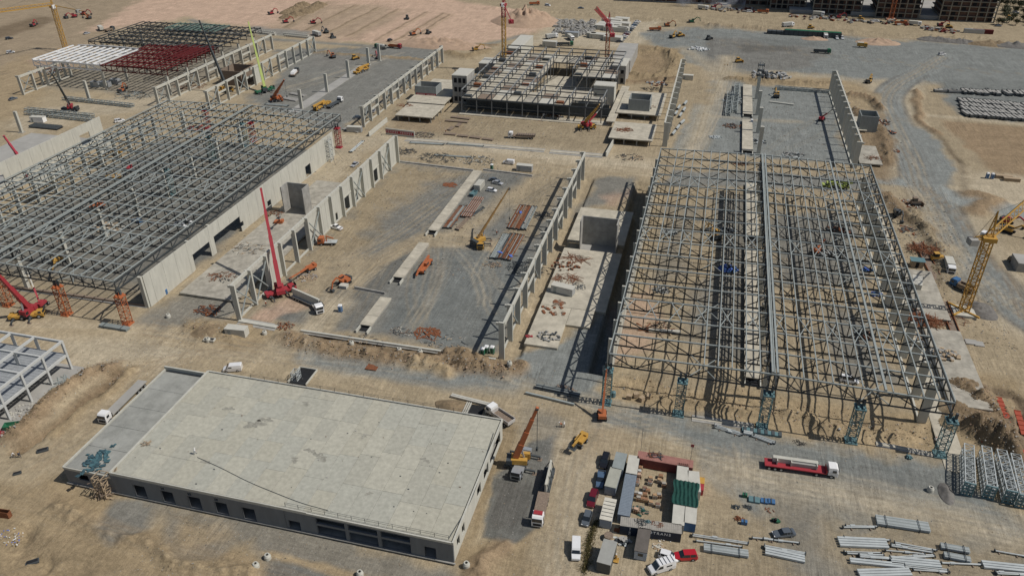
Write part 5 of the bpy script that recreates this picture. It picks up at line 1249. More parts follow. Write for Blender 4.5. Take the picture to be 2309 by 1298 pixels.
def tower_crane(label, base, topz, jib, jibz, cj=None, cjz=None, mc=YELLOW, jc=YELLOW, apex=7.0, w_=2.0, foot=True, luff=False, zsplit=None, group=None, cabc=WHITE):
    x, y, _ = at(*base); t = thing('tower_crane', label, 'tower crane', (x, y, 0), 0, group)
    zs = [(0, zsplit, mc), (zsplit, topz, jc)] if zsplit else [(0, topz, mc)]
    for a, b, mt in zs: m = MB(); lattice(m, b-a, w_, w_, max(2, int((b-a)/2.0)), mt, .28, .16, a); kid(t, 'mast', m.mesh('mast'))
    m = MB(); m.box(-w_*.8, w_*.8, -w_*.8, w_*.8, topz, topz+1.2, jc); kid(t, 'slewing_unit', m.mesh('slewing_unit'))
    if foot: m = MB(); m.box(-3, 3, -3, 3, 0, .8, CONC); m.bar((-3.4,-3.4,.9), (3.4,3.4,.9), .5, .5, mc); m.bar((-3.4,3.4,.9), (3.4,-3.4,.9), .5, .5, mc); kid(t, 'footing', m.mesh('footing'))
    J = Vector(at(*jib, jibz))-Vector((x, y, 0)); root = Vector((0,0,topz+1.4)); v = J-root; n = max(4, int(v.length/2.2)); side = Vector((-v.y, v.x, 0)).normalized()
    m = MB(); up = Vector((0,0,1.4)) if not luff else v.cross(side).normalized()*-1.2
    if up.z < 0: up = -up
    jw = w_*.5; up = up*(w_*.6); A, Bq, C = [root+side*jw, root-side*jw, root+up]
    for q in (A, Bq, C): m.bar(q, q+v, .28, .28, jc)
    for k in range(n):
        a, b = v*(k/n), v*((k+.5)/n); c = v*((k+1)/n)
        m.bar(A+a, C+b, .11, .11, jc); m.bar(C+b, A+c, .11, .11, jc); m.bar(Bq+a, C+b, .11, .11, jc); m.bar(C+b, Bq+c, .11, .11, jc); m.bar(A+a, Bq+c, .11, .11, jc)
    kid(t, 'jib', m.mesh('jib'))
    dirv = Vector((v.x, v.y, 0)).normalized()
    if cj: cjv = Vector(at(*cj, cjz))-Vector((x, y, 0))-root
    else: cjv = -dirv*7
    m = MB(); 
    for s in (-1, 1): m.bar(root+side*s*.8, root+side*s*.8+cjv, .25, .35, jc)
    for k in range(6): m.bar(root+cjv*(k/6)+side*.8, root+cjv*((k+1)/6)-side*.8, .12, .12, jc)
    kid(t, 'counter_jib', m.mesh('counter_jib'))
    m = MB(); e = root+cjv*.88; m.cbox((e.x, e.y, e.z-.6), (2.2, 2.6, 1.8), SLABG if not luff else jc, math.atan2(cjv.y, cjv.x)); kid(t, 'counterweight', m.mesh('counterweight'))
    m = MB(); ap = root-dirv*(1.5 if luff else 0)+Vector((0,0,apex)); m.bar(root+side*.8, ap, .25, .25, jc); m.bar(root-side*.8, ap, .25, .25, jc); m.bar(root+dirv*.8, ap, .2, .2, jc); kid(t, 'apex_frame', m.mesh('apex_frame'))
    m = MB(); m.bar(ap, root+v*(.66 if not luff else .97)+up, .07, .07, STEELD); m.bar(ap, root+cjv*.9, .07, .07, STEELD); kid(t, 'tie_rope', m.mesh('tie_rope'))
    m = MB(); cc = root+side*1.7+dirv*.6; m.cbox((cc.x, cc.y, cc.z-.6), (1.8, 1.3, 2.0), cabc, math.atan2(dirv.y, dirv.x)); kid(t, 'cab', m.mesh('cab'))
    return t
def container(c, L=12.2, roof=None, corr=True, H=2.6, W=2.44):
    def f():
        t = thing('shipping_container', None, None); h, w_ = L/2, W/2; m = MB()
        m.box(-h, h, -w_, w_, .1, H-.1, c); n = int(L/.45)
        for k in range(n):
            x = -h+.3+k*(L-.6)/n
            for s in (-1, 1): m.box(x, x+.2, min(s*w_, s*(w_+.04)), max(s*w_, s*(w_+.04)), .25, H-.2, c)
        for k in range(5):
            y = -w_+.2+k*.42
            for s in (-1, 1): m.box(min(s*h, s*(h+.03)), max(s*h, s*(h+.03)), y, y+.2, .25, H-.2, c)
        kid(t, 'body', m.mesh('body')); m = MB(); m.box(-h-.02, h+.02, -w_-.02, w_+.02, H-.098, H, roof or c)
        if roof is None or corr:
            for k in range(n): x = -h+.3+k*(L-.6)/n; m.box(x, x+.2, -w_+.15, w_-.15, H, H+.03, roof or c)
        kid(t, 'roof', m.mesh('roof')); return t
    return f
def cabin(wall, roof, L=6.0, W=2.5, H=2.7, win=True, ribs=False, winend=1):
    def f():
        t = thing('site_cabin', None, None); h, w_ = L/2, W/2; m = MB(); m.box(-h, h, -w_, w_, .15, H-.15, wall); m.box(-h+.2, h-.2, -w_+.2, w_-.2, 0, .15, STEELD); kid(t, 'wall', m.mesh('wall'))
        m = MB(); m.box(-h-.08, h+.08, -w_-.08, w_+.08, H-.148, H, roof)
        if ribs:
            for k in range(1, 6): m.box(-h+L*k/6-.06, -h+L*k/6+.06, -w_, w_, H, H+.06, STEELD)
        kid(t, 'roof', m.mesh('roof'))
        if win:
            m = MB(); m.box(-h-.03, -h, -.5, .5, 1.2, 2.0, GLASS) if winend else m.box(-.6, .6, -w_-.03, -w_, 1.1, 1.9, GLASS); kid(t, 'window', m.mesh('window'))
        m = MB(); m.box(-h+.8, -h+1.7, -w_-.04, -w_, .2, 2.15, STEEL); kid(t, 'door', m.mesh('door')); return t
    return f
def toilet(c):
    def f():
        t = thing('portable_toilet', None, None); m = MB(); m.box(-.55, .55, -.55, .55, .1, 2.1, c); m.box(-.6, .6, -.6, .6, 0, .1, STEELD); kid(t, 'cubicle', m.mesh('cubicle'))
        m = MB(); m.add([(-.6,-.6,2.1),(.6,-.6,2.1),(.6,.6,2.1),(-.6,.6,2.1),(-.4,-.4,2.4),(.4,-.4,2.4),(.4,.4,2.4),(-.4,.4,2.4)], [(0,1,5,4),(1,2,6,5),(2,3,7,6),(3,0,4,7),(4,5,6,7)], WHITE); kid(t, 'roof', m.mesh('roof'))
        m = MB(); m.box(-.42, .42, -.58, -.55, .2, 1.95, WHITE if c is not WHITE else c); m.box(-.36,.36,-.6,-.58,.26,1.9,c); kid(t, 'door', m.mesh('door')); return t
    return f
def manhole():
    m = MB(); m.ring((0,0,0), .7, .58, 0, .8, CONC, 18); m.ring((0,0,0), .7, .4, .8, 1.25, CONC, 18, .5); m.cyl((0,0,.5), (0,0,.52), .6, DARK, 16)
    return m.obj('manhole_ring', smooth=False)
SKIN = mat('skin', (0.45, 0.26, 0.18), .6, .05, 2.0)
def person_mesh(pose, shirt, pants):
    """limbs and trunk fused into one continuous surface by a voxel remesh"""
    m = MB(); b = {'bend': .55, 'stand': .04, 'walk': .1, 'sit': .1}[pose]; dz = -.45 if pose == 'sit' else 0
    def limb(p, q, r1, r2): m.cyl(p, q, r1, SKIN, 10, r2); m.cyl((p[0], p[1], p[2]-r1*.3), (p[0], p[1], p[2]+r1*.6), r1*.9, SKIN, 8)
    hipz = .92+dz; ch = (b*.5, 0, 1.3+dz-b*.25); nk = (b*.9, 0, 1.47+dz-b*.3)
    m.cyl((0,0,hipz-.06), ch, .15, SKIN, 12, .19); m.cyl(ch, nk, .19, SKIN, 12, .08); m.cyl(nk, (nk[0]+b*.15+.01, 0, nk[2]+.1), .06, SKIN, 8)
    hc = Vector((nk[0]+b*.25+.02, 0, nk[2]+.2))
    for k in range(6):
        a = -1+2*k/6; c = -1+2*(k+1)/6; m.cyl(hc+Vector((0,0,a*.12)), hc+Vector((0,0,c*.12)), .095*math.sqrt(max(.08,1-a*a)), SKIN, 10, .095*math.sqrt(max(.08,1-c*c)))
    m.cyl(hc+Vector((.08,0,-.01)), hc+Vector((.125,0,-.03)), .02, SKIN, 6)
    for s in (-1, 1):
        st = {'walk': s*.25, 'stand': .02*s, 'bend': .1*s, 'sit': .35}[pose]
        hp = (0, s*.1, hipz); kn = (st*.6+(.1 if pose == 'sit' else .03), s*.12, .5 if pose != 'sit' else .48); an = (st if pose != 'sit' else .3, s*.13, .09)
        limb(hp, kn, .1, .07); limb(kn, an, .07, .045); m.cyl((an[0]-.06, an[1], .05), (an[0]+.19, an[1], .045), .05, SKIN, 8, .04)
        sh = (ch[0]+b*.2, s*.21, ch[2]+.1); el = (sh[0]+.06-s*.1*(pose == 'walk'), s*.27, sh[2]-.3); ha = (el[0]+.22, s*.2, el[2]-.12-(.15 if pose == 'bend' else 0))
        limb(sh, el, .065, .05); limb(el, ha, .05, .03)
        for j in range(4): m.cyl((ha[0]-.01, ha[1]-.03+j*.02, ha[2]), (ha[0]+.08+.01*(j % 3), ha[1]-.034+j*.024, ha[2]-.035), .012, SKIN, 5)
        m.cyl((ha[0], ha[1]-s*.03, ha[2]), (ha[0]+.05, ha[1]-s*.065, ha[2]-.01), .013, SKIN, 5)
    o = m.obj('tmp'); md = o.modifiers.new('r', 'REMESH'); md.mode = 'VOXEL'; md.voxel_size = .022
    dg = bpy.context.evaluated_depsgraph_get(); dg.update(); me_ = bpy.data.meshes.new_from_object(o.evaluated_get(dg)); bpy.data.objects.remove(o)
    me_.materials.clear(); [me_.materials.append(q) for q in (SKIN, shirt, pants, BLACK)]
    for p in me_.polygons:
        c = p.center; p.material_index = 3 if c.z < .1 else 2 if c.z < hipz-.01 else 1 if (c.z < nk[2] and not (c.x > ch[0]+b*.2+.2)) else 0; p.use_smooth = True
    return me_, hc
PM = {}
def person(label, p, rz=0.0, shirt=WHITE, pants=NAVY, hat=YELLOW, z=0.0, pose='stand', group=None):
    k = (pose, shirt.name, pants.name)
    if k not in PM: PM[k] = person_mesh(*((pose, shirt, pants)))
    me_, hc = PM[k]; x, y, _ = at(*p, z); o = bpy.data.objects.new('person', me_); COL.objects.link(o); o.location = (x, y, z+.01); o.rotation_euler = (0, 0, rz)
    m = MB(); m.cyl(hc+Vector((0,0,.02)), hc+Vector((0,0,.1)), .13, hat, 12, .12); m.cyl(hc+Vector((0,0,.1)), hc+Vector((0,0,.16)), .12, hat, 12, .05); m.box(hc.x+.05, hc.x+.19, -.08, .08, hc.z+.02, hc.z+.035, hat)
    h = m.obj('hard_hat', o); return tag(o, label, 'person', group)
# ---------------------------------------------------------------- foreground vehicles
def V2(key, b, label, cat, p, q, nm=None, group=None, z=0.0, off=0):
    """vehicle whose rear is at pixel p and front at pixel q"""
    m_ = mid(p, q); return place(key, b, label, cat, (m_[0], m_[1], z), hd(p, q)+off, group, nm)
def VP(key, b, label, cat, p, ang, nm=None, group=None): x, y, _ = at(*p); return place(key, b, label, cat, (x, y, 0), R(ang), group, nm)
V2('vanw', van('white', 4.9, 1.9, 2.0), 'white van parked alone at the bottom, left of the scrub and the small cabins', 'van', (1299,1222), (1298,1265), 'parked_van')
V2('hg', car('hatch', 'grey'), 'slate grey hatchback parked beside the ribbed white cabin', 'car', (1327,1158), (1318,1187), 'parked_car')
V2('sdr', car('suv', 'darkred'), 'dark red car parked between the grey hatchback and the blue-grey pickup', 'car', (1340,1115), (1331,1142), 'parked_car')
V2('sbl', car('pickup', 'blue'), 'blue-grey pickup parked in the shadow of the long grey cabin', 'car', (1356,1072), (1352,1096), 'parked_car')
V2('sbk', car('suv', 'black'), 'black car parked farthest back beside the long grey cabin', 'car', (1366,1034), (1360,1053), 'parked_car')
V2('hw', car('hatch', 'white'), 'white hatchback squeezed between the roof-barred van and the red car', 'car', (1490,1252), (1524,1262), 'parked_car')
V2('vanb', van('white', 5.3, 2.0, 2.3, bars=True), 'white panel van with four roof bars and side window, beside the white hatchback', 'van', (1520,1273), (1461,1291), 'parked_van')
V2('sr', car('suv', 'red'), 'bright red car with its nose to the white hatchback', 'car', (1566,1256), (1522,1258), 'parked_car')
V2('sg', car('sedan', 'grey'), 'dark grey sedan parked among the steel piles', 'car', (1789,1203), (1743,1208), 'parked_car')
V2('t1', truck('flat', WHITE, TIMBD, 9.0, 3, RED), 'white truck with a red roof box and a worn empty bed, facing the viewer', 'truck', (1226,1120), (1211,1188), 'flatbed_truck')
def panel_trailer():
    t = thing('panel_trailer', None, None); m = MB(); m.box(-4, 4, -1.2, 1.2, .8, 1.1, STEELD); kid(t, 'chassis', m.mesh('chassis')); wheels(t, (-3.2,-2,), 1.2, .5, .3)
    m = MB(); m.box(-3.8, 3.8, .1, .3, 1.1, 3.6, CONC); m.box(-3.8, 3.8, .32, .5, 1.1, 3.5, CONC); kid(t, 'wall_panel', m.mesh('wall_panel'))
    m = MB()
    for x in (-3.4,-1,1,3.4): m.bar((x,-1.1,1.1), (x,.08,3.4), .15, .15, STEELD); m.bar((x,1.1,1.1), (x,.55,3.3), .15, .15, STEELD)
    kid(t, 'a_frame', m.mesh('a_frame')); return t
V2('ptr', panel_trailer, 'low trailer carrying upright concrete panels on an A-frame behind the white truck', 'trailer', (1238,1068), (1228,1112), 'panel_trailer')
V2('t2', truck('tip', WHITE, mat('worn_white', (.5,.48,.45), .7, .2, 2), 8.0, 3, load=TIMBD), 'white-cab tipper truck with an open grey body beside the concrete roof corner', 'truck', (1158,965), (1098,925), 'tipper_truck')
V2('t3', truck('flat', WHITE, RED, 15.5, 5), 'long red flatbed lorry with a white cab loaded with grey panels', 'truck', (1722,1049), (1886,1072), 'flatbed_lorry')
m = MB(); m.cbox((-.3,.3,1.95), (9.6,.9,1.25), CONC); m.cbox((1.6,-.45,1.8), (5.6,.5,.95), SLABG); 
for x in (-4.2,-1.2,4.2): m.box(x-.1, x+.1, -.9, .9, 1.3, 2.5, OFFW)
m.box(-5, 4.4, .7, .8, 2.4, 2.6, OFFW)
o = m.obj('panel_load'); a = mid((1745,1052), (1852,1066)); o.location = (a[0]-.5, a[1]+.2, 0.02); o.rotation_euler = (0,0,hd((1722,1049),(1886,1072))); tag(o, 'grey wall panels strapped on the red flatbed lorry', 'concrete panels')
mobile_crane('orange-yellow mobile crane with raised boom beside the right side of the concrete-roof building', (1175,1052), hd((1195,1000),(1165,1075)), 17.5, (1212,918), CHROME, YELLOW, 9.5, 4, ORANGE, w0=1.2)
boom_lift('yellow boom lift folded down on the sand, a worker basket at its tip', (1308,1000), hd((1308,1000),(1287,1024)), c=YELLOW)
boom_lift('orange-red boom lift raised straight up in front of the leftmost lattice tower', (1357,940), R(100), (1368,832), 11.0, ORANGE)
person('person in an orange vest and white helmet bending over on open ground', (1267,962), R(200), ORANGE, NAVY, WHITE, pose='bend')
person('person in a white shirt standing beside the bending worker', (1272,963), R(160), WHITE, NAVY, WHITE)
person('person in light clothes walking on the concrete roof beside the long cable', (440,1023), R(30), WHITE, GREYP, WHITE, z=6.18, pose='walk')
person('person in white shirt crouching by the dirt trench at far left', (30,1030), R(-20), WHITE, NAVY, WHITE, pose='bend')
person('person in dark clothes standing by the dirt trench at far left', (46,1031), R(150), NAVY, NAVY, YELLOW, pose='walk')
person('person in a yellow vest standing by the parked cabins at the bottom', (1388,1262), R(60), YELLOW, NAVY, WHITE)
person('person in white beside the rightmost lattice tower', (2107,998), R(60), WHITE, NAVY, RED)
for p, lb in [((1052,1278),'pale manhole ring on the dirt bank right of the building corner'), ((604,1258),'farther of the two pale manhole rings at the left end of the sand strip'), ((578,1279),'pale manhole ring nearest the bottom edge beside the sand strip'), ((812,1296),'pale manhole ring cut off by the bottom edge of the photo'), ((2097,1106),'pale manhole ring near the laid lattice sections on the right'),
    ((597,753),'small manhole ring near the foot of the nearest left column row'), ((793,778),'small manhole ring left of the long white-edged beam'), ((900,789),'small manhole ring in the middle of the spoil below the long beam'), ((948,801),'small manhole ring right of the middle of the spoil bank'), ((1149,833),'small manhole ring near the end of the open column row'), ((470,770),'small manhole ring left of the white striped cabin'), ((380,715),'small manhole ring on the grey lane by the cast wall')]:
    x, y, _ = at(*p); place('mh', manhole, lb, 'manhole ring', (x, y, gz(x, y)-.1), random.random()*6, 'concrete manhole rings', 'manhole_ring')
# ---------------------------------------------------------------- container compound
def C(p, q, z=2.6):
    a, b = at(p[0], p[1], z), at(q[0], q[1], z); return ((a[0]+b[0])/2, (a[1]+b[1])/2, 0), math.atan2(b[1]-a[1], b[0]-a[0]), math.hypot(b[0]-a[0], b[1]-a[1])
def CZ(p, q, key, b, label, cat, nm='shipping_container', z=2.6, group=None, rzo=0):
    l, rz, L_ = C(p, q, z); return place(key, b, label, cat, l, rz+rzo, group, nm)
def zz(X, Y): return (1300+X/4.475, 1000+Y/4.475)
print('LEN', [round(C(zz(*a), zz(*b))[2], 1) for a, b in [((432,100),(345,425)), ((342,555),(290,745)), ((582,125),(548,285)), ((545,325),(480,685)), ((470,745),(1065,850)), ((640,100),(1150,210)), ((1072,205),(1062,385)), ((1180,285),(1195,465)), ((1038,600),(1028,805)), ((1155,590),(1143,860)), ((688,860),(650,1070)), ((340,985),(278,1185))]])
CZ(zz(455,95), zz(415,245), 'cbg', cabin(GREYP, mat('grey_roof', (.27,.30,.29), .6, .1, 1), 5.2, 2.4, 2.6, False), 'grey-roofed site cabin, the back one of the pair beside the black car', 'cabin', 'site_cabin')
CZ(zz(398,250), zz(342,428), 'cbg2', cabin(GREYP, mat('olive_roof', (.37,.37,.31), .6, .1, 1), 5.8, 2.4, 2.6, False), 'olive-grey roofed site cabin, the front one of the pair, near the blue-grey pickup', 'cabin', 'site_cabin')
CZ(zz(345,555), zz(295,760), 'cbr', cabin(GREYP, mat('cream_roof', (.60,.57,.48), .6, .1, 1), 6.0, 2.4, 2.6, False, True), 'cabin with a cream ribbed roof beside the grey hatchback', 'cabin', 'site_cabin')
CZ(zz(582,125), zz(553,300), 'c20w', container(NAVY, 6.06, OFFW, False), 'navy container with a cream roof at the back left of the compound', 'container')
CZ(zz(547,325), zz(480,690), 'c40g', container(mat('blue_grey_container', (.20,.235,.27), .5, .1, 1.5), 12.2), 'long blue-grey container forming the left side of the compound', 'container')
cfront = CZ(zz(440,775), zz(1065,860), 'c40n', container(NAVY, 12.2, mat('pale_container_roof', (.33,.31,.27), .7, .15, 1)), 'long navy container with white lettering forming the front of the compound', 'container')
CZ(zz(645,110), zz(1150,200), 'c40r', container(mat('rust_red_container', (.20,.05,.045), .6, .15, 1.5), 12.2, mat('faded_red_roof', (.33,.16,.13), .7, .15, 1)), 'long red container with rails on its roof at the back of the compound', 'container')
CZ(zz(1076,205), zz(1065,385), 'cww1', container(OFFW, 6.06, OFFW, False), 'cream container at the inner back of the right side of the compound', 'container')
CZ(zz(1180,285), zz(1195,467), 'cww2', container(OFFW, 6.06, OFFW, False), 'cream container at the outer back of the right side of the compound', 'container')
CZ(zz(1040,600), zz(1025,805), 'cww3', container(OFFW, 6.06, OFFW, False), 'cream container at the inner front of the right side of the compound', 'container')
CZ(zz(1160,590), zz(1145,785), 'cww4', container(BLUE, 6.06, OFFW, False), 'cream-roofed blue container at the outer front corner of the compound', 'container')
CZ(zz(688,860), zz(650,1075), 'cbb', cabin(mat('pale_blue_wall', (.42,.47,.52), .6, .06, 1), mat('brown_felt_roof', (.13,.115,.10), .8, .15, 1), 6.0, 2.4, 2.6, True, winend=1), 'pale blue cabin with a dark brown roof in front of the lettered container', 'cabin', 'site_cabin', rzo=math.pi)
CZ(zz(340,985), zz(278,1190), 'cbl', cabin(mat('dark_cabin_wall', (.09,.095,.09), .6, .1, 1), mat('mid_grey_roof', (.33,.33,.30), .6, .08, 1), 5.8, 2.6, 2.9, False), 'dark-walled cabin with a plain grey roof at the bottom, beside the scrub', 'cabin', 'site_cabin', z=2.9)
# lettering on the navy container: SINOTRANS plus a column of small marks
def lettering(parent, text, size, loc, rz_child=0.0, mt=WHITE, nm='lettering'):
    cu = bpy.data.curves.new(nm, 'FONT'); cu.body = text; cu.size = size; cu.extrude = .01; cu.space_character = 1.25; cu.align_x = 'CENTER'
    tmp = bpy.data.objects.new('tmp', cu); COL.objects.link(tmp); dg = bpy.context.evaluated_depsgraph_get(); dg.update(); me_ = bpy.data.meshes.new_from_object(tmp.evaluated_get(dg)); bpy.data.objects.remove(tmp)
    me_.materials.clear(); me_.materials.append(mt); o = kid(parent, nm, me_, loc); o.rotation_euler = (R(90), 0, rz_child); return o
lettering(cfront, 'SINOTRANS', .98, (.9, -1.285, 1.5))
for k in range(4): lettering(cfront, 'SINO'[k], .55, (-4.1, -1.285, 2.0-k*.55), nm='small_mark')
# shade net
def net():
    a = [at(*zz(*p), 2.75) for p in [(985,375),(1130,380),(1222,475),(1225,590),(1145,625),(970,600)]]; x0 = min(p[0] for p in a); x1 = max(p[0] for p in a); y0 = min(p[1] for p in a); y1 = max(p[1] for p in a)
    nx, ny = 30, 22; vs = []; fs = []
    for j in range(ny+1):
        for i in range(nx+1):
            u, v_ = i/nx, j/ny; z = 2.78+.10*math.sin(u*40+v_*3)+.12*mnoise.noise(Vector((u*9, v_*5, 0))); vs.append(((u-.5)*(x1-x0)+.3*math.sin(v_*9)*(u-.5), (v_-.5)*(y1-y0), z))
    for j in range(ny):
        for i in range(nx): k = j*(nx+1)+i; fs.append((k, k+1, k+nx+2, k+nx+1))
    me_ = bpy.data.meshes.new('net'); me_.from_pydata(vs, [], fs); me_.materials.append(GREEN); o = bpy.data.objects.new('shade_net', me_); COL.objects.link(o); o.location = ((x0+x1)/2, (y0+y1)/2, 0)
    md = o.modifiers.new('s', 'SOLIDIFY'); md.thickness = .04; tag(o, 'dark green shade net stretched over the right side of the compound', 'shade net')
net()
# clutter inside the compound
BOXC = [mat('crate_%d' % i, c, .85, .2, 3) for i, c in enumerate([(.42,.27,.15),(.52,.36,.26),(.30,.16,.09),(.50,.50,.47),(.36,.33,.28),(.22,.13,.09)])]
def crate(i):
    def f():
        c = BOXC[i]; t = thing('crate', None, None); m = MB(); m.box(-.55, .55, -.45, .45, .12, .85, c); m.box(-.58,.58,-.48,.48,.0,.1,TIMBD)
        for x in (-.5, 0, .5): m.box(x-.05, x+.05, -.48, .48, .12, .87, TIMB)
        kid(t, 'box', m.mesh('box')); m = MB(); m.box(-.45, .4, -.35, .3, .88, 1.0+.1*(i % 3), BOXC[(i+2) % 6]); kid(t, 'contents', m.mesh('contents')); return t
    return f
cl = [(655,215,1,'topmost crate by the inner left wall of the compound'),(640,260,0,'second crate from the back along the left container'),(632,300,1,'third crate from the back along the left container'),(628,340,5,'dark crate halfway along the left container'),(612,385,3,'pale crate halfway along the left container'),(608,415,3,'pale crate below the halfway crate along the left container'),
 (780,235,1,'wide pinkish crate against the red container'),(845,255,3,'white bagged bundle crate against the red container'),(900,258,0,'small red-brown crate near the black shade'),(745,370,4,'grey crate at the top of the middle column of the yard'),(740,410,3,'white crate below the grey one in the middle of the yard'),(850,345,0,'brown crate at the right side of the yard near the back'),(835,390,4,'grey machine crate right of the yard centre'),(880,430,2,'dark orange crate beside the wavy shade edge'),
 (690,470,3,'round-topped white crate in the yard centre'),(720,490,0,'brown crate right under the round-topped one'),(600,520,2,'dark crate hugging the left container in the middle'),(640,530,1,'pink crate in the long row of boxes'),(690,530,0,'brown crate in the long row of boxes'),(625,570,2,'dark crate under the row of boxes'),(660,575,0,'orange-brown open crate under the row of boxes'),(700,585,0,'larger open crate at the end of the lower row'),(790,545,4,'crate with tools in the right half of the yard'),(830,540,2,'dark crate beside the tool crate'),(750,615,4,'grey crate left of the tall pale one'),(820,635,3,'tall pale crate at the front of the yard'),(600,690,5,'dark crate among green sheets at the front left of the yard')]
for X, Y, i, lb in cl:
    x, y, _ = at(*zz(X, Y)); place('cr%d' % i, crate(i), lb, 'crate', (x, y, 0), random.uniform(-.2, .2), 'crates inside the container compound', 'crate')
def heap_of(nm, label, cat, p, n, r, h, mats_, size=(.1,.1,1.2), z=0.0, seed=1, flat=False):
    rr = random.Random(seed); m = MB(); x, y, _ = at(*p, z)
    for k in range(n):
        a = rr.uniform(0, 6.28); q = r*math.sqrt(rr.random()); c = Vector((q*math.cos(a), q*math.sin(a)*.7, h*(1-q/r)*rr.random()+size[1]/2)); d = rr.uniform(0, 3.14); L = size[2]*rr.uniform(.4, 1)
        dv = Vector((math.cos(d), math.sin(d), 0 if flat else rr.uniform(-.25, .25)))*L/2
        m.bar(c-dv, c+dv, size[0], size[1], rr.choice(mats_))
    o = m.obj(nm); o.location = (x, y, z+.02); return tag(o, label, cat)
heap_of('net_heap', 'crumpled green sheets and scraps at the front of the compound yard', 'net heap', zz(640,675), 40, 1.8, .5, [TEAL, GREEN, TIMBD], (.5,.1,1.2), seed=3)
heap_of('coil_heap', 'coiled dark hoses lying on the roof of the lettered container', 'hoses', zz(650,790), 30, 1.3, .3, [BLACK, STEELD], (.06,.06,1.1), z=2.65, seed=4)
heap_of('green_coil', 'small teal coil on the roof of the lettered container', 'hoses', zz(715,785), 16, .6, .3, [TEAL], (.08,.08,.8), z=2.65, seed=5)
heap_of('brown_coil', 'brown cables looped on the sandy roof part of the lettered container', 'cables', zz(815,810), 22, 1.2, .15, [RUST], (.05,.05,1.1), z=2.65, seed=6)
heap_of('rail_pile', 'steel rails and tools piled on the red container roof', 'rail pile', zz(800,115), 22, 1.7, .3, [STEELD, RUST, STEELD], (.12,.12,1.8), z=2.65, seed=7, flat=True)
heap_of('scrap_row', 'small white tools and scraps in front of the lettered container', 'scrap', zz(860,930), 40, 2.4, .4, [WHITE, STEELD, TIMB], (.12,.1,.8), seed=8)
heap_of('formwork_pile', 'grey formwork frames stacked between the two small cabins', 'formwork', zz(455,985), 24, 1.6, 1.3, [SLABG, STEELL, STEELD], (.5,.1,2.0), seed=9)
heap_of('pallet_pile', 'pale square pallet with a heap of scraps beside the pale blue cabin', 'pallet', zz(820,1035), 34, 1.1, .5, [OFFW, TIMB], (.2,.1,1.3), seed=10)
heap_of('rust_mat', 'rust-brown mat lying left of the formwork pile', 'mat', zz(430,880), 10, .9, .1, [RUST], (.8,.04,1.4), seed=11, flat=True)
m = MB(); m.box(-.8,.8,-.6,.6,.3,.36,YELLOW)
for k in range(5): m.bar((-.7+k*.35,-.6,.36),(-.7+k*.35,.6,.5),.1,.05,YELLOW)
for sx in (-.7,.7):
    for sy in (-.5,.5): m.bar((sx,sy,0),(sx,sy,.3),.06,.06,STEELD)
o = m.obj('yellow_ladder'); x, y, _ = at(*zz(385,1180)); o.location = (x, y, 1.0); 
o.location = (x, y, 0); tag(o, 'small bright yellow rack beside the dark-walled cabin', 'rack')
m = MB(); m.cyl((0,0,0),(0,0,1.0),.9,TIMB,16); m.cyl((0,0,1.0),(0,0,1.06),.95,TIMBD,16); o = m.obj('cable_drum'); x, y, _ = at(*zz(322,955)); o.location = (x, y, 0); tag(o, 'round tan drum standing behind the dark-walled cabin', 'drum')
for (X, Y, c, lb) in [(1258,425,YELLOW,'orange-yellow cabinet outside the right side of the compound'), (1250,490,RED,'red cabinet under the yellow one outside the compound')]:
    m = MB(); m.box(-.5,.5,-.9,.9,.1,1.6,c); m.box(-.55,.55,-.95,.95,1.6,1.68,c); m.box(.5,.52,-.8,-.05,.2,1.5,c); m.box(.5,.52,.05,.8,.2,1.5,c); o = m.obj('steel_cabinet'); x, y, _ = at(*zz(X, Y)); o.location = (x, y, 0); tag(o, lb, 'cabinet')
m = MB(); m.cyl((0,0,0),(0,0,6.5),.05,STEELD,6); m.box(-.35,.35,-.02,.02,5.7,6.5,RED); o = m.obj('flag_pole'); x, y, _ = at(*zz(1140,225)); o.location = (x, y, 0); tag(o, 'thin pole with a small red sign at the back corner of the compound', 'flag pole')
m = MB(); m.cyl((0,0,0),(0,0,9),.05,STEELD,6); m.bar((0,0,8.2),(.6,0,8.2),.05,.05,STEELD); o = m.obj('antenna_pole'); x, y, _ = at(*zz(640,150)); o.location = (x, y, 0); tag(o, 'tall thin pole at the back left of the red container', 'pole')
# scrub along the road
def scrub():
    rr = random.Random(3); m = MB(); G1 = mat('dry_grass', (.20,.16,.07), .9, .3, 2); G2 = mat('olive_scrub', (.12,.12,.05), .9, .3, 2)
    path = [(1345,1175),(1332,1210),(1325,1245),(1318,1290)]
    x0, y0, _ = at(*path[0]); P = smoothpts([at(*p) for p in path], 14)
    for _ in range(2600):
        p = rr.choice(P); a = rr.uniform(0,6.28); q = abs(rr.gauss(0,.7)); b = Vector((p[0]-x0+q*math.cos(a), p[1]-y0+q*math.sin(a), 0)); tp = b+Vector((rr.uniform(-.2,.2), rr.uniform(-.2,.2), rr.uniform(.15,.55)))
        s = Vector((rr.uniform(-.04,.04), rr.uniform(-.04,.04), 0)); mt = rr.choice((G1, G1, G2))
        m.add([b-s, b+s, tp+s*1.5, tp-s*1.5+Vector((0,0,-.05))], [(0,1,2,3)], mt)
    o = m.obj('scrub'); o.location = (x0, y0, 0); tag(o, 'dry scrub growing along the track beside the cabins', 'scrub', kind='stuff')
scrub()
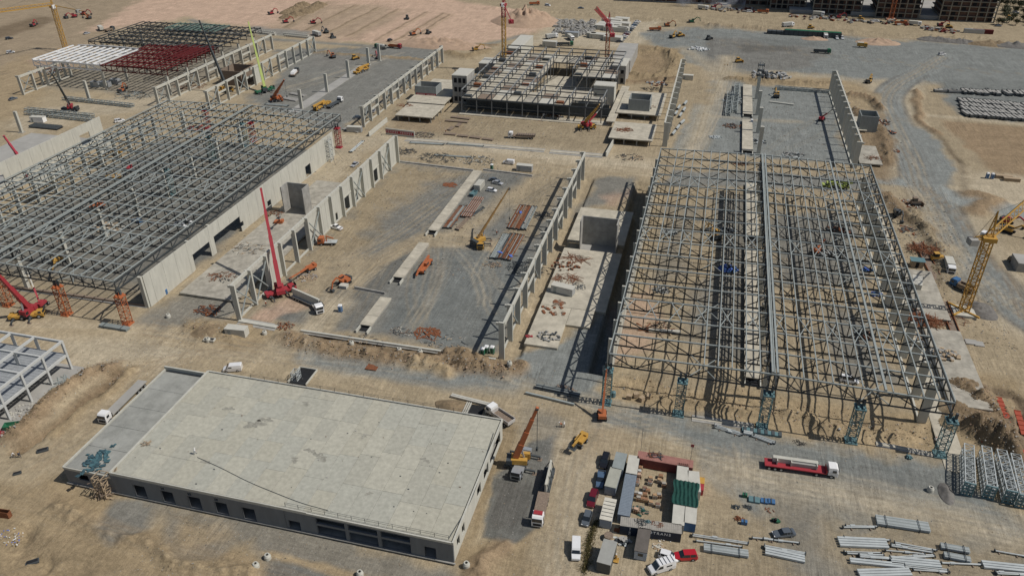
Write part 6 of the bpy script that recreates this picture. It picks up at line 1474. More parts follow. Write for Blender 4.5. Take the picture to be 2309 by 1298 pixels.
# ---------------------------------------------------------------- steel stock, bottom right
def r8(X, Y): return (1740+X/3.933, 968+Y/3.933)
def r7(X, Y): return (1160+X/3.933, 968+Y/3.933)
def bundle(n, L, kind, seed, mt=None):
    rr = random.Random(seed); m = MB(); mt = mt or STEELL
    if kind == 'box':
        for k in range(n): y = (k-(n-1)/2)*.62; m.box(-L/2, L/2, y-.25, y+.25, .15, .65, mt)
        for x in (-L*.3, L*.28): m.box(x-.12, x+.12, -n*.35, n*.35, 0, .14, TIMBD)
    elif kind == 'tube':
        for k in range(n):
            y = (k-(n-1)/2)*.42; d = rr.uniform(-.4, .4); m.cyl((-L/2+d, y, .38), (L/2+d, y+rr.uniform(-.15,.15), .38), rr.choice((.12,.15,.17)), rr.choice((mt, TIMBD, STEEL, STEELD, mt)) if mt in (RUST, TIMBD) else mt, 8)
            m.box(-L/2+d-.12, -L/2+d, y-.3, y+.3, .1, .7, STEELD); m.box(L/2+d, L/2+d+.1, y-.25, y+.25, .12, .62, STEELD)
            if rr.random() < .5: x = rr.uniform(-L*.3, L*.3); m.box(x-.5, x+.5, y-.22, y+.22, .2, .56, mt)
        for x in (-L*.3, L*.3): m.box(x-.1, x+.1, -n*.3-.2, n*.3+.2, 0, .2, TIMBD)
    elif kind == 'pile':
        for lay in range(3):
            for k in range(n): y = (k-(n-1)/2)*.28; m.cyl((-L/2, y, .25+lay*.28), (L/2, y, .25+lay*.28), .12, mt if (k+lay) % 3 else STEEL, 6)
        for x in (-L*.32, L*.3): m.box(x-.12, x+.12, -n*.16, n*.16, .0, .12, STEELD); m.bar((x,-n*.15,.1), (x,-n*.15,1.1), .1, .1, STEELD); m.bar((x,n*.15,.1), (x,n*.15,1.1), .1, .1, STEELD); m.bar((x,-n*.15,1.1), (x,n*.15,1.1), .1, .1, STEELD)
    return m
def bun(p, q, n, kind, label, mt=None, nm='steel_bundle', z=0.0, cat='steel bundle', group='steel members stored on the south-east yard'):
    a, b = at(*p), at(*q); L = math.hypot(b[0]-a[0], b[1]-a[1]); o = bundle(n, L, kind, hash_(p), mt).obj(nm); o.location = ((a[0]+b[0])/2, (a[1]+b[1])/2, z); o.rotation_euler = (0, 0, math.atan2(b[1]-a[1], b[0]-a[0])); return tag(o, label, cat, group)
def hash_(p): return int(p[0]*13+p[1]*7) % 9973
PALE = None
for p, q, n, kd, lb in [
 (r8(645,868),r8(925,872),2,'tube','pair of short pale tubes lying apart above the left rows'),
 (r8(920,815),r8(1390,885),9,'pile','thick strapped stack of grey tubes lying apart above the rows'),
 (r8(650,962),r8(1055,992),1,'tube','single long tube at the top of the left rows'),
 (r8(590,1003),r8(1020,1022),4,'box','four box beams side by side under the single long tube'),
 (r8(1070,1005),r8(1440,1075),1,'tube','slender slanting tube at the top of the middle rows'),
 (r8(1040,1030),r8(1405,1085),2,'tube','two slanting tubes under the slender one'),
 (r8(650,1098),r8(975,1112),2,'tube','two tubes in the third row from the left end'),
 (r8(990,1078),r8(1335,1112),1,'tube','single tube with a plate in the middle rows'),
 (r8(765,1128),r8(1030,1150),2,'tube','two short tubes under the third row'),
 (r8(1045,1148),r8(1430,1128),2,'tube','two crossed pale tubes in the middle rows'),
 (r8(690,1170),r8(1170,1220),2,'box','heavy pair of box beams in the lower left row'),
 (r8(1050,1165),r8(1490,1205),3,'box','three long box beams beneath the crossed tubes'),
 (r8(1190,1218),r8(1570,1262),2,'tube','two tubes with square plates near the lower edge'),
 (r8(765,1285),r8(1225,1272),3,'box','three box beams at the very bottom edge, left'),
 (r8(1250,1252),r8(1570,1274),1,'tube','single tube at the very bottom edge, middle'),
 (r8(1490,1045),r8(1745,1090),5,'pile','upper stack of bluish thin bars right of the rows'),
 (r8(1520,1125),r8(1755,1170),5,'pile','lower stack of bluish thin bars right of the rows'),
 (r8(1500,1190),r8(1850,1208),1,'tube','long tube with a round plate below the bluish stacks'),
 (r8(1960,1080),r8(2225,1128),1,'tube','lone tube with a round end plate at the right'),
 (r8(1865,1205),r8(2300,1250),3,'box','heavy framed box beams at the right edge'),
 (r8(1970,1278),r8(2300,1296),2,'tube','two tubes in the bottom right corner'),
 (r8(-60,980),r8(255,1018),1,'tube','single tube with a cross plate left of the gravel strip'),
 (r8(-60,1045),r8(300,1108),2,'tube','two long tubes left of the gravel strip'),
 (r8(-60,1085),r8(290,1160),3,'box','three heavy box beams left of the gravel strip'),
 (r7(1590,945),r7(2080,1015),2,'tube','two long tubes just right of the lettered container'),
 (r7(1620,995),r7(2025,1048),1,'tube','single tube with a plate right of the lettered container'),
 (r7(1675,1060),r7(2070,1118),6,'pile','strapped stack of tubes right of the red car'),
 (r7(2115,968),r7(2300,985),1,'tube','short tube with cross plates near the grey sedan')]: bun(p, q, n, kd, lb)
def r3b(X, Y): return (1160+X/3.933, 660+Y/3.933)
bun(r3b(1780,1190), r3b(2010,1260), 3, 'tube', 'three pale tubes on the grey gravel between the lattice towers and the lorry')
bun(r3b(2030,1245), r3b(2110,1260), 2, 'box', 'short grey box section lying beside the three pale tubes')
bun(r3b(2120,1270), (1745,1000), 3, 'tube', 'thin tubes lying on the gravel behind the red lorry')
bun(r3b(100,895), r3b(530,1000), 1, 'box', 'long flat grey beam in front of the cage of dark tubes', STEEL)
bun(r3b(190,840), r3b(580,920), 5, 'pile', 'dark cage of steel tubes near the ditch end', STEELD)
bun((228,735), (290,745), 6, 'pile', 'stack of greenish bars at the foot of the right orange tower', STEEL)
bun((1018,893), (1105,915), 2, 'box', 'long pale beam behind the tipper truck', OFFW)
# laid lattice sections
def laid(L=13.0):
    def f():
        t = thing('lattice_section', None, None); m = MB()
        for k in (0, 1):
            s = MB(); lattice(s, L, 1.9, 1.7, 10, STEELL, .2, .1); 
            m.add([(v[2]-L/2, v[0]+0*k, v[1]+1.0+k*1.85) for v in s.v], s.f, STEELL)
        kid(t, 'lattice', m.mesh('lattice'))
        m = MB()
        for z in (.15, 1.0, 1.9, 2.7, 3.6): m.box(-L/2-.3, -L/2, -1.1, 1.1, z-.12, z+.12, TEAL)
        for y in (-1.0, 0, 1.0): m.box(-L/2-.28, -L/2-.02, y-.12, y+.12, .1, 3.7, TEAL)
        kid(t, 'end_frame', m.mesh('end_frame')); return t
    return f
for a, b, lb in [((1690,560),(1650,240),'leftmost laid-down pale lattice section with a teal end'), ((1880,590),(1805,250),'second laid-down lattice section from the left'), ((2055,630),(1945,290),'third laid-down lattice section from the left'), ((2170,670),(2065,320),'rightmost laid-down lattice section with a bright teal end')]:
    A = at(*r8(a[0]+30, a[1]+20)); B_ = at(*r8(b[0]+60, b[1]+40), 0); rz = math.atan2(B_[1]-A[1], B_[0]-A[0]); L_ = 13.0
    place('laid', laid(), lb, 'lattice section', (A[0]+math.cos(rz)*L_/2, A[1]+math.sin(rz)*L_/2, 0), rz, 'lattice sections laid on the yard', 'lattice_section')
# teal and blue boxes in the yard
for X, Y, sx, sy, h, c, lb in [(2040,595,1.0,.8,.9,GRNP,'small green box left of the teal platform'), (2125,630,2.3,1.6,.5,TEAL,'flat teal platform with two bolts'), (2215,640,1.6,1.3,.5,BLUE,'left blue plate beside the teal platform'), (2275,645,1.6,1.3,.5,BLUE,'right blue plate beside the teal platform'), (2035,835,1.2,.8,.9,BLUE,'small blue box with an orange side near the cables')]:
    x, y, _ = at(*r7(X, Y)); m = MB(); m.box(-sx/2, sx/2, -sy/2, sy/2, .1, h, c); m.box(-sx/2+.1, sx/2-.1, -sy/2+.1, sy/2-.1, 0, .1, STEELD); m.box(-.1, .1, -sy/2-.03, sy/2+.03, h, h+.12, STEELD); o = m.obj('equipment_box'); o.location = (x, y, 0); tag(o, lb, 'box')
for X, Y, lb, mt_, n in [(1960,690,'black steel fittings left of the teal platform',STEELD,26),(2065,690,'black steel rack below the teal platform',STEELD,24),(1990,790,'tangle of brown hoses by the small blue box',RUST,24),(2260,720,'rusty triangle frame below the blue plates',RUST,8)]:
    heap_of('scrap_fittings', lb, 'fittings', r7(X, Y), n, .9, .4, [mt_], (.1,.1,1.0), seed=int(X))
heap_of('green_box_heap', 'small green crate with cables near the grey sedan', 'crate', r8(35,815), 16, .6, .9, [GRNP, BLACK], (.5,.4,.8), seed=31)
heap_of('green_props', 'small teal props standing on the gravel near the rightmost tower', 'props', r8(1215,250), 14, .5, 1.2, [TEAL], (.2,.3,1.1), seed=32)
heap_of('cable_ring', 'dark cable coil lying on the gravel behind the red lorry', 'cable coil', r8(240,115), 40, 1.4, .1, [BLACK], (.05,.05,1.0), seed=33, flat=True)
# ---------------------------------------------------------------- middle hall and lanes
V2('toro', truck('crane', ORANGE, STEELL, 6.5, 2), 'small orange truck with a grey bed beside the left wall row', 'truck', (757,551), (722,551), 'small_truck')
V2('pkw', car('pickup', 'white'), 'white pickup parked by the left wall row of the middle hall', 'car', (771,519), (746,512), 'parked_car')
telehandler('orange telehandler with a teal side frame beside the culvert', (957,607), hd((975,580),(940,625)), ORANGE, 10.5, TEAL)
mobile_crane('golden-yellow mobile crane with a long thin brown boom in the middle hall', (1084,552), hd((1084,530),(1082,560)), 17.0, (1148,424), YELLOW, YELLOW, 8.5, 4, mat('brown_boom', (.27,.16,.06), .5, .1, 1), w0=.62)
mobile_crane('bright red mobile crane with a very tall red boom beside the left column row', (634,662), hd((620,665),(700,640)), 29.0, (588,424), RED, RED, 9.5, 4, RED, w0=1.3, hook=False)
boom_lift('orange boom lift standing on the pale lane slab', (627,507), R(190), (628,488), 6.0)
boom_lift('orange boom lift with its long arm lowered toward the red crane', (700,610), hd((700,605),(655,625)), (652,628), 3.0, ORANGE)
V2('exo', excavator(ORANGE), 'small orange excavator at the end of the rebar wall in the middle hall', 'excavator', (790,632), (765,648), 'excavator')
m = MB(); m.box(-1.2,1.2,-.9,.9,.1,1.0,OFFW); m.box(-1.3,1.3,-1,1,1.0,1.08,OFFW); m.box(-1,1,-.95,-.9,.2,.8,GREYP); o = m.obj('water_tank'); x, y, _ = at(776,648); o.location = (x, y, 0); tag(o, 'white tank beside the small orange excavator', 'tank')
V2('vanw', van(), 'white van parked behind the back beam of the middle hall', 'van', (1160,371), (1134,368), 'parked_van')
V2('hw', car('hatch', 'white'), 'white hatchback parked in the back right of the middle hall', 'car', (1100,430), (1118,433), 'parked_car')
V2('ss', car('sedan', 'silver'), 'silver sedan parked behind the white hatchback in the middle hall', 'car', (1113,413), (1131,417), 'parked_car')
V2('sg', car('sedan', 'grey'), 'dark sedan half hidden behind the silver one in the middle hall', 'car', (1106,407), (1124,410), 'parked_car')
VP('c20o', container(OFFW, 6.0, OFFW), 'white container beside the culvert in the middle hall', 'container', (1081,425), 88, 'shipping_container')
def skip(c, L=4.0):
    def f():
        t = thing('skip', None, None); m = MB(); m.add([(-L*.4,-.8,.1),(L*.4,-.8,.1),(L*.4,.8,.1),(-L*.4,.8,.1),(-L/2,-.95,1.3),(L/2,-.95,1.3),(L/2,.95,1.3),(-L/2,.95,1.3),(-L/2+.1,-.85,1.3),(L/2-.1,-.85,1.3),(L/2-.1,.85,1.3),(-L/2+.1,.85,1.3),(-L*.38,-.7,.5),(L*.38,-.7,.5),(L*.38,.7,.5),(-L*.38,.7,.5)],
            [(0,3,2,1),(0,1,5,4),(1,2,6,5),(2,3,7,6),(3,0,4,7),(4,5,9,8),(5,6,10,9),(6,7,11,10),(7,4,8,11),(8,9,13,12),(9,10,14,13),(10,11,15,14),(11,8,12,15),(12,13,14,15)], c); kid(t, 'tub', m.mesh('tub')); return t
    return f
VP('skt', skip(TEAL), 'teal open skip in front of the white container in the middle hall', 'skip', (1068,440), 80, 'skip')
VP('skg', skip(GRNP, 3.4), 'green open skip at the left edge near the dirt trench', 'skip', (28,965), 25, 'skip')
VP('tog', toilet(GRNP), 'green portable toilet at the front left of the three by the last column', 'toilet', (1088,800), 0, 'portable_toilet')
VP('tog', toilet(GRNP), 'green portable toilet in the middle of the three by the last column', 'toilet', (1097,795), 0, 'portable_toilet')
VP('tog', toilet(GRNP), 'green portable toilet nearest the last column', 'toilet', (1110,796), 0, 'portable_toilet')
VP('tob', toilet(BLUE), 'blue portable toilet standing alone on the sand road', 'toilet', (768,702), 10, 'portable_toilet')
VP('tog', toilet(GRNP), 'green portable toilet standing at the back beam of the middle hall', 'toilet', (1109,382), 0, 'portable_toilet')
VP('cws', cabin(OFFW, OFFW, 6.0, 2.5, 2.7, False), 'white site cabin with dark vertical stripes on the spoil below the column row', 'cabin', (536,755), 5, 'site_cabin')
VP('cg2', cabin(CHROME, OFFW, 6.5, 2.5, 2.7), 'grey cabin with a pale roof at the back right of the middle hall', 'cabin', (1183,385), 0, 'site_cabin')
V2('ttr', truck('flat', WHITE, SLABG, 5.2, 2), 'white truck cab pulling the long grey wall slab', 'truck', (712,690), (724,710), 'tractor_truck')
def slabload():
    t = thing('slab_trailer', None, None); m = MB(); m.box(-6.5, 6.0, -1.1, 1.1, .8, 1.0, SLABG); kid(t, 'chassis', m.mesh('chassis')); wheels(t, (-5.5,-4.3,-3.1), 1.1, .45, .3)
    m = MB(); m.box(-6.5, 5.2, -.3, .3, 1.0, 3.4, CONC); kid(t, 'wall_panel', m.mesh('wall_panel'))
    m = MB()
    for x in (4.6, 5.4, 6.0): m.bar((x,-1,1),(x,0,3),.15,.15,STEELD); m.bar((x,1,1),(x,0,3),.15,.15,STEELD)
    kid(t, 'a_frame', m.mesh('a_frame')); return t
V2('slt', slabload, 'long trailer carrying one tall grey wall slab on the sand road', 'trailer', (668,672), (724,697), 'slab_trailer')
V2('vanw', van(), 'white van parked behind the concrete-roof building', 'van', (547,833), (504,836), 'parked_van')
V2('lt', truck('flat', WHITE, SLABG, 16.0, 5), 'flatbed lorry with pale beams parked along the left side of the concrete-roof building', 'truck', (318,872), (240,950), 'flatbed_lorry')
bun((1050,492), (1080,448), 14, 'pile', 'stack of brown beams beside the long culvert', RUST, group='steel piles in the middle hall')
bun((1008,516), (1046,466), 8, 'tube', 'row of long brown beams nearest the long culvert', RUST, group='steel piles in the middle hall')
bun((1030,520), (1062,487), 4, 'tube', 'short brown beams left of the golden crane', TIMBD, group='steel piles in the middle hall')
bun((1060,490), (1090,470), 3, 'tube', 'three loose beams between the container and the brown pile', STEELD, group='steel piles in the middle hall')
bun((1160,518), (1188,466), 14, 'tube', 'rear bundle of long mixed steel pipes with blue sheets', RUST, group='steel piles in the middle hall')
bun((1180,519), (1206,468), 5, 'tube', 'grey pipes on the right side of the rear bundle', STEEL, group='steel piles in the middle hall')
bun((1112,584), (1142,529), 6, 'tube', 'grey pipes on the left side of the front bundle', STEEL, group='steel piles in the middle hall')
bun((1134,586), (1166,530), 13, 'tube', 'front bundle of long rusty steel pipes with blue sheets', RUST, group='steel piles in the middle hall')
for k, (p, lb) in enumerate([((1128,572),'blue sheet lying over the front pipe bundle, left'), ((1152,580),'blue sheet lying over the front pipe bundle, right'), ((1174,482),'blue sheet lying over the rear pipe bundle')]):
    m = MB(); blob(m, 0, 0, .62, .9, BLUET, 40+k, thick=.06); o = m.obj('blue_sheet'); x, y, _ = at(*p); o.location = (x, y, 0); tag(o, lb, 'tarp')
heap_of('rebar_cages', 'tangle of dark rebar cages between the shadow and the column row', 'rebar', (1185,605), 130, 6.5, .9, [STEELD], (.09,.09,3.4), seed=50)
heap_of('rebar_cages', 'dark steel frames lying by the column row behind the pipe bundles', 'rebar', (1232,487), 70, 5, 1.0, [STEELD], (.1,.1,3.2), seed=51)
heap_of('scrap_planks', 'rusty planks and cut pieces below the front pipe bundle', 'scrap', (1110,597), 40, 3.2, .4, [TIMBD, STEELD, TIMB], (.25,.12,1.4), seed=52)
heap_of('rust_sheets', 'rust-brown bent sheets on the gravel near the beam at the hall front', 'sheets', (965,751), 36, 4.2, .4, [RUST], (.35,.06,4.0), seed=53, flat=True)
heap_of('pale_scrap', 'pale broken forms beside the rust-brown sheets', 'scrap', (905,748), 60, 3.6, .3, [OFFW, TIMBD, STEELD], (.15,.08,1.3), seed=54)
heap_of('rebar_mat', 'rust-red mat lying on the middle hall gravel near the back', 'mat', (1014,417), 30, 2.6, .08, [RUST], (.9,.04,2.6), seed=55, flat=True)
m = MB(); m.add([(-1.5,-4,0.02),(1.7,-4,.02),(1.5,4,.02),(-1.3,4,.02),(-1.5,-4,.12),(1.7,-4,.12),(1.5,4,.12),(-1.3,4,.12)], [(0,3,2,1),(4,5,6,7),(0,1,5,4),(1,2,6,5),(2,3,7,6),(3,0,4,7)], RUST); o = m.obj('rust_plate'); x, y, _ = at(848,815); o.location = (x, y, .2); tag(o, 'long rust-red plate on the bank behind the concrete-roof building', 'plate')
o = bpy.data.objects.new('stair_pit', None); COL.objects.link(o); x, y, _ = at(682,850); o.location = (x, y, 0); tag(o, 'dark stair pit with pale props behind the concrete-roof building', 'stair pit')
m = MB(); m.box(-2.4, 2.6, -3.2, 3.4, .03, .06, DARK); kid(o, 'opening', m.mesh('opening')); m = MB(); lattice(m, 2.4, 1.6, 2.2, 3, STEELL, .12, .09); kid(o, 'scaffold', m.mesh('scaffold'), (-1.2, -1, .1)); m = MB()
for a, b in (((-2.4,-3.2,0),(-2.4,3.4,0)), ((2.6,-3.2,0),(2.6,3.4,0)), ((-2.4,3.4,0),(2.6,3.4,0))): m.bar((a[0],a[1],.35), (b[0],b[1],.35), .25, .5, CONC)
kid(o, 'upstand', m.mesh('upstand'))
o = bpy.data.objects.new('stair_pit', None); COL.objects.link(o); x, y, _ = at(1066,926); o.location = (x, y, 0); tag(o, 'dark stair pit beside the tipper truck', 'stair pit')
m = MB(); m.box(-2.4, 2.6, -2.2, 2.4, .03, .06, DARK); kid(o, 'opening', m.mesh('opening')); m = MB()
for x in (-2.2,-1.7,-1.2): m.box(x, x+.25, -2, 2.4, .1, .6, OFFW)
kid(o, 'steps', m.mesh('steps'))
# rebar and clutter on the slabs east of the middle hall
for p, n, r, lb, sz, sd_, z in [((1296,585),34,4.2,'rusty bars laid crosswise on the pale slab below the tall core',(.1,.08,6.5),60,.72), ((1280,628),60,4.2,'main heap of long rusty bars in the middle of the pale slab',(.1,.08,4.6),61,.72), ((1302,645),30,2.6,'rusty heap right of the small grey cabin on the slab',(.12,.12,2.2),62,.72), ((1275,602),26,4.6,'dark rusty bundles in a row on the pale slab',(.6,.5,1.0),63,.72), ((1262,683),20,1.3,'stack of brown boards on the pale slab',(.5,.1,3.4),64,.72), ((1245,700),24,4.5,'scattered brown pallets along the left edge of the slab',(.7,.2,.9),65,.72), ((1240,758),36,3.5,'grey forms and scraps at the near end of the slab',(.5,.3,.9),66,.72), ((1193,758),14,.9,'small red patch of scraps at the near left corner of the slab',(.4,.2,.5),67,.72)]:
    heap_of('slab_clutter', lb, 'rebar' if 'bar' in lb else 'scrap', p, n, r, .25, [RUST, RUST, TIMBD] if 'red patch' not in lb and 'grey' not in lb else ([RED] if 'red' in lb else [SLABG, STEELD]), sz, z=z, seed=sd_, flat=True)
l_, rz_, _q = C((1253,640), (1287,648), 3.2); o = place('cgs', cabin(CHROME, OFFW, 7.0, 2.5, 2.6, False), 'small grey cabin with a cream roof standing on the pale slab', 'cabin', (l_[0], l_[1], .72), rz_, None, 'site_cabin')
# silo/beams etc under the right-hand hall
for p, n, r, lb, mts, sz in [((1640,607),90,3.2,'blue crumpled bundle under the right-hand truss roof','BLUE',(.5,.4,1.4)), ((1975,665),30,1.6,'blue machine near the right eave of the truss roof','BLUE',(.6,.5,1.2)), ((1955,610),24,1.6,'second blue machine near the right eave of the truss roof','BLUE',(.5,.5,1.0)), ((1510,525),60,2.6,'grey bundled bars under the left half of the truss roof','S',(.2,.2,3.4)), ((1490,655),50,2.4,'grey rails and fittings under the left eave','S',(.2,.2,2.4)), ((1640,520),50,2.8,'white and grey cut pieces beside the inner culvert','S',(.3,.3,1.8)), ((1480,740),60,5.0,'brown planks heaped around a pipe under the left half of the roof','T',(.3,.15,3.0)), ((1890,520),60,4,'dark steel parts under the right half of the roof','D',(.3,.3,2.6)), ((1870,575),60,4.2,'grey steel parts heap beside the orange lift','S',(.3,.3,2.6)), ((1720,700),40,2.8,'dark pile beside the culvert','D',(.3,.3,2.0)), ((1670,370),50,2.6,'rusty bars pile under the back bays of the truss roof','T',(.2,.2,3.0)), ((1790,350),60,5.0,'long pale tubes pile under the back bays','S',(.2,.2,4.0)), ((1950,755),50,2.6,'brown metal bundle near the wide columns','D',(.3,.3,1.6))]:
    heap_of('site_materials', lb, 'material pile', p, n, r, 1.0, {'BLUE':[BLUE,BLUET,NAVY],'S':[STEELL,SLABG,STEELD],'T':[TIMB,TIMBD,RUST],'D':[STEELD,RUST,BLACK]}[mts], sz, seed=int(p[0]+p[1]))
boom_lift('orange boom lift under the right half of the truss roof', (1842,570), R(60), (1860,540), 4.0)
V2('exy', excavator(YELLOW), 'yellow excavator under the left half of the truss roof', 'excavator', (1620,545), (1605,530), 'excavator')
mobile_crane('lime-topped crane parked under the back bays of the truss roof', (1882,425), R(5), c1=LIME, c2=LIME, L=10)
V2('sw2', car('suv', 'white'), 'white car parked under the right half of the truss roof near the front', 'car', (1903,858), (1925,862), 'parked_car')
m = MB(); m.cyl((0,0,.6),(0,9,.6),.55,OFFW,12); m.cyl((0,-.1,.6),(0,0,.6),.6,RUST,12); o = m.obj('pipe_section'); x, y, _ = at(1462,748); o.location = (x, y, 0); o.rotation_euler = (0,0,R(-82)); tag(o, 'long white pipe lying under the left half of the truss roof', 'pipe')
m = MB()
for k in range(4): m.cbox((k*1.6,(k%2)*1.2,.6),(1.3,1.0,1.1),TIMB,k*.5)
o = m.obj('timber_crates'); x, y, _ = at(1418,898); o.location = (x, y, 0); tag(o, 'light timber crates heaped in front of the leftmost lattice tower', 'crates')
m = MB(); m.cyl((0,0,0),(0,0,1.4),.6,TEAL,10); m.cyl((0,0,1.4),(0,0,1.6),.6,TEAL,10,.2); o = m.obj('fuel_drum'); x, y, _ = at(1383,893); o.location = (x, y, 0); tag(o, 'teal drum at the foot of the leftmost lattice tower', 'drum')
# broad slanting slabs along the right eave
for k in range(9):
    m = MB(); m.box(-1.5, 1.5, -.2, .2, 0, .0+.3, CONC)
# right margin
V2('tbw', truck('box', WHITE, OFFW, 7.5, 2), 'white box truck on the grey road right of the truss roof', 'truck', (2133,596), (2143,622), 'box_truck')
V2('tbl', truck('tip', BLUE, TIMBD, 7.0, 3), 'blue-cab truck below the white box truck on the grey road', 'truck', (2185,660), (2150,645), 'tipper_truck')
V2('sbk', car('suv', 'black'), 'dark car parked at the right edge beside a dark wall', 'car', (2277,587), (2297,600), 'parked_car')
V2('exy', excavator(YELLOW), 'yellow excavator below the jib of the right tower crane', 'excavator', (2262,520), (2285,528), 'excavator')
V2('exr', excavator(RED), 'red and yellow machine behind the jib of the right tower crane', 'excavator', (2258,500), (2280,508), 'excavator')
V2('dz', dozer(YELLOW), 'small yellow machine beside the rebar trench', 'bulldozer', (2105,588), (2118,588), 'bulldozer')
V2('dzr', dozer(TIMBD), 'dark red machine on the sand left of the grey road', 'bulldozer', (2055,462), (2072,462), 'bulldozer')
V2('exd', excavator(STEELD), 'dark machine below the small orange box on the sand', 'excavator', (2020,483), (2026,495), 'excavator')
VP('tob', toilet(BLUE), 'blue portable toilet left of the pair beyond the road junction', 'toilet', (2225,402), 0, 'portable_toilet')
VP('tob', toilet(BLUE), 'blue portable toilet right of the pair beyond the road junction', 'toilet', (2236,403), 0, 'portable_toilet')
for p, lb in [((2262,402),'left timber stack beside the far toilets'), ((2280,408),'right timber stack beside the far toilets')]:
    m = MB(); [m.box(-3,3,-.9,.9,.1+j*.7,.65+j*.7,TIMB) for j in range(2)]; [m.box(x-.1,x+.1,-1,1,0,.1,TIMBD) for x in (-2,2)]; o = m.obj('timber_stack'); x, y, _ = at(*p); o.location = (x, y, 0); tag(o, lb, 'timber stack')
m = MB(); m.box(-1.8,1.8,-1.2,1.2,0,2.4,TIMB); m.box(-2.2,2.2,-1.6,1.6,2.4,2.5,TEAL); m.box(-.5,.5,-1.22,-1.2,.1,2,DARK); o = m.obj('timber_shed'); x, y, _ = at(2065,600); o.location = (x, y, 0); tag(o, 'small timber shed with a pale teal roof by the rebar trench', 'shed')
m = MB(); m.box(-3,3,-1.3,1.3,0,2.6,OFFW); m.box(-3.1,3.1,-1.4,1.4,2.6,2.7,OFFW); o = m.obj('site_cabin'); x, y, _ = at(2064,648); o.location = (x, y, 0); o.rotation_euler = (0,0,R(80)); tag(o, 'cream-roofed hut between the slab and the rebar trench', 'hut')
def wallbit(): pass
m = MB(); m.box(0,9,0,.4,0,3,CONCD); m.box(0,.4,.4,7,0,3,CONCD); m.box(.4,9,.4,7,2.6,2.98,SLABG); o = m.obj('dark_building'); x, y, _ = at(2290,612); o.location = (x, y, 0); tag(o, 'corner of a dark walled building at the right edge beside the dark car', 'building')
for p, sx, lb in [((2189,772),1.5,'left grey plate lying on the sand right of the timber boards'), ((2207,776),1.2,'right grey plate lying on the sand right of the timber boards')]:
    m = MB(); m.box(-sx,sx,-1.2,1.2,.02,.3,SLABG); m.box(-sx+.2,sx-.2,-1,1,.3,.34,SLABG); o = m.obj('steel_plate'); x, y, _ = at(*p); o.location = (x, y, gz(x,y)); tag(o, lb, 'plate')
for p, n, r, lb, c_, sz in [((2085,562),110,5,'rusty bars on the slab in front of the timber shed',[RUST],(.1,.1,5)), ((2080,722),150,5,'rusty bars laid on the slab right of the truss roof',[RUST],(.12,.1,6)), ((2108,765),220,5,'jumble of raw timber boards right of the truss roof',[TIMB,TIMBD],(.25,.1,2.2)), ((2125,800),80,4,'dark and pale boxes at the near end of the timber slab',[STEELD,SLABG,TIMB],(.8,.5,1.0)), ((2090,665),70,4,'standing rusty rebar clusters beside the cream-roofed hut',[RUST,TIMBD],(.12,.12,2.5)),
   ((1968,358),80,4,'rusty bars on the slab beyond the right wall of the far hall',[RUST,TIMBD],(.12,.1,4)), ((2005,340),80,4,'brown wreck of forms beside the far right hall',[STEELD,RUST,TIMBD],(.4,.3,2)), ((2000,300),60,4,'dark machine and forms beyond the grey shaft',[STEELD,BLACK,ORANGE],(.5,.4,2)), ((1925,270),60,4,'rusty bars and boards behind the right wall',[RUST,TIMB],(.15,.1,3)), ((1900,232),50,4,'pale debris at the back of the right wall',[OFFW,TIMBD],(.4,.2,2)), ((2000,368),60,3.5,'sand-brown debris near the grey road',[TIMBD,STEELD],(.2,.2,2)), ((1440,290),0,1,'x',[RUST],(.1,.1,1))]:
    if n: heap_of('slab_clutter', lb, 'material pile', p, n, r, .6, c_, sz, z=1.4 if 'slab' in lb and p[0] > 2070 and p[1] > 700 else 1.0 if 'slab' in lb else .1, seed=int(p[0]))
rd = mat('orange_barrier', (.36,.075,.04), .6, .1, 1)
def barrier(p, q, lb):
    a, b = at(*p), at(*q); L = math.hypot(b[0]-a[0], b[1]-a[1]); n = max(2, int(L/1.6)); m = MB()
    for k in range(n): m.box(k*L/n, (k+.9)*L/n, -.7, .7, .1, .35, rd); m.box(k*L/n, k*L/n+.12, -.75, .75, .35, .5, rd)
    m.box(0, L, -.12, .12, 0, .09, STEELD)
    o = m.obj('orange_formwork'); o.location = (a[0], a[1], .3); o.rotation_euler = (0, 0, math.atan2(b[1]-a[1], b[0]-a[0])); tag(o, lb, 'formwork')
barrier((2250,900),(2288,988),'long orange formwork strip in the dug pit at the right edge'); barrier((2292,930),(2309,985),'second orange formwork strip at the very right edge'); barrier((2210,996),(2285,1007),'crosswise orange formwork strip in the dug pit'); barrier((2280,1015),(2320,1024),'short red formwork strip at the right edge')
# bottom-left items
m = MB(); lattice(m, 5.6, 2.2, 2.6, 4, TIMB, .14, .12); rr = random.Random(4)
for k in range(80): a = Vector((rr.uniform(-1.9,1.9), rr.uniform(-1.8,1.8), rr.uniform(0,5.2)*(rr.random()**.6))); d = rr.uniform(0,3.14); dv = Vector((math.cos(d),math.sin(d),rr.uniform(-.5,.5)))*rr.uniform(.4,.9); m.bar(a-dv, a+dv, .14, .06, rr.choice((TIMB,TIMBD)))
m.bar((1.0,.5,4.6),(3.2,1.9,6.6),.9,.12,TIMB); o = m.obj('scaffold_stair'); x, y, _ = at(236,1118); o.location = (x, y+.6, 0); tag(o, 'rickety timber scaffold stair against the front of the concrete-roof building', 'scaffold')
rr = random.Random(9); m = MB()
for k in range(90):
    c = Vector((rr.gauss(0,1.0), rr.gauss(0,2.6), .1+.25*rr.random())); m.cbox(c, (rr.uniform(.4,1.2), rr.uniform(.3,.9), .12), rr.choice((mat('dull_net', (.07,.15,.17), .9, .3, 2), mat('faded_net', (.05,.10,.12), .9, .3, 2))), rr.uniform(0,3), rr.uniform(-.3,.3))
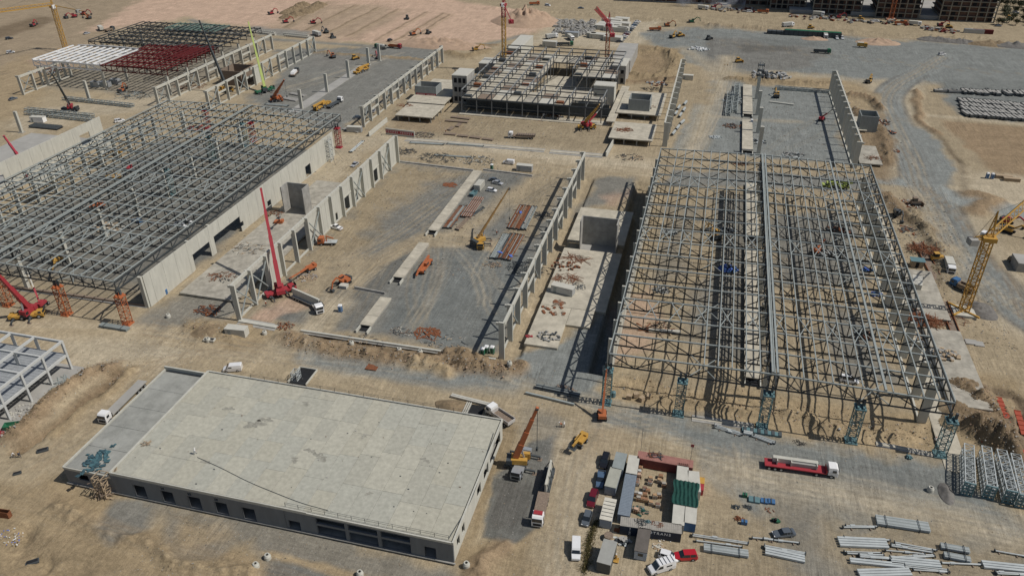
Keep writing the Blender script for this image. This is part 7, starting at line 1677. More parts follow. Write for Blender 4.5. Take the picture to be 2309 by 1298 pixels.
x, y, _ = at(218,1038, 5.0); o = m.obj('crumpled_net'); o.location = (x, y, 4.95); tag(o, 'crumpled blue-green netting heaped on the lower roof', 'netting')
m = MB(); P_ = [at(*p, 6.22) for p in [(445,1030),(500,1055),(560,1085),(620,1110),(680,1133),(740,1150)]]; P_ = smoothpts(P_, 5); x0, y0 = P_[0]
for a, b in zip(P_[:-1], P_[1:]): m.bar((a[0]-x0, a[1]-y0, .03), (b[0]-x0, b[1]-y0, .03), .1, .06, STEELD)
o = m.obj('roof_cable'); o.location = (x0, y0, 6.2); tag(o, 'long dark cable lying diagonally across the concrete roof', 'cable')
m = MB(); P_ = [at(*p, 6.35) for p in [(1113,975),(1085,1060),(1060,1130),(1012,1212)]]; P_ = smoothpts(P_, 4); x0, y0 = P_[0]
for a, b in zip(P_[:-1], P_[1:]): m.bar((a[0]-x0, a[1]-y0, 0), (b[0]-x0, b[1]-y0, 0), .12, .08, STEELD)
o = m.obj('roof_cable'); o.location = (x0, y0, 6.25); tag(o, 'straight dark cable along the right edge of the concrete roof', 'cable')
heap_of('wooden_trestles', 'small timber ladder frames on the step between the two roof levels', 'frames', (330,1000), 12, 1.0, .4, [TIMBD, TIMB], (.12,.08,1.6), z=6.3, seed=71)
m = MB(); m.box(-1.6,1.6,-.3,-.2,0,1.7,RUST); m.box(-1.6,1.6,.6,.7,0,1.7,RUST); m.box(1.5,1.6,-.2,.6,0,1.5,RUST); m.bar((-1.4,-.2,1.2),(-1.4,.6,1.2),.1,.1,RUST); o = m.obj('trench_box'); x, y, _ = at(8,1165); o.location = (x, y, 0); o.rotation_euler = (0,0,R(5)); tag(o, 'rust-red trench box at the left edge of the photo', 'trench box')
for p, s_, lb, c_ in [((97,1016),1.2,'dark lying box on the track left of the concrete-roof building',STEELD), ((40,1068),.8,'small dark lying box on the far left track',STEELD), ((69,1258),1.2,'dark square lid on the sand at the bottom left',STEELD), ((473,769),1.6,'pale concrete trough left of the white striped cabin',OFFW)]:
    m = MB(); m.box(-s_,s_,-s_*.45,s_*.45,.02,.5,c_); m.box(-s_*.85,s_*.85,-s_*.3,s_*.3,.5,.56,DARK); o = m.obj('lying_box'); x, y, _ = at(*p); o.location = (x, y, gz(x,y)); o.rotation_euler = (0,0,.7 if c_ is STEELD else .1); tag(o, lb, 'box')
heap_of('litter', 'white and pink litter scattered on the sand at the bottom left', 'litter', (20,1212), 50, 3.5, .1, [WHITE, OFFW, BLUET], (.15,.1,.3), seed=75, flat=True)
heap_of('red_frame', 'bright red steel frame lying at the left edge near the green skip', 'frame', (20,985), 16, 3.0, .5, [RED], (.18,.18,6), seed=76, flat=True)
heap_of('steel_stock', 'greenish steel rails beside the small frame building', 'steel rails', (140,862), 20, 3.2, .5, [STEEL], (.18,.18,6), seed=77, flat=True)
heap_of('steel_stock', 'steel truss pieces lying in front of the small frame building', 'steel rails', (155,875), 18, 3, .4, [STEELL], (.14,.14,5), seed=78, flat=True)
heap_of('rubble', 'grey rubble along the foot of the small frame building', 'rubble', (60,930), 60, 4.5, .4, [SLABG, OFFW], (.4,.3,.6), seed=79)
mobile_crane('red mobile crane with yellow base and long red boom in front of the left-hand hall', (64,716), hd((40,720),(110,712)), 19.0, (-15,608), YELLOW, RED, 9.5, 4, RED, w0=1.3, hook=False)
boom_lift('orange boom lift with a white arm at the front of the left-hand hall', (97,690), R(100), (62,612), 10, RED)
boom_lift('yellow boom lift inside the front of the left-hand hall', (135,590), R(60), (118,610), 3, YELLOW)
for p, lb, c_ in [((262,405),'yellow boom lift deep inside the left-hand hall',YELLOW), ((265,350),'yellow boom lift near the back of the left-hand hall',YELLOW), ((293,386),'red boom lift deep inside the left-hand hall',RED), ((225,470),'orange boom lift in the middle of the left-hand hall',ORANGE)]: boom_lift(lb, p, R(random.uniform(0,300)), c=c_)
heap_of('hall_materials', 'pale timber panels heaped in the middle of the left-hand hall', 'material pile', (240,515), 60, 6, .5, [TIMB, OFFW], (.8,.1,3), seed=80)
heap_of('hall_materials', 'white machine parts at the right side of the left-hand hall', 'material pile', (415,505), 50, 4, 1, [WHITE, CHROME, STEELD], (.6,.4,1.4), seed=81)
heap_of('hall_materials', 'red and grey pile toward the back of the left-hand hall', 'material pile', (440,290), 50, 5, 1, [RED, TIMB, STEELD], (.4,.3,2.4), seed=82)
heap_of('hall_materials', 'blue containers and scraps inside the left-hand hall', 'material pile', (310,500), 20, 2, 1, [BLUE, NAVY], (.7,.6,1.4), seed=83)
m = MB(); m.cyl((0,0,.1),(0,0,1.6),.7,BLUE,10); m.cyl((0,0,1.6),(0,0,1.8),.7,BLUE,10,.3); o = m.obj('blue_tank'); x, y, _ = at(374,662); o.location = (x, y, 0); tag(o, 'bright blue tank at the foot of the long cast wall', 'tank')
# scaffold tower by the cast wall corner
m = MB(); lattice(m, 10, 3.0, 3.0, 9, STEELL, .12, .1)
for a in ((5,-4),(-5,-3),(5,3)): m.bar((0,0,9), (a[0],a[1],0), .08, .08, STEELD)
o = m.obj('scaffold_tower'); x, y, _ = at(742,362); o.location = (x, y, 0); tag(o, 'grey scaffold tower with guy wires at the back corner of the cast wall', 'scaffold')
bun((790,345), (818,320), 4, 'tube', 'pale steel tubes lying near the tall red tower', STEELL, group='steel piles in the lanes')
V2('ss', car('sedan', 'silver'), 'silver car parked in the lane behind the left wall row', 'car', (805,370), (795,377), 'parked_car')
# ---------------------------------------------------------------- tower cranes
tower_crane('tall yellow tower crane beside the pit at the right edge of the site', (2171,705), 24.0, (2340,436), 30.0, (2190,541), 24.0, YELLOW, YELLOW, 7.5, 2.2)
tower_crane('yellow tower crane standing in the desert behind the white steel', (149,113), 26.0, (-40,33), 29.0, (184,25), 27.5, YELLOW, YELLOW, 9, 2.0)
tower_crane('tower crane with a yellow mast and red head inside the multistorey frame', (1137,160), 36.0, (1095,-90), 60.0, (1155,52), 37.0, YELLOW, RED, 9, 2.0, luff=True, zsplit=30)
tower_crane('tower crane with an orange mast and leaning red jib behind the multistorey frame', (1367,155), 24.0, (1345,22), 44.0, (1382,80), 25.0, ORANGE, RED, 6, 2.0, luff=True, zsplit=21)
tower_crane('orange tower crane between the unfinished towers at the top right', (2008,45), 50.0, (2100,-200), 60.0, None, None, ORANGE, ORANGE, 8, 2.6)
# ---------------------------------------------------------------- court and back yards
mobile_crane('yellow and red mobile crane in front of the multistorey frame', (1323,291), R(15), 14.0, (1352,236), YELLOW, RED, 8.5, 4, YELLOW, w0=1.1, hook=False)
boom_lift('slim boom lift with a red and white arm beside the court crane', (1330,285), R(30), (1362,234), 9, RED)
V2('tcw', truck('flat', WHITE, TIMBD, 12.0, 4), 'white-cab truck with a long brown load on the court', 'truck', (1216,314), (1135,310), 'flatbed_truck')
m = MB(); m.box(-4,4.4,-1.1,1.1,1.35,2.1,TIMBD)
for k in range(9): m.box(-4+k*1.0,-3.9+k*1.0,-1.15,1.15,1.35,2.2,STEELD)
o = m.obj('timber_load'); x, y = mid((1216,314),(1160,311))[:2]; o.location = (x-.2, y, 0); o.rotation_euler = (0,0,hd((1216,314),(1135,310))); tag(o, 'brown timber load on the court truck', 'timber load')
for (p, q, lb) in [((1018,265),(1060,270),'upper dark precast slab lying on the court'), ((1005,273),(1055,277),'second dark precast slab lying on the court'), ((1030,287),(1038,280),'dark slab standing behind the slab row on the court'), ((1002,303),(1028,305),'first dark slab in the bent row on the court'), ((1032,307),(1056,309),'second dark slab in the bent row on the court'), ((1060,310),(1084,313),'third dark slab in the bent row on the court'), ((1088,314),(1112,317),'last dark slab in the bent row on the court'), ((1012,295),(1022,288),'dark slab leaning at the bend of the row')]:
    a, b = at(*p), at(*q); L = math.hypot(b[0]-a[0], b[1]-a[1]); m = MB(); m.box(-L/2,L/2,-1.0,1.0,.25,.6,TIMBD); m.box(-L/2+.3,L/2-.3,-.8,.8,0,.25,STEELD); o = m.obj('precast_slab'); o.location = ((a[0]+b[0])/2,(a[1]+b[1])/2,0); o.rotation_euler=(0,0,math.atan2(b[1]-a[1],b[0]-a[0])); tag(o, lb, 'precast slab', 'dark precast slabs on the court')
def hoarding():
    a, b = at(870,303), at(935,311); L = math.hypot(b[0]-a[0], b[1]-a[1]); t = thing('hoarding', 'white hoarding wall with a long red banner at the left of the court', 'hoarding', a, math.atan2(b[1]-a[1], b[0]-a[0]))
    m = MB(); m.box(0,L,0,.4,0,3.0,OFFW); kid(t, 'board', m.mesh('board')); m = MB(); m.box(.1,L-.4,-.06,-.01,.9,2.3,RED); n = 15; st = (L-1.4)/n
    for k in range(n):
        if k == 7: continue
        u = .5+k*st; m.box(u,u+st*.55,-.1,-.065,1.9,2.0,WHITE); m.box(u+st*.2,u+st*.32,-.1,-.065,1.2,1.9,WHITE); m.box(u,u+st*.55,-.1,-.065,1.55,1.65,WHITE)
        if k % 2: m.box(u,u+st*.55,-.1,-.065,1.15,1.24,WHITE)
    kid(t, 'banner', m.mesh('banner'))
hoarding()
VP('cgc', container(CHROME, 7.0, OFFW), 'grey container with a pale roof at the near end of the open column row', 'container', (800,297), 5, 'shipping_container')
bun((775,292), (810,299), 4, 'box', 'long grey beams lying below the grey container', SLABG, group='steel piles in the lanes')
heap_of('rebar_cages', 'dark rebar coils behind the hoarding wall', 'rebar', (955,305), 120, 5.5, 1.2, [STEELD, TIMBD], (.12,.12,2.0), seed=90)
heap_of('rebar_cages', 'row of dark triangular rebar chairs along the back road, left part', 'rebar', (985,357), 150, 9, 1.2, [STEELD], (.12,.12,1.8), seed=91)
heap_of('rebar_cages', 'row of dark triangular rebar chairs along the back road, right part', 'rebar', (1075,362), 120, 8, 1.2, [STEELD, STEELD, STEELL], (.12,.12,1.8), seed=92)
heap_of('rebar_cages', 'bent pale rebar heap at the left end of the back road', 'rebar', (915,342), 60, 5, .9, [STEELD], (.12,.12,2.6), seed=93)
bun((925,323), (1000,327), 4, 'tube', 'long grey tubes on the strip in front of the court', STEEL, group='steel piles in the lanes')
bun((1010,325), (1090,331), 3, 'tube', 'second set of grey tubes on the strip in front of the court', STEEL, group='steel piles in the lanes')
bun((980,351), (1062,356), 3, 'tube', 'low steel rails behind the back road rebar', STEEL, group='steel piles in the lanes')
heap_of('slab_clutter', 'rusty bars on the raised slab at the left of the court', 'rebar', (912,238), 30, 4, .2, [RUST], (.12,.1,3.2), z=3.05, seed=94, flat=True)
heap_of('slab_clutter', 'rusty bars on the raised slab at the right of the court', 'rebar', (1410,293), 40, 4, .2, [RUST], (.12,.1,4.2), z=3.05, seed=95, flat=True)
heap_of('slab_clutter', 'dark and white debris line at the foot of the multistorey frame', 'debris', (1240,265), 60, 9, .5, [STEELD, WHITE, RUST], (.4,.2,2.2), seed=96)
heap_of('slab_clutter', 'rolls and pipes at the back edge of the right-hand slab', 'pipes', (1482,190), 60, 6, .8, [STEELL, STEELD, RUST], (.4,.4,2.2), z=3.0, seed=97)
def skew(n, p, lb, c_, r, sz, sd_, cat='material pile', z=0.0, h=.5): heap_of('site_materials', lb, cat, p, n, r, h, c_, sz, z=z, seed=sd_)
# west yards
mobile_crane('yellow mobile crane with stowed boom in the middle of the grey back yard', (815,163), hd((805,168),(830,158)), c1=YELLOW, c2=YELLOW, L=12, nax=5, outr=False)
mobile_crane('yellow mobile crane with stowed boom beside the white-cab low truck', (727,243), hd((748,230),(710,250)), c1=YELLOW, c2=YELLOW, L=13, nax=5, outr=False)
V2('tlw', truck('flat', WHITE, STEELD, 13.0, 5), 'white-cab low truck with an empty dark bed beside the yellow crane', 'truck', (738,247), (772,228), 'flatbed_truck')
V2('twl', truck('flat', STEELD, TIMBD, 11.0, 4), 'dark truck carrying a white sheeted load beside the column row', 'truck', (655,180), (676,158), 'flatbed_truck')
m = MB(); m.xprism([(-4,1.3),(3,1.3),(3,1.6),(2.5,2.6),(-3.5,2.6),(-4,1.6)],-1.0,1.0,WHITE); o = m.obj('sheeted_load'); x, y = mid((656,178),(672,161))[:2]; o.location = (x, y, 0.02); o.rotation_euler = (0,0,hd((655,180),(676,158))); tag(o, 'white sheeted load on the dark truck', 'load')
mobile_crane('green mobile crane with a towering lime-yellow boom', (598,208), hd((590,212),(618,205)), 32.0, (560,50), GRNP, GRNP, 11, 5, LIME, w0=1.3, hook=False)
mobile_crane('orange crawler crane with a short raised boom by the steel beam pile', (625,229), R(20), 12.5, (641,180), ORANGE, ORANGE, 6.5, 3, ORANGE, w0=1.2, outr=False)
mobile_crane('mobile crane with an orange lower boom and a long black tip among the column rows', (508,208), R(30), 37.0, (449,46), YELLOW, YELLOW, 9, 4, STEELD, w0=1.1, hook=False)
mobile_crane('dark red mobile crane with a long thin black boom at the far left', (160,250), R(10), 24.0, (117,166), STEELD, RED, 8.5, 4, STEELD, w0=1.0, hook=False)
mobile_crane('pink-red mobile crane whose boom leans over the far cast wall', (62,398), R(-60), 19.0, (8,306), RED, RED, 8, 4, mat('pink_red', (.50,.07,.10), .5, .1, 1), w0=1.1, hook=False)
V2('tmx', truck('mix', GRNP, OFFW, 9.0, 4), 'green and white concrete mixer truck on the back road', 'truck', (873,113), (845,108), 'mixer_truck')
V2('tro', truck('tip', RED, ORANGE, 9.0, 3), 'orange-red tipper truck behind the mixer on the back road', 'truck', (880,108), (902,110), 'tipper_truck')
V2('sbk', car('suv', 'black'), 'dark car parked beyond the mixer truck on the pink ground', 'car', (873,96), (886,90), 'parked_car')
V2('exo', excavator(ORANGE), 'orange-grey excavator on the dark patch of the back yard', 'excavator', (758,134), (742,128), 'excavator')
V2('dz', dozer(OFFW), 'white roller machine on the dark patch of the back yard', 'bulldozer', (795,136), (806,133), 'bulldozer')
V2('exr', excavator(RED), 'red machine at the foot of the farthest lone column', 'excavator', (858,138), (848,128), 'excavator')
bun((640,222), (672,228), 6, 'box', 'upper pile of long grey beams beside the orange crane', SLABG, group='steel piles in the back yard')
bun((655,212), (688,218), 4, 'box', 'rear pile of long grey beams behind the orange crane', SLABG, group='steel piles in the back yard')
bun((600,236), (650,240), 5, 'tube', 'greenish tubes in front of the orange crane', STEEL, group='steel piles in the back yard')
V2('sg', car('sedan', 'grey'), 'dark car with open doors near the foot of the open column row', 'car', (800,267), (815,266), 'parked_car')
V2('ss', car('suv', 'white'), 'white car on the grey yard beside the open column row', 'car', (839,257), (846,247), 'parked_car')
VP('exo', excavator(ORANGE), 'orange machine among the far columns beside the generator boxes', 'excavator', (275,208), 100, 'excavator')
# far left
for k, (p, q, kd, cn, lb) in enumerate([((15,90),(28,88),'suv','black','dark car alone at the far left desert edge'), ((17,121),(32,119),'suv','white','white car alone on the far left desert'), ((192,78),(200,76),'sedan','silver','silver car on the desert behind the white steel'), ((260,277),(280,273),'suv','white','white car on the pale lane between the far halls'), ((20,228),(40,222),'sedan','grey','dark car beside slabs at the far left edge')]):
    V2('f'+kd+cn, car(kd, cn), lb, 'car', p, q, 'parked_car')
V2('tb2', truck('box', WHITE, OFFW, 8, 3), 'white truck on the desert track left of the truss roofs', 'truck', (232,72), (224,66), 'box_truck')
V2('t2b', truck('tip', STEELD, TIMBD, 8, 3), 'dark dump truck on the desert track left of the truss roofs', 'truck', (238,74), (258,68), 'tipper_truck')
for p, key, b, lb in [((75,60),'exr',excavator(RED),'red excavator on the dark graded patch at the far left'), ((150,42),'dzd',dozer(STEELD),'dark bulldozer below the jib of the desert tower crane'), ((168,40),'exr',excavator(RED),'red excavator below the jib of the desert tower crane'), ((190,34),'exr',excavator(RED),'red loader at the end of the counter jib'), ((200,43),'exo',excavator(ORANGE),'orange loader right of the desert tower crane'), ((612,33),'exr',excavator(RED),'red excavator at the left end of the pink trenches'), ((645,52),'exr',excavator(RED),'second red machine at the left of the pink trenches'), ((707,54),'exr',excavator(RED),'small red machine between the pink trenches'), ((918,44),'dzd',dozer(STEELD),'dark machine at the far end of the pink trenches'), ((932,80),'exo',excavator(STEELD),'grey excavator left of the orange sand heap'), ((965,77),'dzd',dozer(STEELD),'grey loader behind the orange sand heap'), ((735,75),'exd',excavator(STEELD),'dark excavator behind the ring rows'), ((750,86),'dzd',dozer(STEELD),'dark machine right of the ring rows'), ((1073,115),'exy',excavator(YELLOW),'yellow excavator left of the multistorey frame')]:
    VP(key, b, lb, 'excavator' if 'ex' in key else 'bulldozer', p, random.uniform(0,360), 'excavator' if 'ex' in key else 'bulldozer')
V2('tb3', truck('box', WHITE, CHROME, 9, 3), 'white truck with a grey box beside the ring rows', 'truck', (728,86), (702,76), 'box_truck')
def crateA():
    m = MB(); m.ring((0,0,0), .95, .75, 0, 1.2, OFFW, 12); return m.obj('concrete_ring')
k = 0
for (x0, x1, y0, y1, n1_, n2_, gname, lb) in [(586,618,72,76,9,2,'concrete rings in the left far row','concrete ring in the left of the two rows behind the far columns'), (643,694,78,83,13,2,'concrete rings in the right far row','concrete ring in the right of the two rows behind the far columns')]:
    for i in range(n1_):
        for j in range(n2_):
            x, y, _ = at(x0+(x1-x0)*i/(n1_-1)+j*2, y0+(y1-y0)*i/(n1_-1)+j*4); place('rg', crateA, lb, 'concrete ring', (x, y, 0), 0, gname, 'concrete_ring')
# far left hall clutter
skew(90, (300,215), 'tangle of dark reinforcement in front of the red steel roof', [STEELD, STEEL], 10, (.14,.14,7), 101)
skew(60, (110,160), 'dark steel and rusty scraps under the white steel', [STEELD, RUST, STEELL], 9, (.3,.3,4), 102)
skew(90, (430,195), 'rusty bars between the two far column rows', [RUST, TIMBD], 9, (.14,.14,4), 103)
skew(60, (560,150), 'rusty bars farther back between the two far column rows', [RUST, TIMBD], 8, (.14,.14,4), 104)
for p, lb in [((218,196),'left grey generator box in front of the red steel'), ((240,196),'middle grey generator box in front of the red steel'), ((262,190),'right grey generator box in front of the red steel')]:
    m = MB(); m.box(-2.6,2.6,-1.4,1.4,.2,3.0,CHROME); m.box(-2.2,2.2,-1.1,1.1,0,.2,STEELD); m.box(-1,1,-.8,.8,3,3.3,STEELD); m.box(-2.4,-.6,-1.43,-1.4,.5,2.7,STEEL); o = m.obj('generator_box'); x, y, _ = at(*p); o.location = (x, y, 0); tag(o, lb, 'generator')
def flattruss(p, q, lb):
    a, b = at(*p), at(*q); L = math.hypot(b[0]-a[0], b[1]-a[1]); s = MB(); lattice(s, L, 2.4, 1.2, int(L/3), STEEL, .3, .16); m = MB(); m.add([(v[2], v[0], v[1]+.9) for v in s.v], s.f, STEEL); o = m.obj('roof_truss'); o.location = a; o.rotation_euler = (0,0,math.atan2(b[1]-a[1], b[0]-a[0])); tag(o, lb, 'truss', 'trusses assembled on the ground')
flattruss((145,225),(300,242),'long truss assembled on the ground in front of the far left hall'); flattruss((60,250),(210,265),'truss lying on the ground behind the far cast wall, rear one'); flattruss((60,258),(215,275),'truss lying on the ground behind the far cast wall, front one')
slab('cast floor slab with a dark opening behind the far cast wall', -306, -269, 185, 282, .3, z0=.02, mt=SLABG, seams=12)
VP('cws2', cabin(WHITE, OFFW, 7, 2.6, 2.8, False), 'white cabin on the far slab behind the cast wall', 'cabin', (88,275), 5, 'site_cabin')
m = MB(); m.box(-8,8,-2.2,2.2,.33,.4,DARK); [m.box(x,x+.15,-2.2,2.2,.4,1.2,STEELD) for x in np.arange(-8,8,.8)]; o = m.obj('rebar_opening'); x, y, _ = at(105,288); o.location = (x, y, 0); tag(o, 'dark opening edged with upright bars on the far slab', 'rebar opening')
core('grey cast stair box beside the pink-red crane at the far left', -262, -252, 192, 204, 8, open_side=None, mt=CONC)
core('dark formwork core between the two far column rows', -262, -249, 372, 386, 8, mt=TIMBD)
for i, (p, lb, c_, r_, sz, z_) in enumerate([((500,625),'boards and bars scattered on the near part of the lane slab',[TIMBD,RUST,STEELD],5,(.2,.1,2),.93),((560,560),'thin bars and offcuts in the middle of the lane slab',[STEELD,TIMB],6,(.12,.08,2),.93),((620,480),'brown boards at the foot of the small stair core',[TIMBD,RUST],3,(.25,.1,1.6),.93),((470,700),'rusty beams and frames beside the first column of the left row',[RUST,STEELD],4,(.2,.2,2.4),0),((690,625),'planks and forms under the arm of the lowered boom lift',[TIMBD,TIMB,SLABG],4,(.25,.12,2.4),0),((640,735),'round rusty bundles on the short ground beam',[RUST,TIMBD],3,(.3,.3,.7),0),
 ((820,775),'scraps and props along the front of the white-edged beam',[TIMB,STEELD],7,(.12,.1,1.4),.3),((1000,770),'timber and stones behind the white-edged beam',[TIMB,SLABG,STEELD],7,(.15,.1,1.3),0),((1270,880),'planks and barrels left of the dark tube cage',[TIMBD,STEELD],3,(.2,.1,1.8),0),((2040,460),'broken forms and soil lumps right of the roof eave, far part',[TIMBD,SLABG,RUST],6,(.4,.2,1.6),0),((2060,520),'brown pipes and boards right of the roof eave, middle part',[TIMBD,RUST,STEELD],6,(.3,.2,2.2),0),((2140,720),'rusty rebar mesh strip beside the boards slab',[RUST,TIMBD],5,(.1,.08,3),.1),((2225,940),'planks and forms in the dug pit at the right edge',[TIMB,RUST,STEELD],6,(.2,.1,2),.5),((1980,275),'forms and machines beyond the grey shaft, upper part',[STEELD,RUST,SLABG],6,(.4,.3,2),.3),((700,300),'small boxes and props by the tall red tower',[SLABG,STEELD],5,(.5,.4,.9),0),((1420,355),'boards and rubble beside the right toothed wall',[TIMB,STEELD],6,(.2,.15,2),0),((1450,240),'bars laid on the pale slab beside the right ribbed shaft',[RUST,STEELD],6,(.1,.08,2.6),3.05),((960,205),'bars and mats on the apron slab behind the banner shaft',[TIMBD,RUST],7,(.3,.08,2),3.05)]):
    heap_of('site_materials', lb, 'material pile', p, 60, r_, .35, c_, sz, z=z_, seed=300+i, flat=True)
for p, lb in [((1634,150),'left of two distant workers standing on the grey yard'), ((1640,150),'right of two distant workers standing on the grey yard'), ((1005,300),'worker in an orange vest beside the dark slabs on the court'), ((1120,530),'worker in an orange vest between the pipe bundles'), ((770,640),'worker in a yellow vest behind the small orange excavator'), ((600,690),'worker in an orange vest left of the tall red crane')]: person(lb, p, 1.0, ORANGE if 'orange' in lb else YELLOW, NAVY, WHITE, pose='walk' if 'left' in lb else 'stand')
# ---------------------------------------------------------------- far right hall and its surroundings
skew(60, (1660,228), 'dark lattice beams lying left of the culvert in the far right hall', [STEELD, STEELL], 7, (.2,.2,8), 110)
flattruss((1747,201),(1870,210),'dark truss lying across the back of the far right hall'); flattruss((1655,255),(1662,195),'dark lattice strip left of the culvert in the far right hall'); flattruss((1640,262),(1646,212),'second dark lattice strip left of the culvert')
skew(70, (1655,285), 'brown scraps left of the near culvert in the far right hall', [TIMBD, STEELD, RUST], 5, (.3,.2,2), 111)
skew(50, (1703,320), 'white cut pieces right of the near culvert in the far right hall', [STEELL, STEELD], 4, (.3,.3,3), 112)
skew(50, (1612,310), 'pale box of bars on the gravel near the truss roof', [STEELL], 2.5, (.2,.2,3), 113)
boom_lift('red boom lift beside the right wall of the far right hall', (1853,272), R(60), (1880,245), 8, RED)
VP('tob', toilet(BLUE), 'blue portable toilet beside the culvert in the far right hall', 'toilet', (1694,280), 0, 'portable_toilet')
bun((1735,231), (1790,238), 2, 'box', 'long yellow-ended beam lying across the far right hall', OFFW, group='steel piles in the far right hall')
V2('exy', excavator(YELLOW), 'yellow excavator standing behind the long beam in the far right hall', 'excavator', (1752,225), (1748,215), 'excavator')
for i, (X, Y, rz) in enumerate([(1378,300,85),(1384,288,83),(1392,262,80),(1400,250,80),(1395,240,82),(1534,262,82),(1542,250,82),(1538,278,75),(1528,290,80),(1519,302,80),(1545,235,80),(1530,245,82),(1524,258,82)]):
    if X < 1500: continue
    m = MB(); m.box(-3,3,-.4,.4,.3,1.1,STEELL); m.box(-2.4,2.4,-.5,.5,0,.3,STEELD); m.box(-3.1,-2.9,-.5,.5,.3,1.2,STEELD); o = m.obj('precast_beam'); x, y, _ = at(X, Y); o.location = (x, y, 0); o.rotation_euler = (0,0,R(rz)); tag(o, 'short pale precast beam lying along the outside of the far right hall\'s left wall', 'precast beam', 'precast beams along the left wall')
def pc():
    m = MB(); m.box(-3.2,3.2,-.6,.6,.5,1.5,SLABG); m.box(-3.0,-2.5,-.7,.7,0,.5,STEELD); m.box(2.5,3.0,-.7,.7,0,.5,STEELD); m.box(3.2,3.5,-.8,.8,.4,1.7,STEELD); m.box(-3.5,-3.2,-.8,.8,.4,1.6,STEELD); return m.obj('precast_beam')
rr = random.Random(12)
for j in range(4):
    for i in range(17):
        px = 2166+i*9.6+j*3; py = 231+j*9.5+i*.8+rr.uniform(-1,1); x, y, _ = at(px, py)
        place('pc', pc, 'grey precast beam in the dense rows of the stock yard at the right edge', 'precast beam', (x, y, 0), R(100+rr.uniform(-6,6)), 'precast beams stored in rows at the right', 'precast_beam')
for i, px in enumerate([2120,2130,2141,2152,2163,2172,2181,2190,2200,2209,2215,2222,2228,2235,2243,2250,2268,2276,2290,2300,2306]):
    x, y, _ = at(px, 207+i*.35+rr.uniform(-1.5,2.5)); place('pc', pc, 'grey precast beam in the loose back row of the stock yard', 'precast beam', (x, y, 0), R(100+rr.uniform(-14,14) if i > 4 else 5), 'precast beams stored in the back row at the right', 'precast_beam')
# yard vehicles
for p, q, key, b, lb, cat, nm in [((1843,120),(1863,121),'tdk',truck('tip',GRNP,STEELD,10,4),'dark green truck crossing the grey yard','truck','tipper_truck'), ((2117,125),(2130,124),'fsuvwhite',car('suv','white'),'white car alone on the grey yard','car','parked_car'), ((1936,107),(1950,108),'tyl',truck('box',YELLOW,YELLOW,6,2),'yellow truck beside the pale heap','truck','box_truck'), ((1655,142),(1675,140),'dz',dozer(YELLOW),'yellow bulldozer on the grey yard','bulldozer','bulldozer'), ((1590,92),(1605,88),'dzd',dozer(STEELD),'dark roller on the dark part of the grey yard','bulldozer','bulldozer'), ((1885,86),(1888,90),'fsuvwhite',car('suv','white'),'left of two white cars behind the dark stack','car','parked_car'), ((1897,86),(1900,90),'fsuvwhite',car('suv','white'),'right of two white cars behind the dark stack','car','parked_car'),
   ((1858,82),(1862,90),'tb2',truck('box',WHITE,OFFW,8,3),'white truck at the end of the long dark stacks','truck','box_truck'), ((1766,62),(1786,60),'tb3',truck('box',WHITE,CHROME,9,3),'white and grey truck at the foot of the far strip','truck','box_truck'), ((1510,88),(1522,84),'exy',excavator(YELLOW),'yellow and white machine at the bend of the yard road, left one','excavator','excavator'), ((1528,84),(1540,82),'dz',dozer(YELLOW),'yellow machine at the bend of the yard road, right one','bulldozer','bulldozer'), ((1497,60),(1512,60),'exo',excavator(TIMBD),'brown excavator on the far track','excavator','excavator'), ((1472,70),(1482,70),'tor',truck('tip',ORANGE,ORANGE,8,3),'orange truck on the far track','truck','tipper_truck'), ((1555,52),(1565,52),'exg',excavator(GRNP),'green excavator on the far track','excavator','excavator'), ((1954,190),(1962,184),'exy',excavator(YELLOW),'excavator with an arched arm beyond the right wall','excavator','excavator'), ((1822,66),(1832,66),'dz',dozer(YELLOW),'small yellow machine on the far strip','bulldozer','bulldozer')]:
    V2(key, b, lb, cat, p, q, nm)
m = MB(); m.box(-18,18,-2,2,.2,3.2,STEELD); m.box(-17.5,17.5,-1.6,1.6,3.2,3.5,GRNP); [m.box(-18+i*3,-17.8+i*3,-2.1,2.1,0,3.3,BLACK) for i in range(12)]; o = m.obj('dark_stack'); x, y, _ = at(1831,82); o.location = (x, y, 0); o.rotation_euler = (0,0,R(-3)); tag(o, 'right long dark stack of beams at the far edge of the grey yard', 'stack')
m = MB(); m.box(-16,16,-2,2,.2,2.2,STEELD); [m.box(-16+i*3,-15.8+i*3,-2.1,2.1,0,2.4,BLACK) for i in range(11)]; o = m.obj('dark_stack'); x, y, _ = at(1785,79); o.location = (x, y, 0); o.rotation_euler = (0,0,R(-3)); tag(o, 'left long dark stack of beams at the far edge of the grey yard', 'stack')
for p, lb, c_ in [((2215,76),'left red container at the foot of the far strip',DRED), ((2195,75),'grey container beside the left red one on the far strip',CHROME)]: VP('fc'+lb[:4], container(c_, 12.2), lb, 'container', p, -4, 'shipping_container')
VP('cx', cabin(OFFW, OFFW, 6, 2.6, 2.8), 'small white cabin behind the left wall of the far right hall', 'cabin', (1550,180), 0, 'site_cabin')
skew(60, (1735,172), 'white and grey boxes behind the rig column', [SLABG, CHROME, STEELD], 12, (1.0,1.0,3), 120, h=1.5)
skew(30, (1575,112), 'row of white pipes beside the yard road', [WHITE, STEELL], 7, (.6,.6,3), 121)
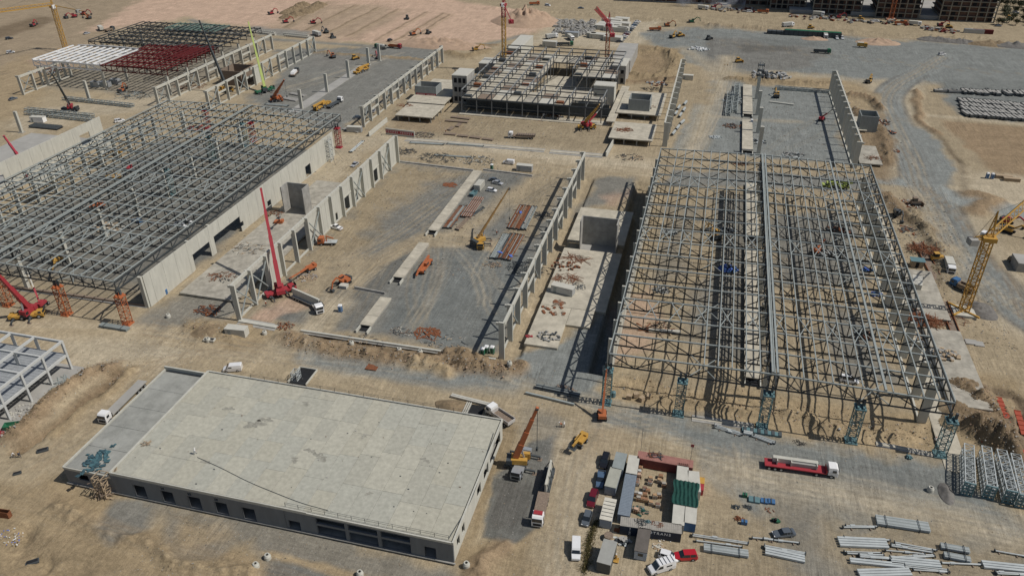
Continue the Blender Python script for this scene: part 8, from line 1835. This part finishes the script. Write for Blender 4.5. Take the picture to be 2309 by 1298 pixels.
# stockpile of blocks behind the multistorey frame
def blk():
    m = MB(); m.box(-1.3,1.3,-.8,.8,0,1.2,SLABG); m.box(-1.0,1.0,-.5,.5,1.2,1.5,SLABG); return m.obj('concrete_block')
for i in range(200):
    u, v_ = rr.random(), rr.random(); px = 1243+u*95+(1-v_)*5; py = 46+v_*32+u*4+(u > .8)*(-2)
    x, y, _ = at(px, py); place('blk', blk, 'grey concrete block in the dense stockpile behind the multistorey frame', 'concrete block', (x, y, 0), rr.uniform(0,3.1), 'concrete blocks in the stockpile', 'concrete_block')
for i, (px, py, L_, lb) in enumerate([(1380,52,14,'first'),(1402,50,10,'second'),(1375,62,16,'third'),(1398,60,14,'fourth'),(1362,66,12,'fifth'),(1388,70,16,'sixth'),(1405,72,8,'seventh'),(1350,86,11,'eighth'),(1382,92,12,'ninth'),(1333,84,6,'tenth')]):
    lbs = ['white cabin at the back left of the far site camp','white cabin at the back right of the far site camp','white cabin in the second row of the far site camp, left','white cabin in the second row of the far site camp, right','white cabin left of the red jib in the far site camp','long white cabin in the middle of the far site camp','small white cabin nearest the parked car row','white cabin in the front row of the camp, left of the crane','white cabin in the front row of the camp, right of the crane','small white cabin at the left front of the camp']
    x, y, _ = at(px, py); place('camp%d' % L_, cabin(OFFW, OFFW, L_, 6 if L_ > 8 else 3, 3, False), lbs[i], 'cabin', (x, y, 0), R(-8), 'white cabins of the far site camp', 'site_cabin')
cols = ['black','silver','grey','white','darkred','silver','black','grey','white','blue','silver','white']
for i in range(12):
    px = 1398+i*3.6; py = 96-i*4.1; V2('camp'+cols[i], car('sedan', cols[i]), '%s car %s in the parked row by the site camp' % (cols[i].replace('darkred','dark red'), ['nearest the grey wing','second from the grey wing','third from the grey wing','fourth from the grey wing','fifth from the grey wing','sixth from the grey wing','sixth from the far end','fifth from the far end','fourth from the far end','third from the far end','second from the far end','at the far end'][i]), 'car', (px-5, py), (px+5, py-.5), 'parked_car', 'cars parked beside the site camp')
for p, q, key, b, lb in [((1238,88),(1250,86),'tb3',truck('box',WHITE,CHROME,9,3),'white truck left of the grey cabin behind the frame'), ((1284,88),(1290,92),'tb2',truck('box',WHITE,OFFW,8,3),'white truck in front of the block stockpile'), ((1270,104),(1280,104),'tdk',truck('tip',GRNP,STEELD,10,4),'dark truck behind the back beams of the frame')]: V2(key, b, lb, 'truck', p, q, 'truck')
VP('cgb', cabin(CHROME, OFFW, 9, 4, 3.2), 'grey cabin standing alone behind the multistorey frame', 'cabin', (1240,104), -5, 'site_cabin')
VP('cgb2', cabin(CHROME, CHROME, 9, 4, 3.2), 'grey cabin in front of the block stockpile', 'cabin', (1290,83), -5, 'site_cabin')
# ---------------------------------------------------------------- sand heaps
def mound(label, p, rx, ry, h, mt, rz=0.0, seed=0, nm='sand_heap', cat='heap'):
    x, y, _ = at(*p); n, k = 48, 14; vs = [(0,0,h*(.9))]; fs = []
    for j in range(1, k+1):
        t_ = j/k
        for i in range(n):
            a = 2*math.pi*i/n; rr_ = t_*(1+.16*mnoise.noise(Vector((math.cos(a)*1.3+seed, math.sin(a)*1.3, seed)))+.0); X, Y = rx*rr_*math.cos(a), ry*rr_*math.sin(a)
            z = h*((1-t_**1.25))*(.9+.55*mnoise.noise(Vector((X*.35+seed, Y*.35, 0))))+.22*h*mnoise.noise(Vector((X*1.1, Y*1.1, seed)))*(1-t_)
            vs.append((X, Y, z if j < k else -.25))
    for i in range(n): fs.append((0, 1+i, 1+(i+1) % n))
    for j in range(k-1):
        for i in range(n): a = 1+j*n+i; b = 1+j*n+(i+1) % n; fs.append((a, a+n, b+n, b))
    me_ = bpy.data.meshes.new(nm); me_.from_pydata(vs, [], fs); me_.materials.append(mt)
    for q in me_.polygons: q.use_smooth = True
    o = bpy.data.objects.new(nm, me_); COL.objects.link(o); o.location = (x, y, 0); o.rotation_euler = (0,0,rz); return tag(o, label, cat)
mound('tall pink-tan sand heap left of the block stockpile', (1188,50), 26, 20, 10, SANDM, seed=1)
mound('wide orange-tan sand heap on the pink ground', (993,103), 33, 11, 5, SANDM, seed=2)
mound('brown soil heap under the nearest left column row', (470,748), 8, 4.5, 1.6, SOIL, seed=3)
mound('sand heap behind the roof edge beside the stair pit', (1020,916), 5, 2.6, 1.3, SOIL, seed=4)
mound('dark gravel heap beside the manhole ring on the right', (2133,1112), 1.7, 3.3, 1.0, GRAVM, seed=5)
mound('soil heap dumped beside the foot of the right tower crane', (2212,700), 4.5, 5.5, 1.9, GRAVM, seed=6, rz=.3)
mound('big soil heap in the pit area below the truss roof corner', (2200,900), 7, 3.4, 2.4, SOIL, seed=7, rz=-.5)
mound('second soil heap in the pit area at the right edge', (2180,950), 5, 3, 1.8, SOIL, seed=8, rz=-.3)
mound('pale pink heap beside the yellow truck on the grey yard', (1980,97), 14, 8, 3, SANDM, seed=9)
mound('pink heap at the far edge of the grey yard', (1835,89), 9, 4, 2, SANDM, seed=10)
for i, px in enumerate([2095,2110,2125,2140,2158,2175]): mound(['first','second','third','fourth','fifth','last'][i]+' grey gravel heap of the row at the far edge of the yard', (px, 90+i*1.3), 8, 5, 2.4, GRAVM, seed=20+i)
mound('large tan mound at the far right of the grey yard', (2235,101), 16, 6, 3, SOIL, seed=30); mound('second grey mound at the far right of the yard', (2285,105), 14, 6, 3, GRAVM, seed=31)
for i, (px, py) in enumerate([(648,30),(660,24),(672,18),(684,12),(650,40),(668,34),(690,28),(702,22),(712,17),(720,11)]): mound(['nearest left','second left','third left','farthest left','nearest outer','nearest right','second right','third right','fourth right','farthest right'][i]+' dark spoil heap above the pink trenches', (px, py), 7, 6, 3, SOIL, seed=40+i)
mound('small sand heap near the red lorry row at the court back', (1110,190), 4, 3, 1.5, SANDM, seed=60)
# ---------------------------------------------------------------- unfinished towers, top right
TWR = mat('tower_concrete', (.27,.25,.20), .85, .2, .3); TWB = mat('tower_brick', (.14,.085,.065), .9, .2, .5)
m = MB(); m.box(-1.2,1.2,-.04,.04,-1,1,DARK); WIN3 = m.mesh('window')
def tower(label, p, w_, d_, n):
    x, y, _ = at(*p); t = thing('unfinished_tower', label, 'tower block', (x, y, 0)); fh = 3.3
    m = MB()
    for k in range(n+1): m.box(-w_/2, w_/2, 0, d_, k*fh-.0, k*fh+.5, TWR)
    kid(t, 'floor_slabs', m.mesh('floor_slabs')); m = MB()
    m.box(-w_/2+1.5, w_/2-1.5, 1.2, d_-1.2, .5, n*fh, TWB)
    kid(t, 'inner_walls', m.mesh('inner_walls')); m = MB()
    for u in np.linspace(-w_/2+.4, w_/2-.4, 7): m.box(u-.35, u+.35, .05, .7, .5, n*fh, TWR)
    kid(t, 'facade_piers', m.mesh('facade_piers')); rr2 = random.Random(int(p[0]))
    for k in range(n):
        for u in np.linspace(-w_/2+1.4, w_/2-4.4, 6): 
            if rr2.random() < .6: kid(t, 'window', WIN3, (u+1.2, .76, k*fh+1.9))
    return t
tower('brown unfinished tower block, leftmost of the three at the top right', (1885,33), 34, 30, 22); tower('brown unfinished tower block in the middle of the three at the top right', (2022,42), 30, 30, 22); tower('brown unfinished tower block, rightmost of the three at the top right', (2178,50), 36, 30, 22)
tower('low part-built block at the left end of the tower row', (1775,22), 26, 20, 3)
tower('dark part-built block at the top behind the smoking yard', (1690,12), 40, 24, 10); tower('dark part-built block above the far track, left of the smoke', (1530,8), 60, 24, 8)
for a, b, h, lb in [((1780,30),(1860,34),2.2,'pale podium slab between the first block and the first tower'), ((1915,30),(1995,40),2.6,'pale podium slab between the first and the middle tower'), ((2045,34),(2150,48),2.6,'pale podium slab between the middle and the last tower'), ((1420,4),(1640,8),1.0,'dark yard slab above the far track')]:
    p, q = at(*a), at(*b); slab(lb, p[0], q[0], min(p[1],q[1])+2, min(p[1],q[1])+60, h, z0=.02, mt=SLABG, seams=15)
rr = random.Random(77); CP = [('fsuvwhite',car('suv','white')),('tor',truck('tip',ORANGE,ORANGE,8,3)),('tb2',truck('box',WHITE,OFFW,8,3)),('exr',excavator(RED)),('dz',dozer(YELLOW)),('fsedangrey',car('sedan','grey'))]
spots = [(1690,28,'beside the smoking yard'),(1720,30,'left of the low part-built block'),(1845,36,'orange row before the first tower'),(1890,42,'under the leftmost tower'),(1940,46,'before the left podium slab'),(1925,48,'beside the podium ramp'),(1975,50,'left of the orange crane foot'),(2030,56,'right of the orange crane foot'),(2062,58,'before the middle podium'),(2120,60,'before the last tower'),(2138,64,'near the yellow frames'),(1310,20,'above the block stockpile'),(1235,14,'behind the tall sand heap'),(1205,12,'at the left end of the far track'),(1585,22,'on the far track below the dark block'),(1610,20,'beside the pallets on the far track'),(2275,45,'in the scrub at the top right'),(2250,60,'in the pit at the top right'),(2290,30,'at the top right parking')]
for i, (px, py, lb) in enumerate(spots):
    k = CP[i % 6]; VP(k[0], k[1], {0:'white car ',1:'orange truck ',2:'white truck ',3:'red excavator ',4:'yellow bulldozer ',5:'grey car '}[i % 6]+lb, {0:'car',1:'truck',2:'truck',3:'excavator',4:'bulldozer',5:'car'}[i % 6], (px, py), rr.uniform(-20,20), {0:'parked_car',1:'tipper_truck',2:'box_truck',3:'excavator',4:'bulldozer',5:'parked_car'}[i % 6])
for i, (a, b, lb) in enumerate([((1600,22),(1700,24),'white pallets along the far track'),((1780,38),(1900,44),'red and white pallets before the first tower'),((1900,48),(2060,56),'mixed stacks before the middle tower'),((2080,66),(2160,72),'brown stacks before the last tower')]):
    A, Bq = at(*a), at(*b)
    m = MB(); n = 45
    for k in range(n): u = rr.random(); m.cbox(((Bq[0]-A[0])*u, (Bq[1]-A[1])*u+rr.gauss(0,4), .7), (rr.uniform(1,3.4), rr.uniform(.8,1.8), rr.uniform(.5,1.3)), rr.choice((SLABG, RUST, TIMBD, STEELD, SLABG, DRED, CHROME)), rr.uniform(0,3))
    o = m.obj('stacked_goods'); o.location = A; tag(o, lb, 'stacked goods', kind='stuff')
# smoke over the far yard
m = MB(); m.box(-26,26,-6,6,0,14,WHITE); o = m.obj('smoke'); x, y, _ = at(1600,16); o.location = (x, y, 0)
sm = bpy.data.materials.new('smoke'); sm.use_nodes = True; n_ = sm.node_tree.nodes; n_.remove(n_['Principled BSDF']); vol = n_.new('ShaderNodeVolumePrincipled'); vol.inputs['Color'].default_value = (.8,.85,.95,1)
nz = n_.new('ShaderNodeTexNoise'); nz.inputs['Scale'].default_value = .12; nz.inputs['Detail'].default_value = 4; tcx = n_.new('ShaderNodeTexCoord'); sm.node_tree.links.new(tcx.outputs['Object'], nz.inputs['Vector'])
mr = n_.new('ShaderNodeMapRange'); mr.inputs['From Min'].default_value = .5; mr.inputs['From Max'].default_value = .75; mr.inputs['To Max'].default_value = .12; sm.node_tree.links.new(nz.outputs['Fac'], mr.inputs['Value']); sm.node_tree.links.new(mr.outputs[0], vol.inputs['Density']); sm.node_tree.links.new(vol.outputs[0], n_['Material Output'].inputs['Volume'])
o.data.materials.clear(); o.data.materials.append(sm); tag(o, 'thin pale smoke drifting over the far yard', 'smoke', kind='stuff')
# shrubs at the top right corner
def shrub(seed):
    rr3 = random.Random(seed); t = thing('tree', None, None); m = MB(); m.cyl((0,0,0),(0,0,2.2),.25,TIMBD,6,.12)
    for k in range(4): a = rr3.uniform(0,6.28); m.cyl((0,0,1.4),(math.cos(a)*1.4,math.sin(a)*1.4,3),.1,TIMBD,5,.05)
    kid(t, 'trunk', m.mesh('trunk')); m = MB(); L1 = mat('leaf_dark', (.045,.055,.03), .8, .3, 2); L2 = mat('leaf_dry', (.10,.10,.055), .8, .3, 2)
    for k in range(420):
        c = Vector((rr3.gauss(0,1.1), rr3.gauss(0,1.1), 3.0+rr3.gauss(0,.7))); s = rr3.uniform(.15,.4); u = Vector((rr3.uniform(-1,1), rr3.uniform(-1,1), rr3.uniform(-1,1))).normalized(); v_ = u.orthogonal().normalized()
        m.add([c-u*s, c+v_*s, c+u*s, c-v_*s], [(0,1,2,3)], rr3.choice((L1, L1, L2)))
    kid(t, 'crown', m.mesh('crown')); return t
for i in range(34):
    px, py = rr.uniform(2245,2335), rr.uniform(3,62); x, y, _ = at(px, py); place('shr%d' % (i % 3), lambda: shrub(i), 'olive shrubby tree in the scattered scrub at the top right corner', 'tree', (x, y, 0), rr.uniform(0,6), 'scattered trees at the top right', 'tree')
# loose stones and offcuts on the open ground
def debris():
    rr4 = random.Random(99); m = MB(); cs = (SLABG, SLABG, TIMBD, STEELD, TIMB, SOIL, CONCD)
    zones = [((-100,-47),(75,95),900),((-35,60),(70,160),2600),((-150,-125),(130,165),900),((-125,-45),(135,290),2400),((-155,-126),(165,290),700),((63,90),(130,300),2200),((-180,-60),(290,420),2600),((-17,62),(155,290),2600),((-20,90),(290,430),1500),((-240,-160),(155,290),1600),((-160,-30),(134,165),1200)]
    for (xa, xb), (ya, yb), n in zones:
        for _ in range(n):
            x, y = rr4.uniform(xa, xb), rr4.uniform(ya, yb); s = rr4.uniform(.04,.12)*(1 if y < 200 else 2.0); m.cbox((x, y, gz(x, y)+s*.25), (s*rr4.uniform(1,3.2), s, s*.6), rr4.choice(cs), rr4.uniform(0,3.1), rr4.uniform(-.2,.2))
    for pts, n, r in [([(650,765),(760,790),(930,815),(1090,830),(1170,835)],1500,3.5),([(40,985),(130,900),(220,840),(255,828)],900,3.4),([(2160,870),(2230,910),(2290,1000)],700,5),([(2160,950),(2230,980),(2300,1050)],500,4),([(1400,870),(1760,930),(2080,985)],1100,6),([(440,740),(540,750)],300,4),([(1990,440),(2090,520),(2130,640)],900,5),([(1930,250),(1990,300),(2000,370)],700,5),([(1440,120),(1520,150),(1430,170)],500,7),([(1640,178),(1870,190)],500,4)]:
        P = smoothpts([at(*p) for p in pts], 12)
        for _ in range(n):
            p = rr4.choice(P); x, y = p[0]+rr4.gauss(0, r*.6), p[1]+rr4.gauss(0, r*.5); s = abs(rr4.gauss(0, .10))+.04; m.cbox((x, y, gz(x, y)+s*.2), (s*1.3, s, s*.9), rr4.choice((SOIL, SOIL, SANDM, SLABG)), rr4.uniform(0,3), rr4.uniform(-.5,.5))
    o = m.obj('ground_debris'); tag(o, 'loose stones, offcuts and litter strewn over the site ground', 'debris', kind='stuff')
debris()
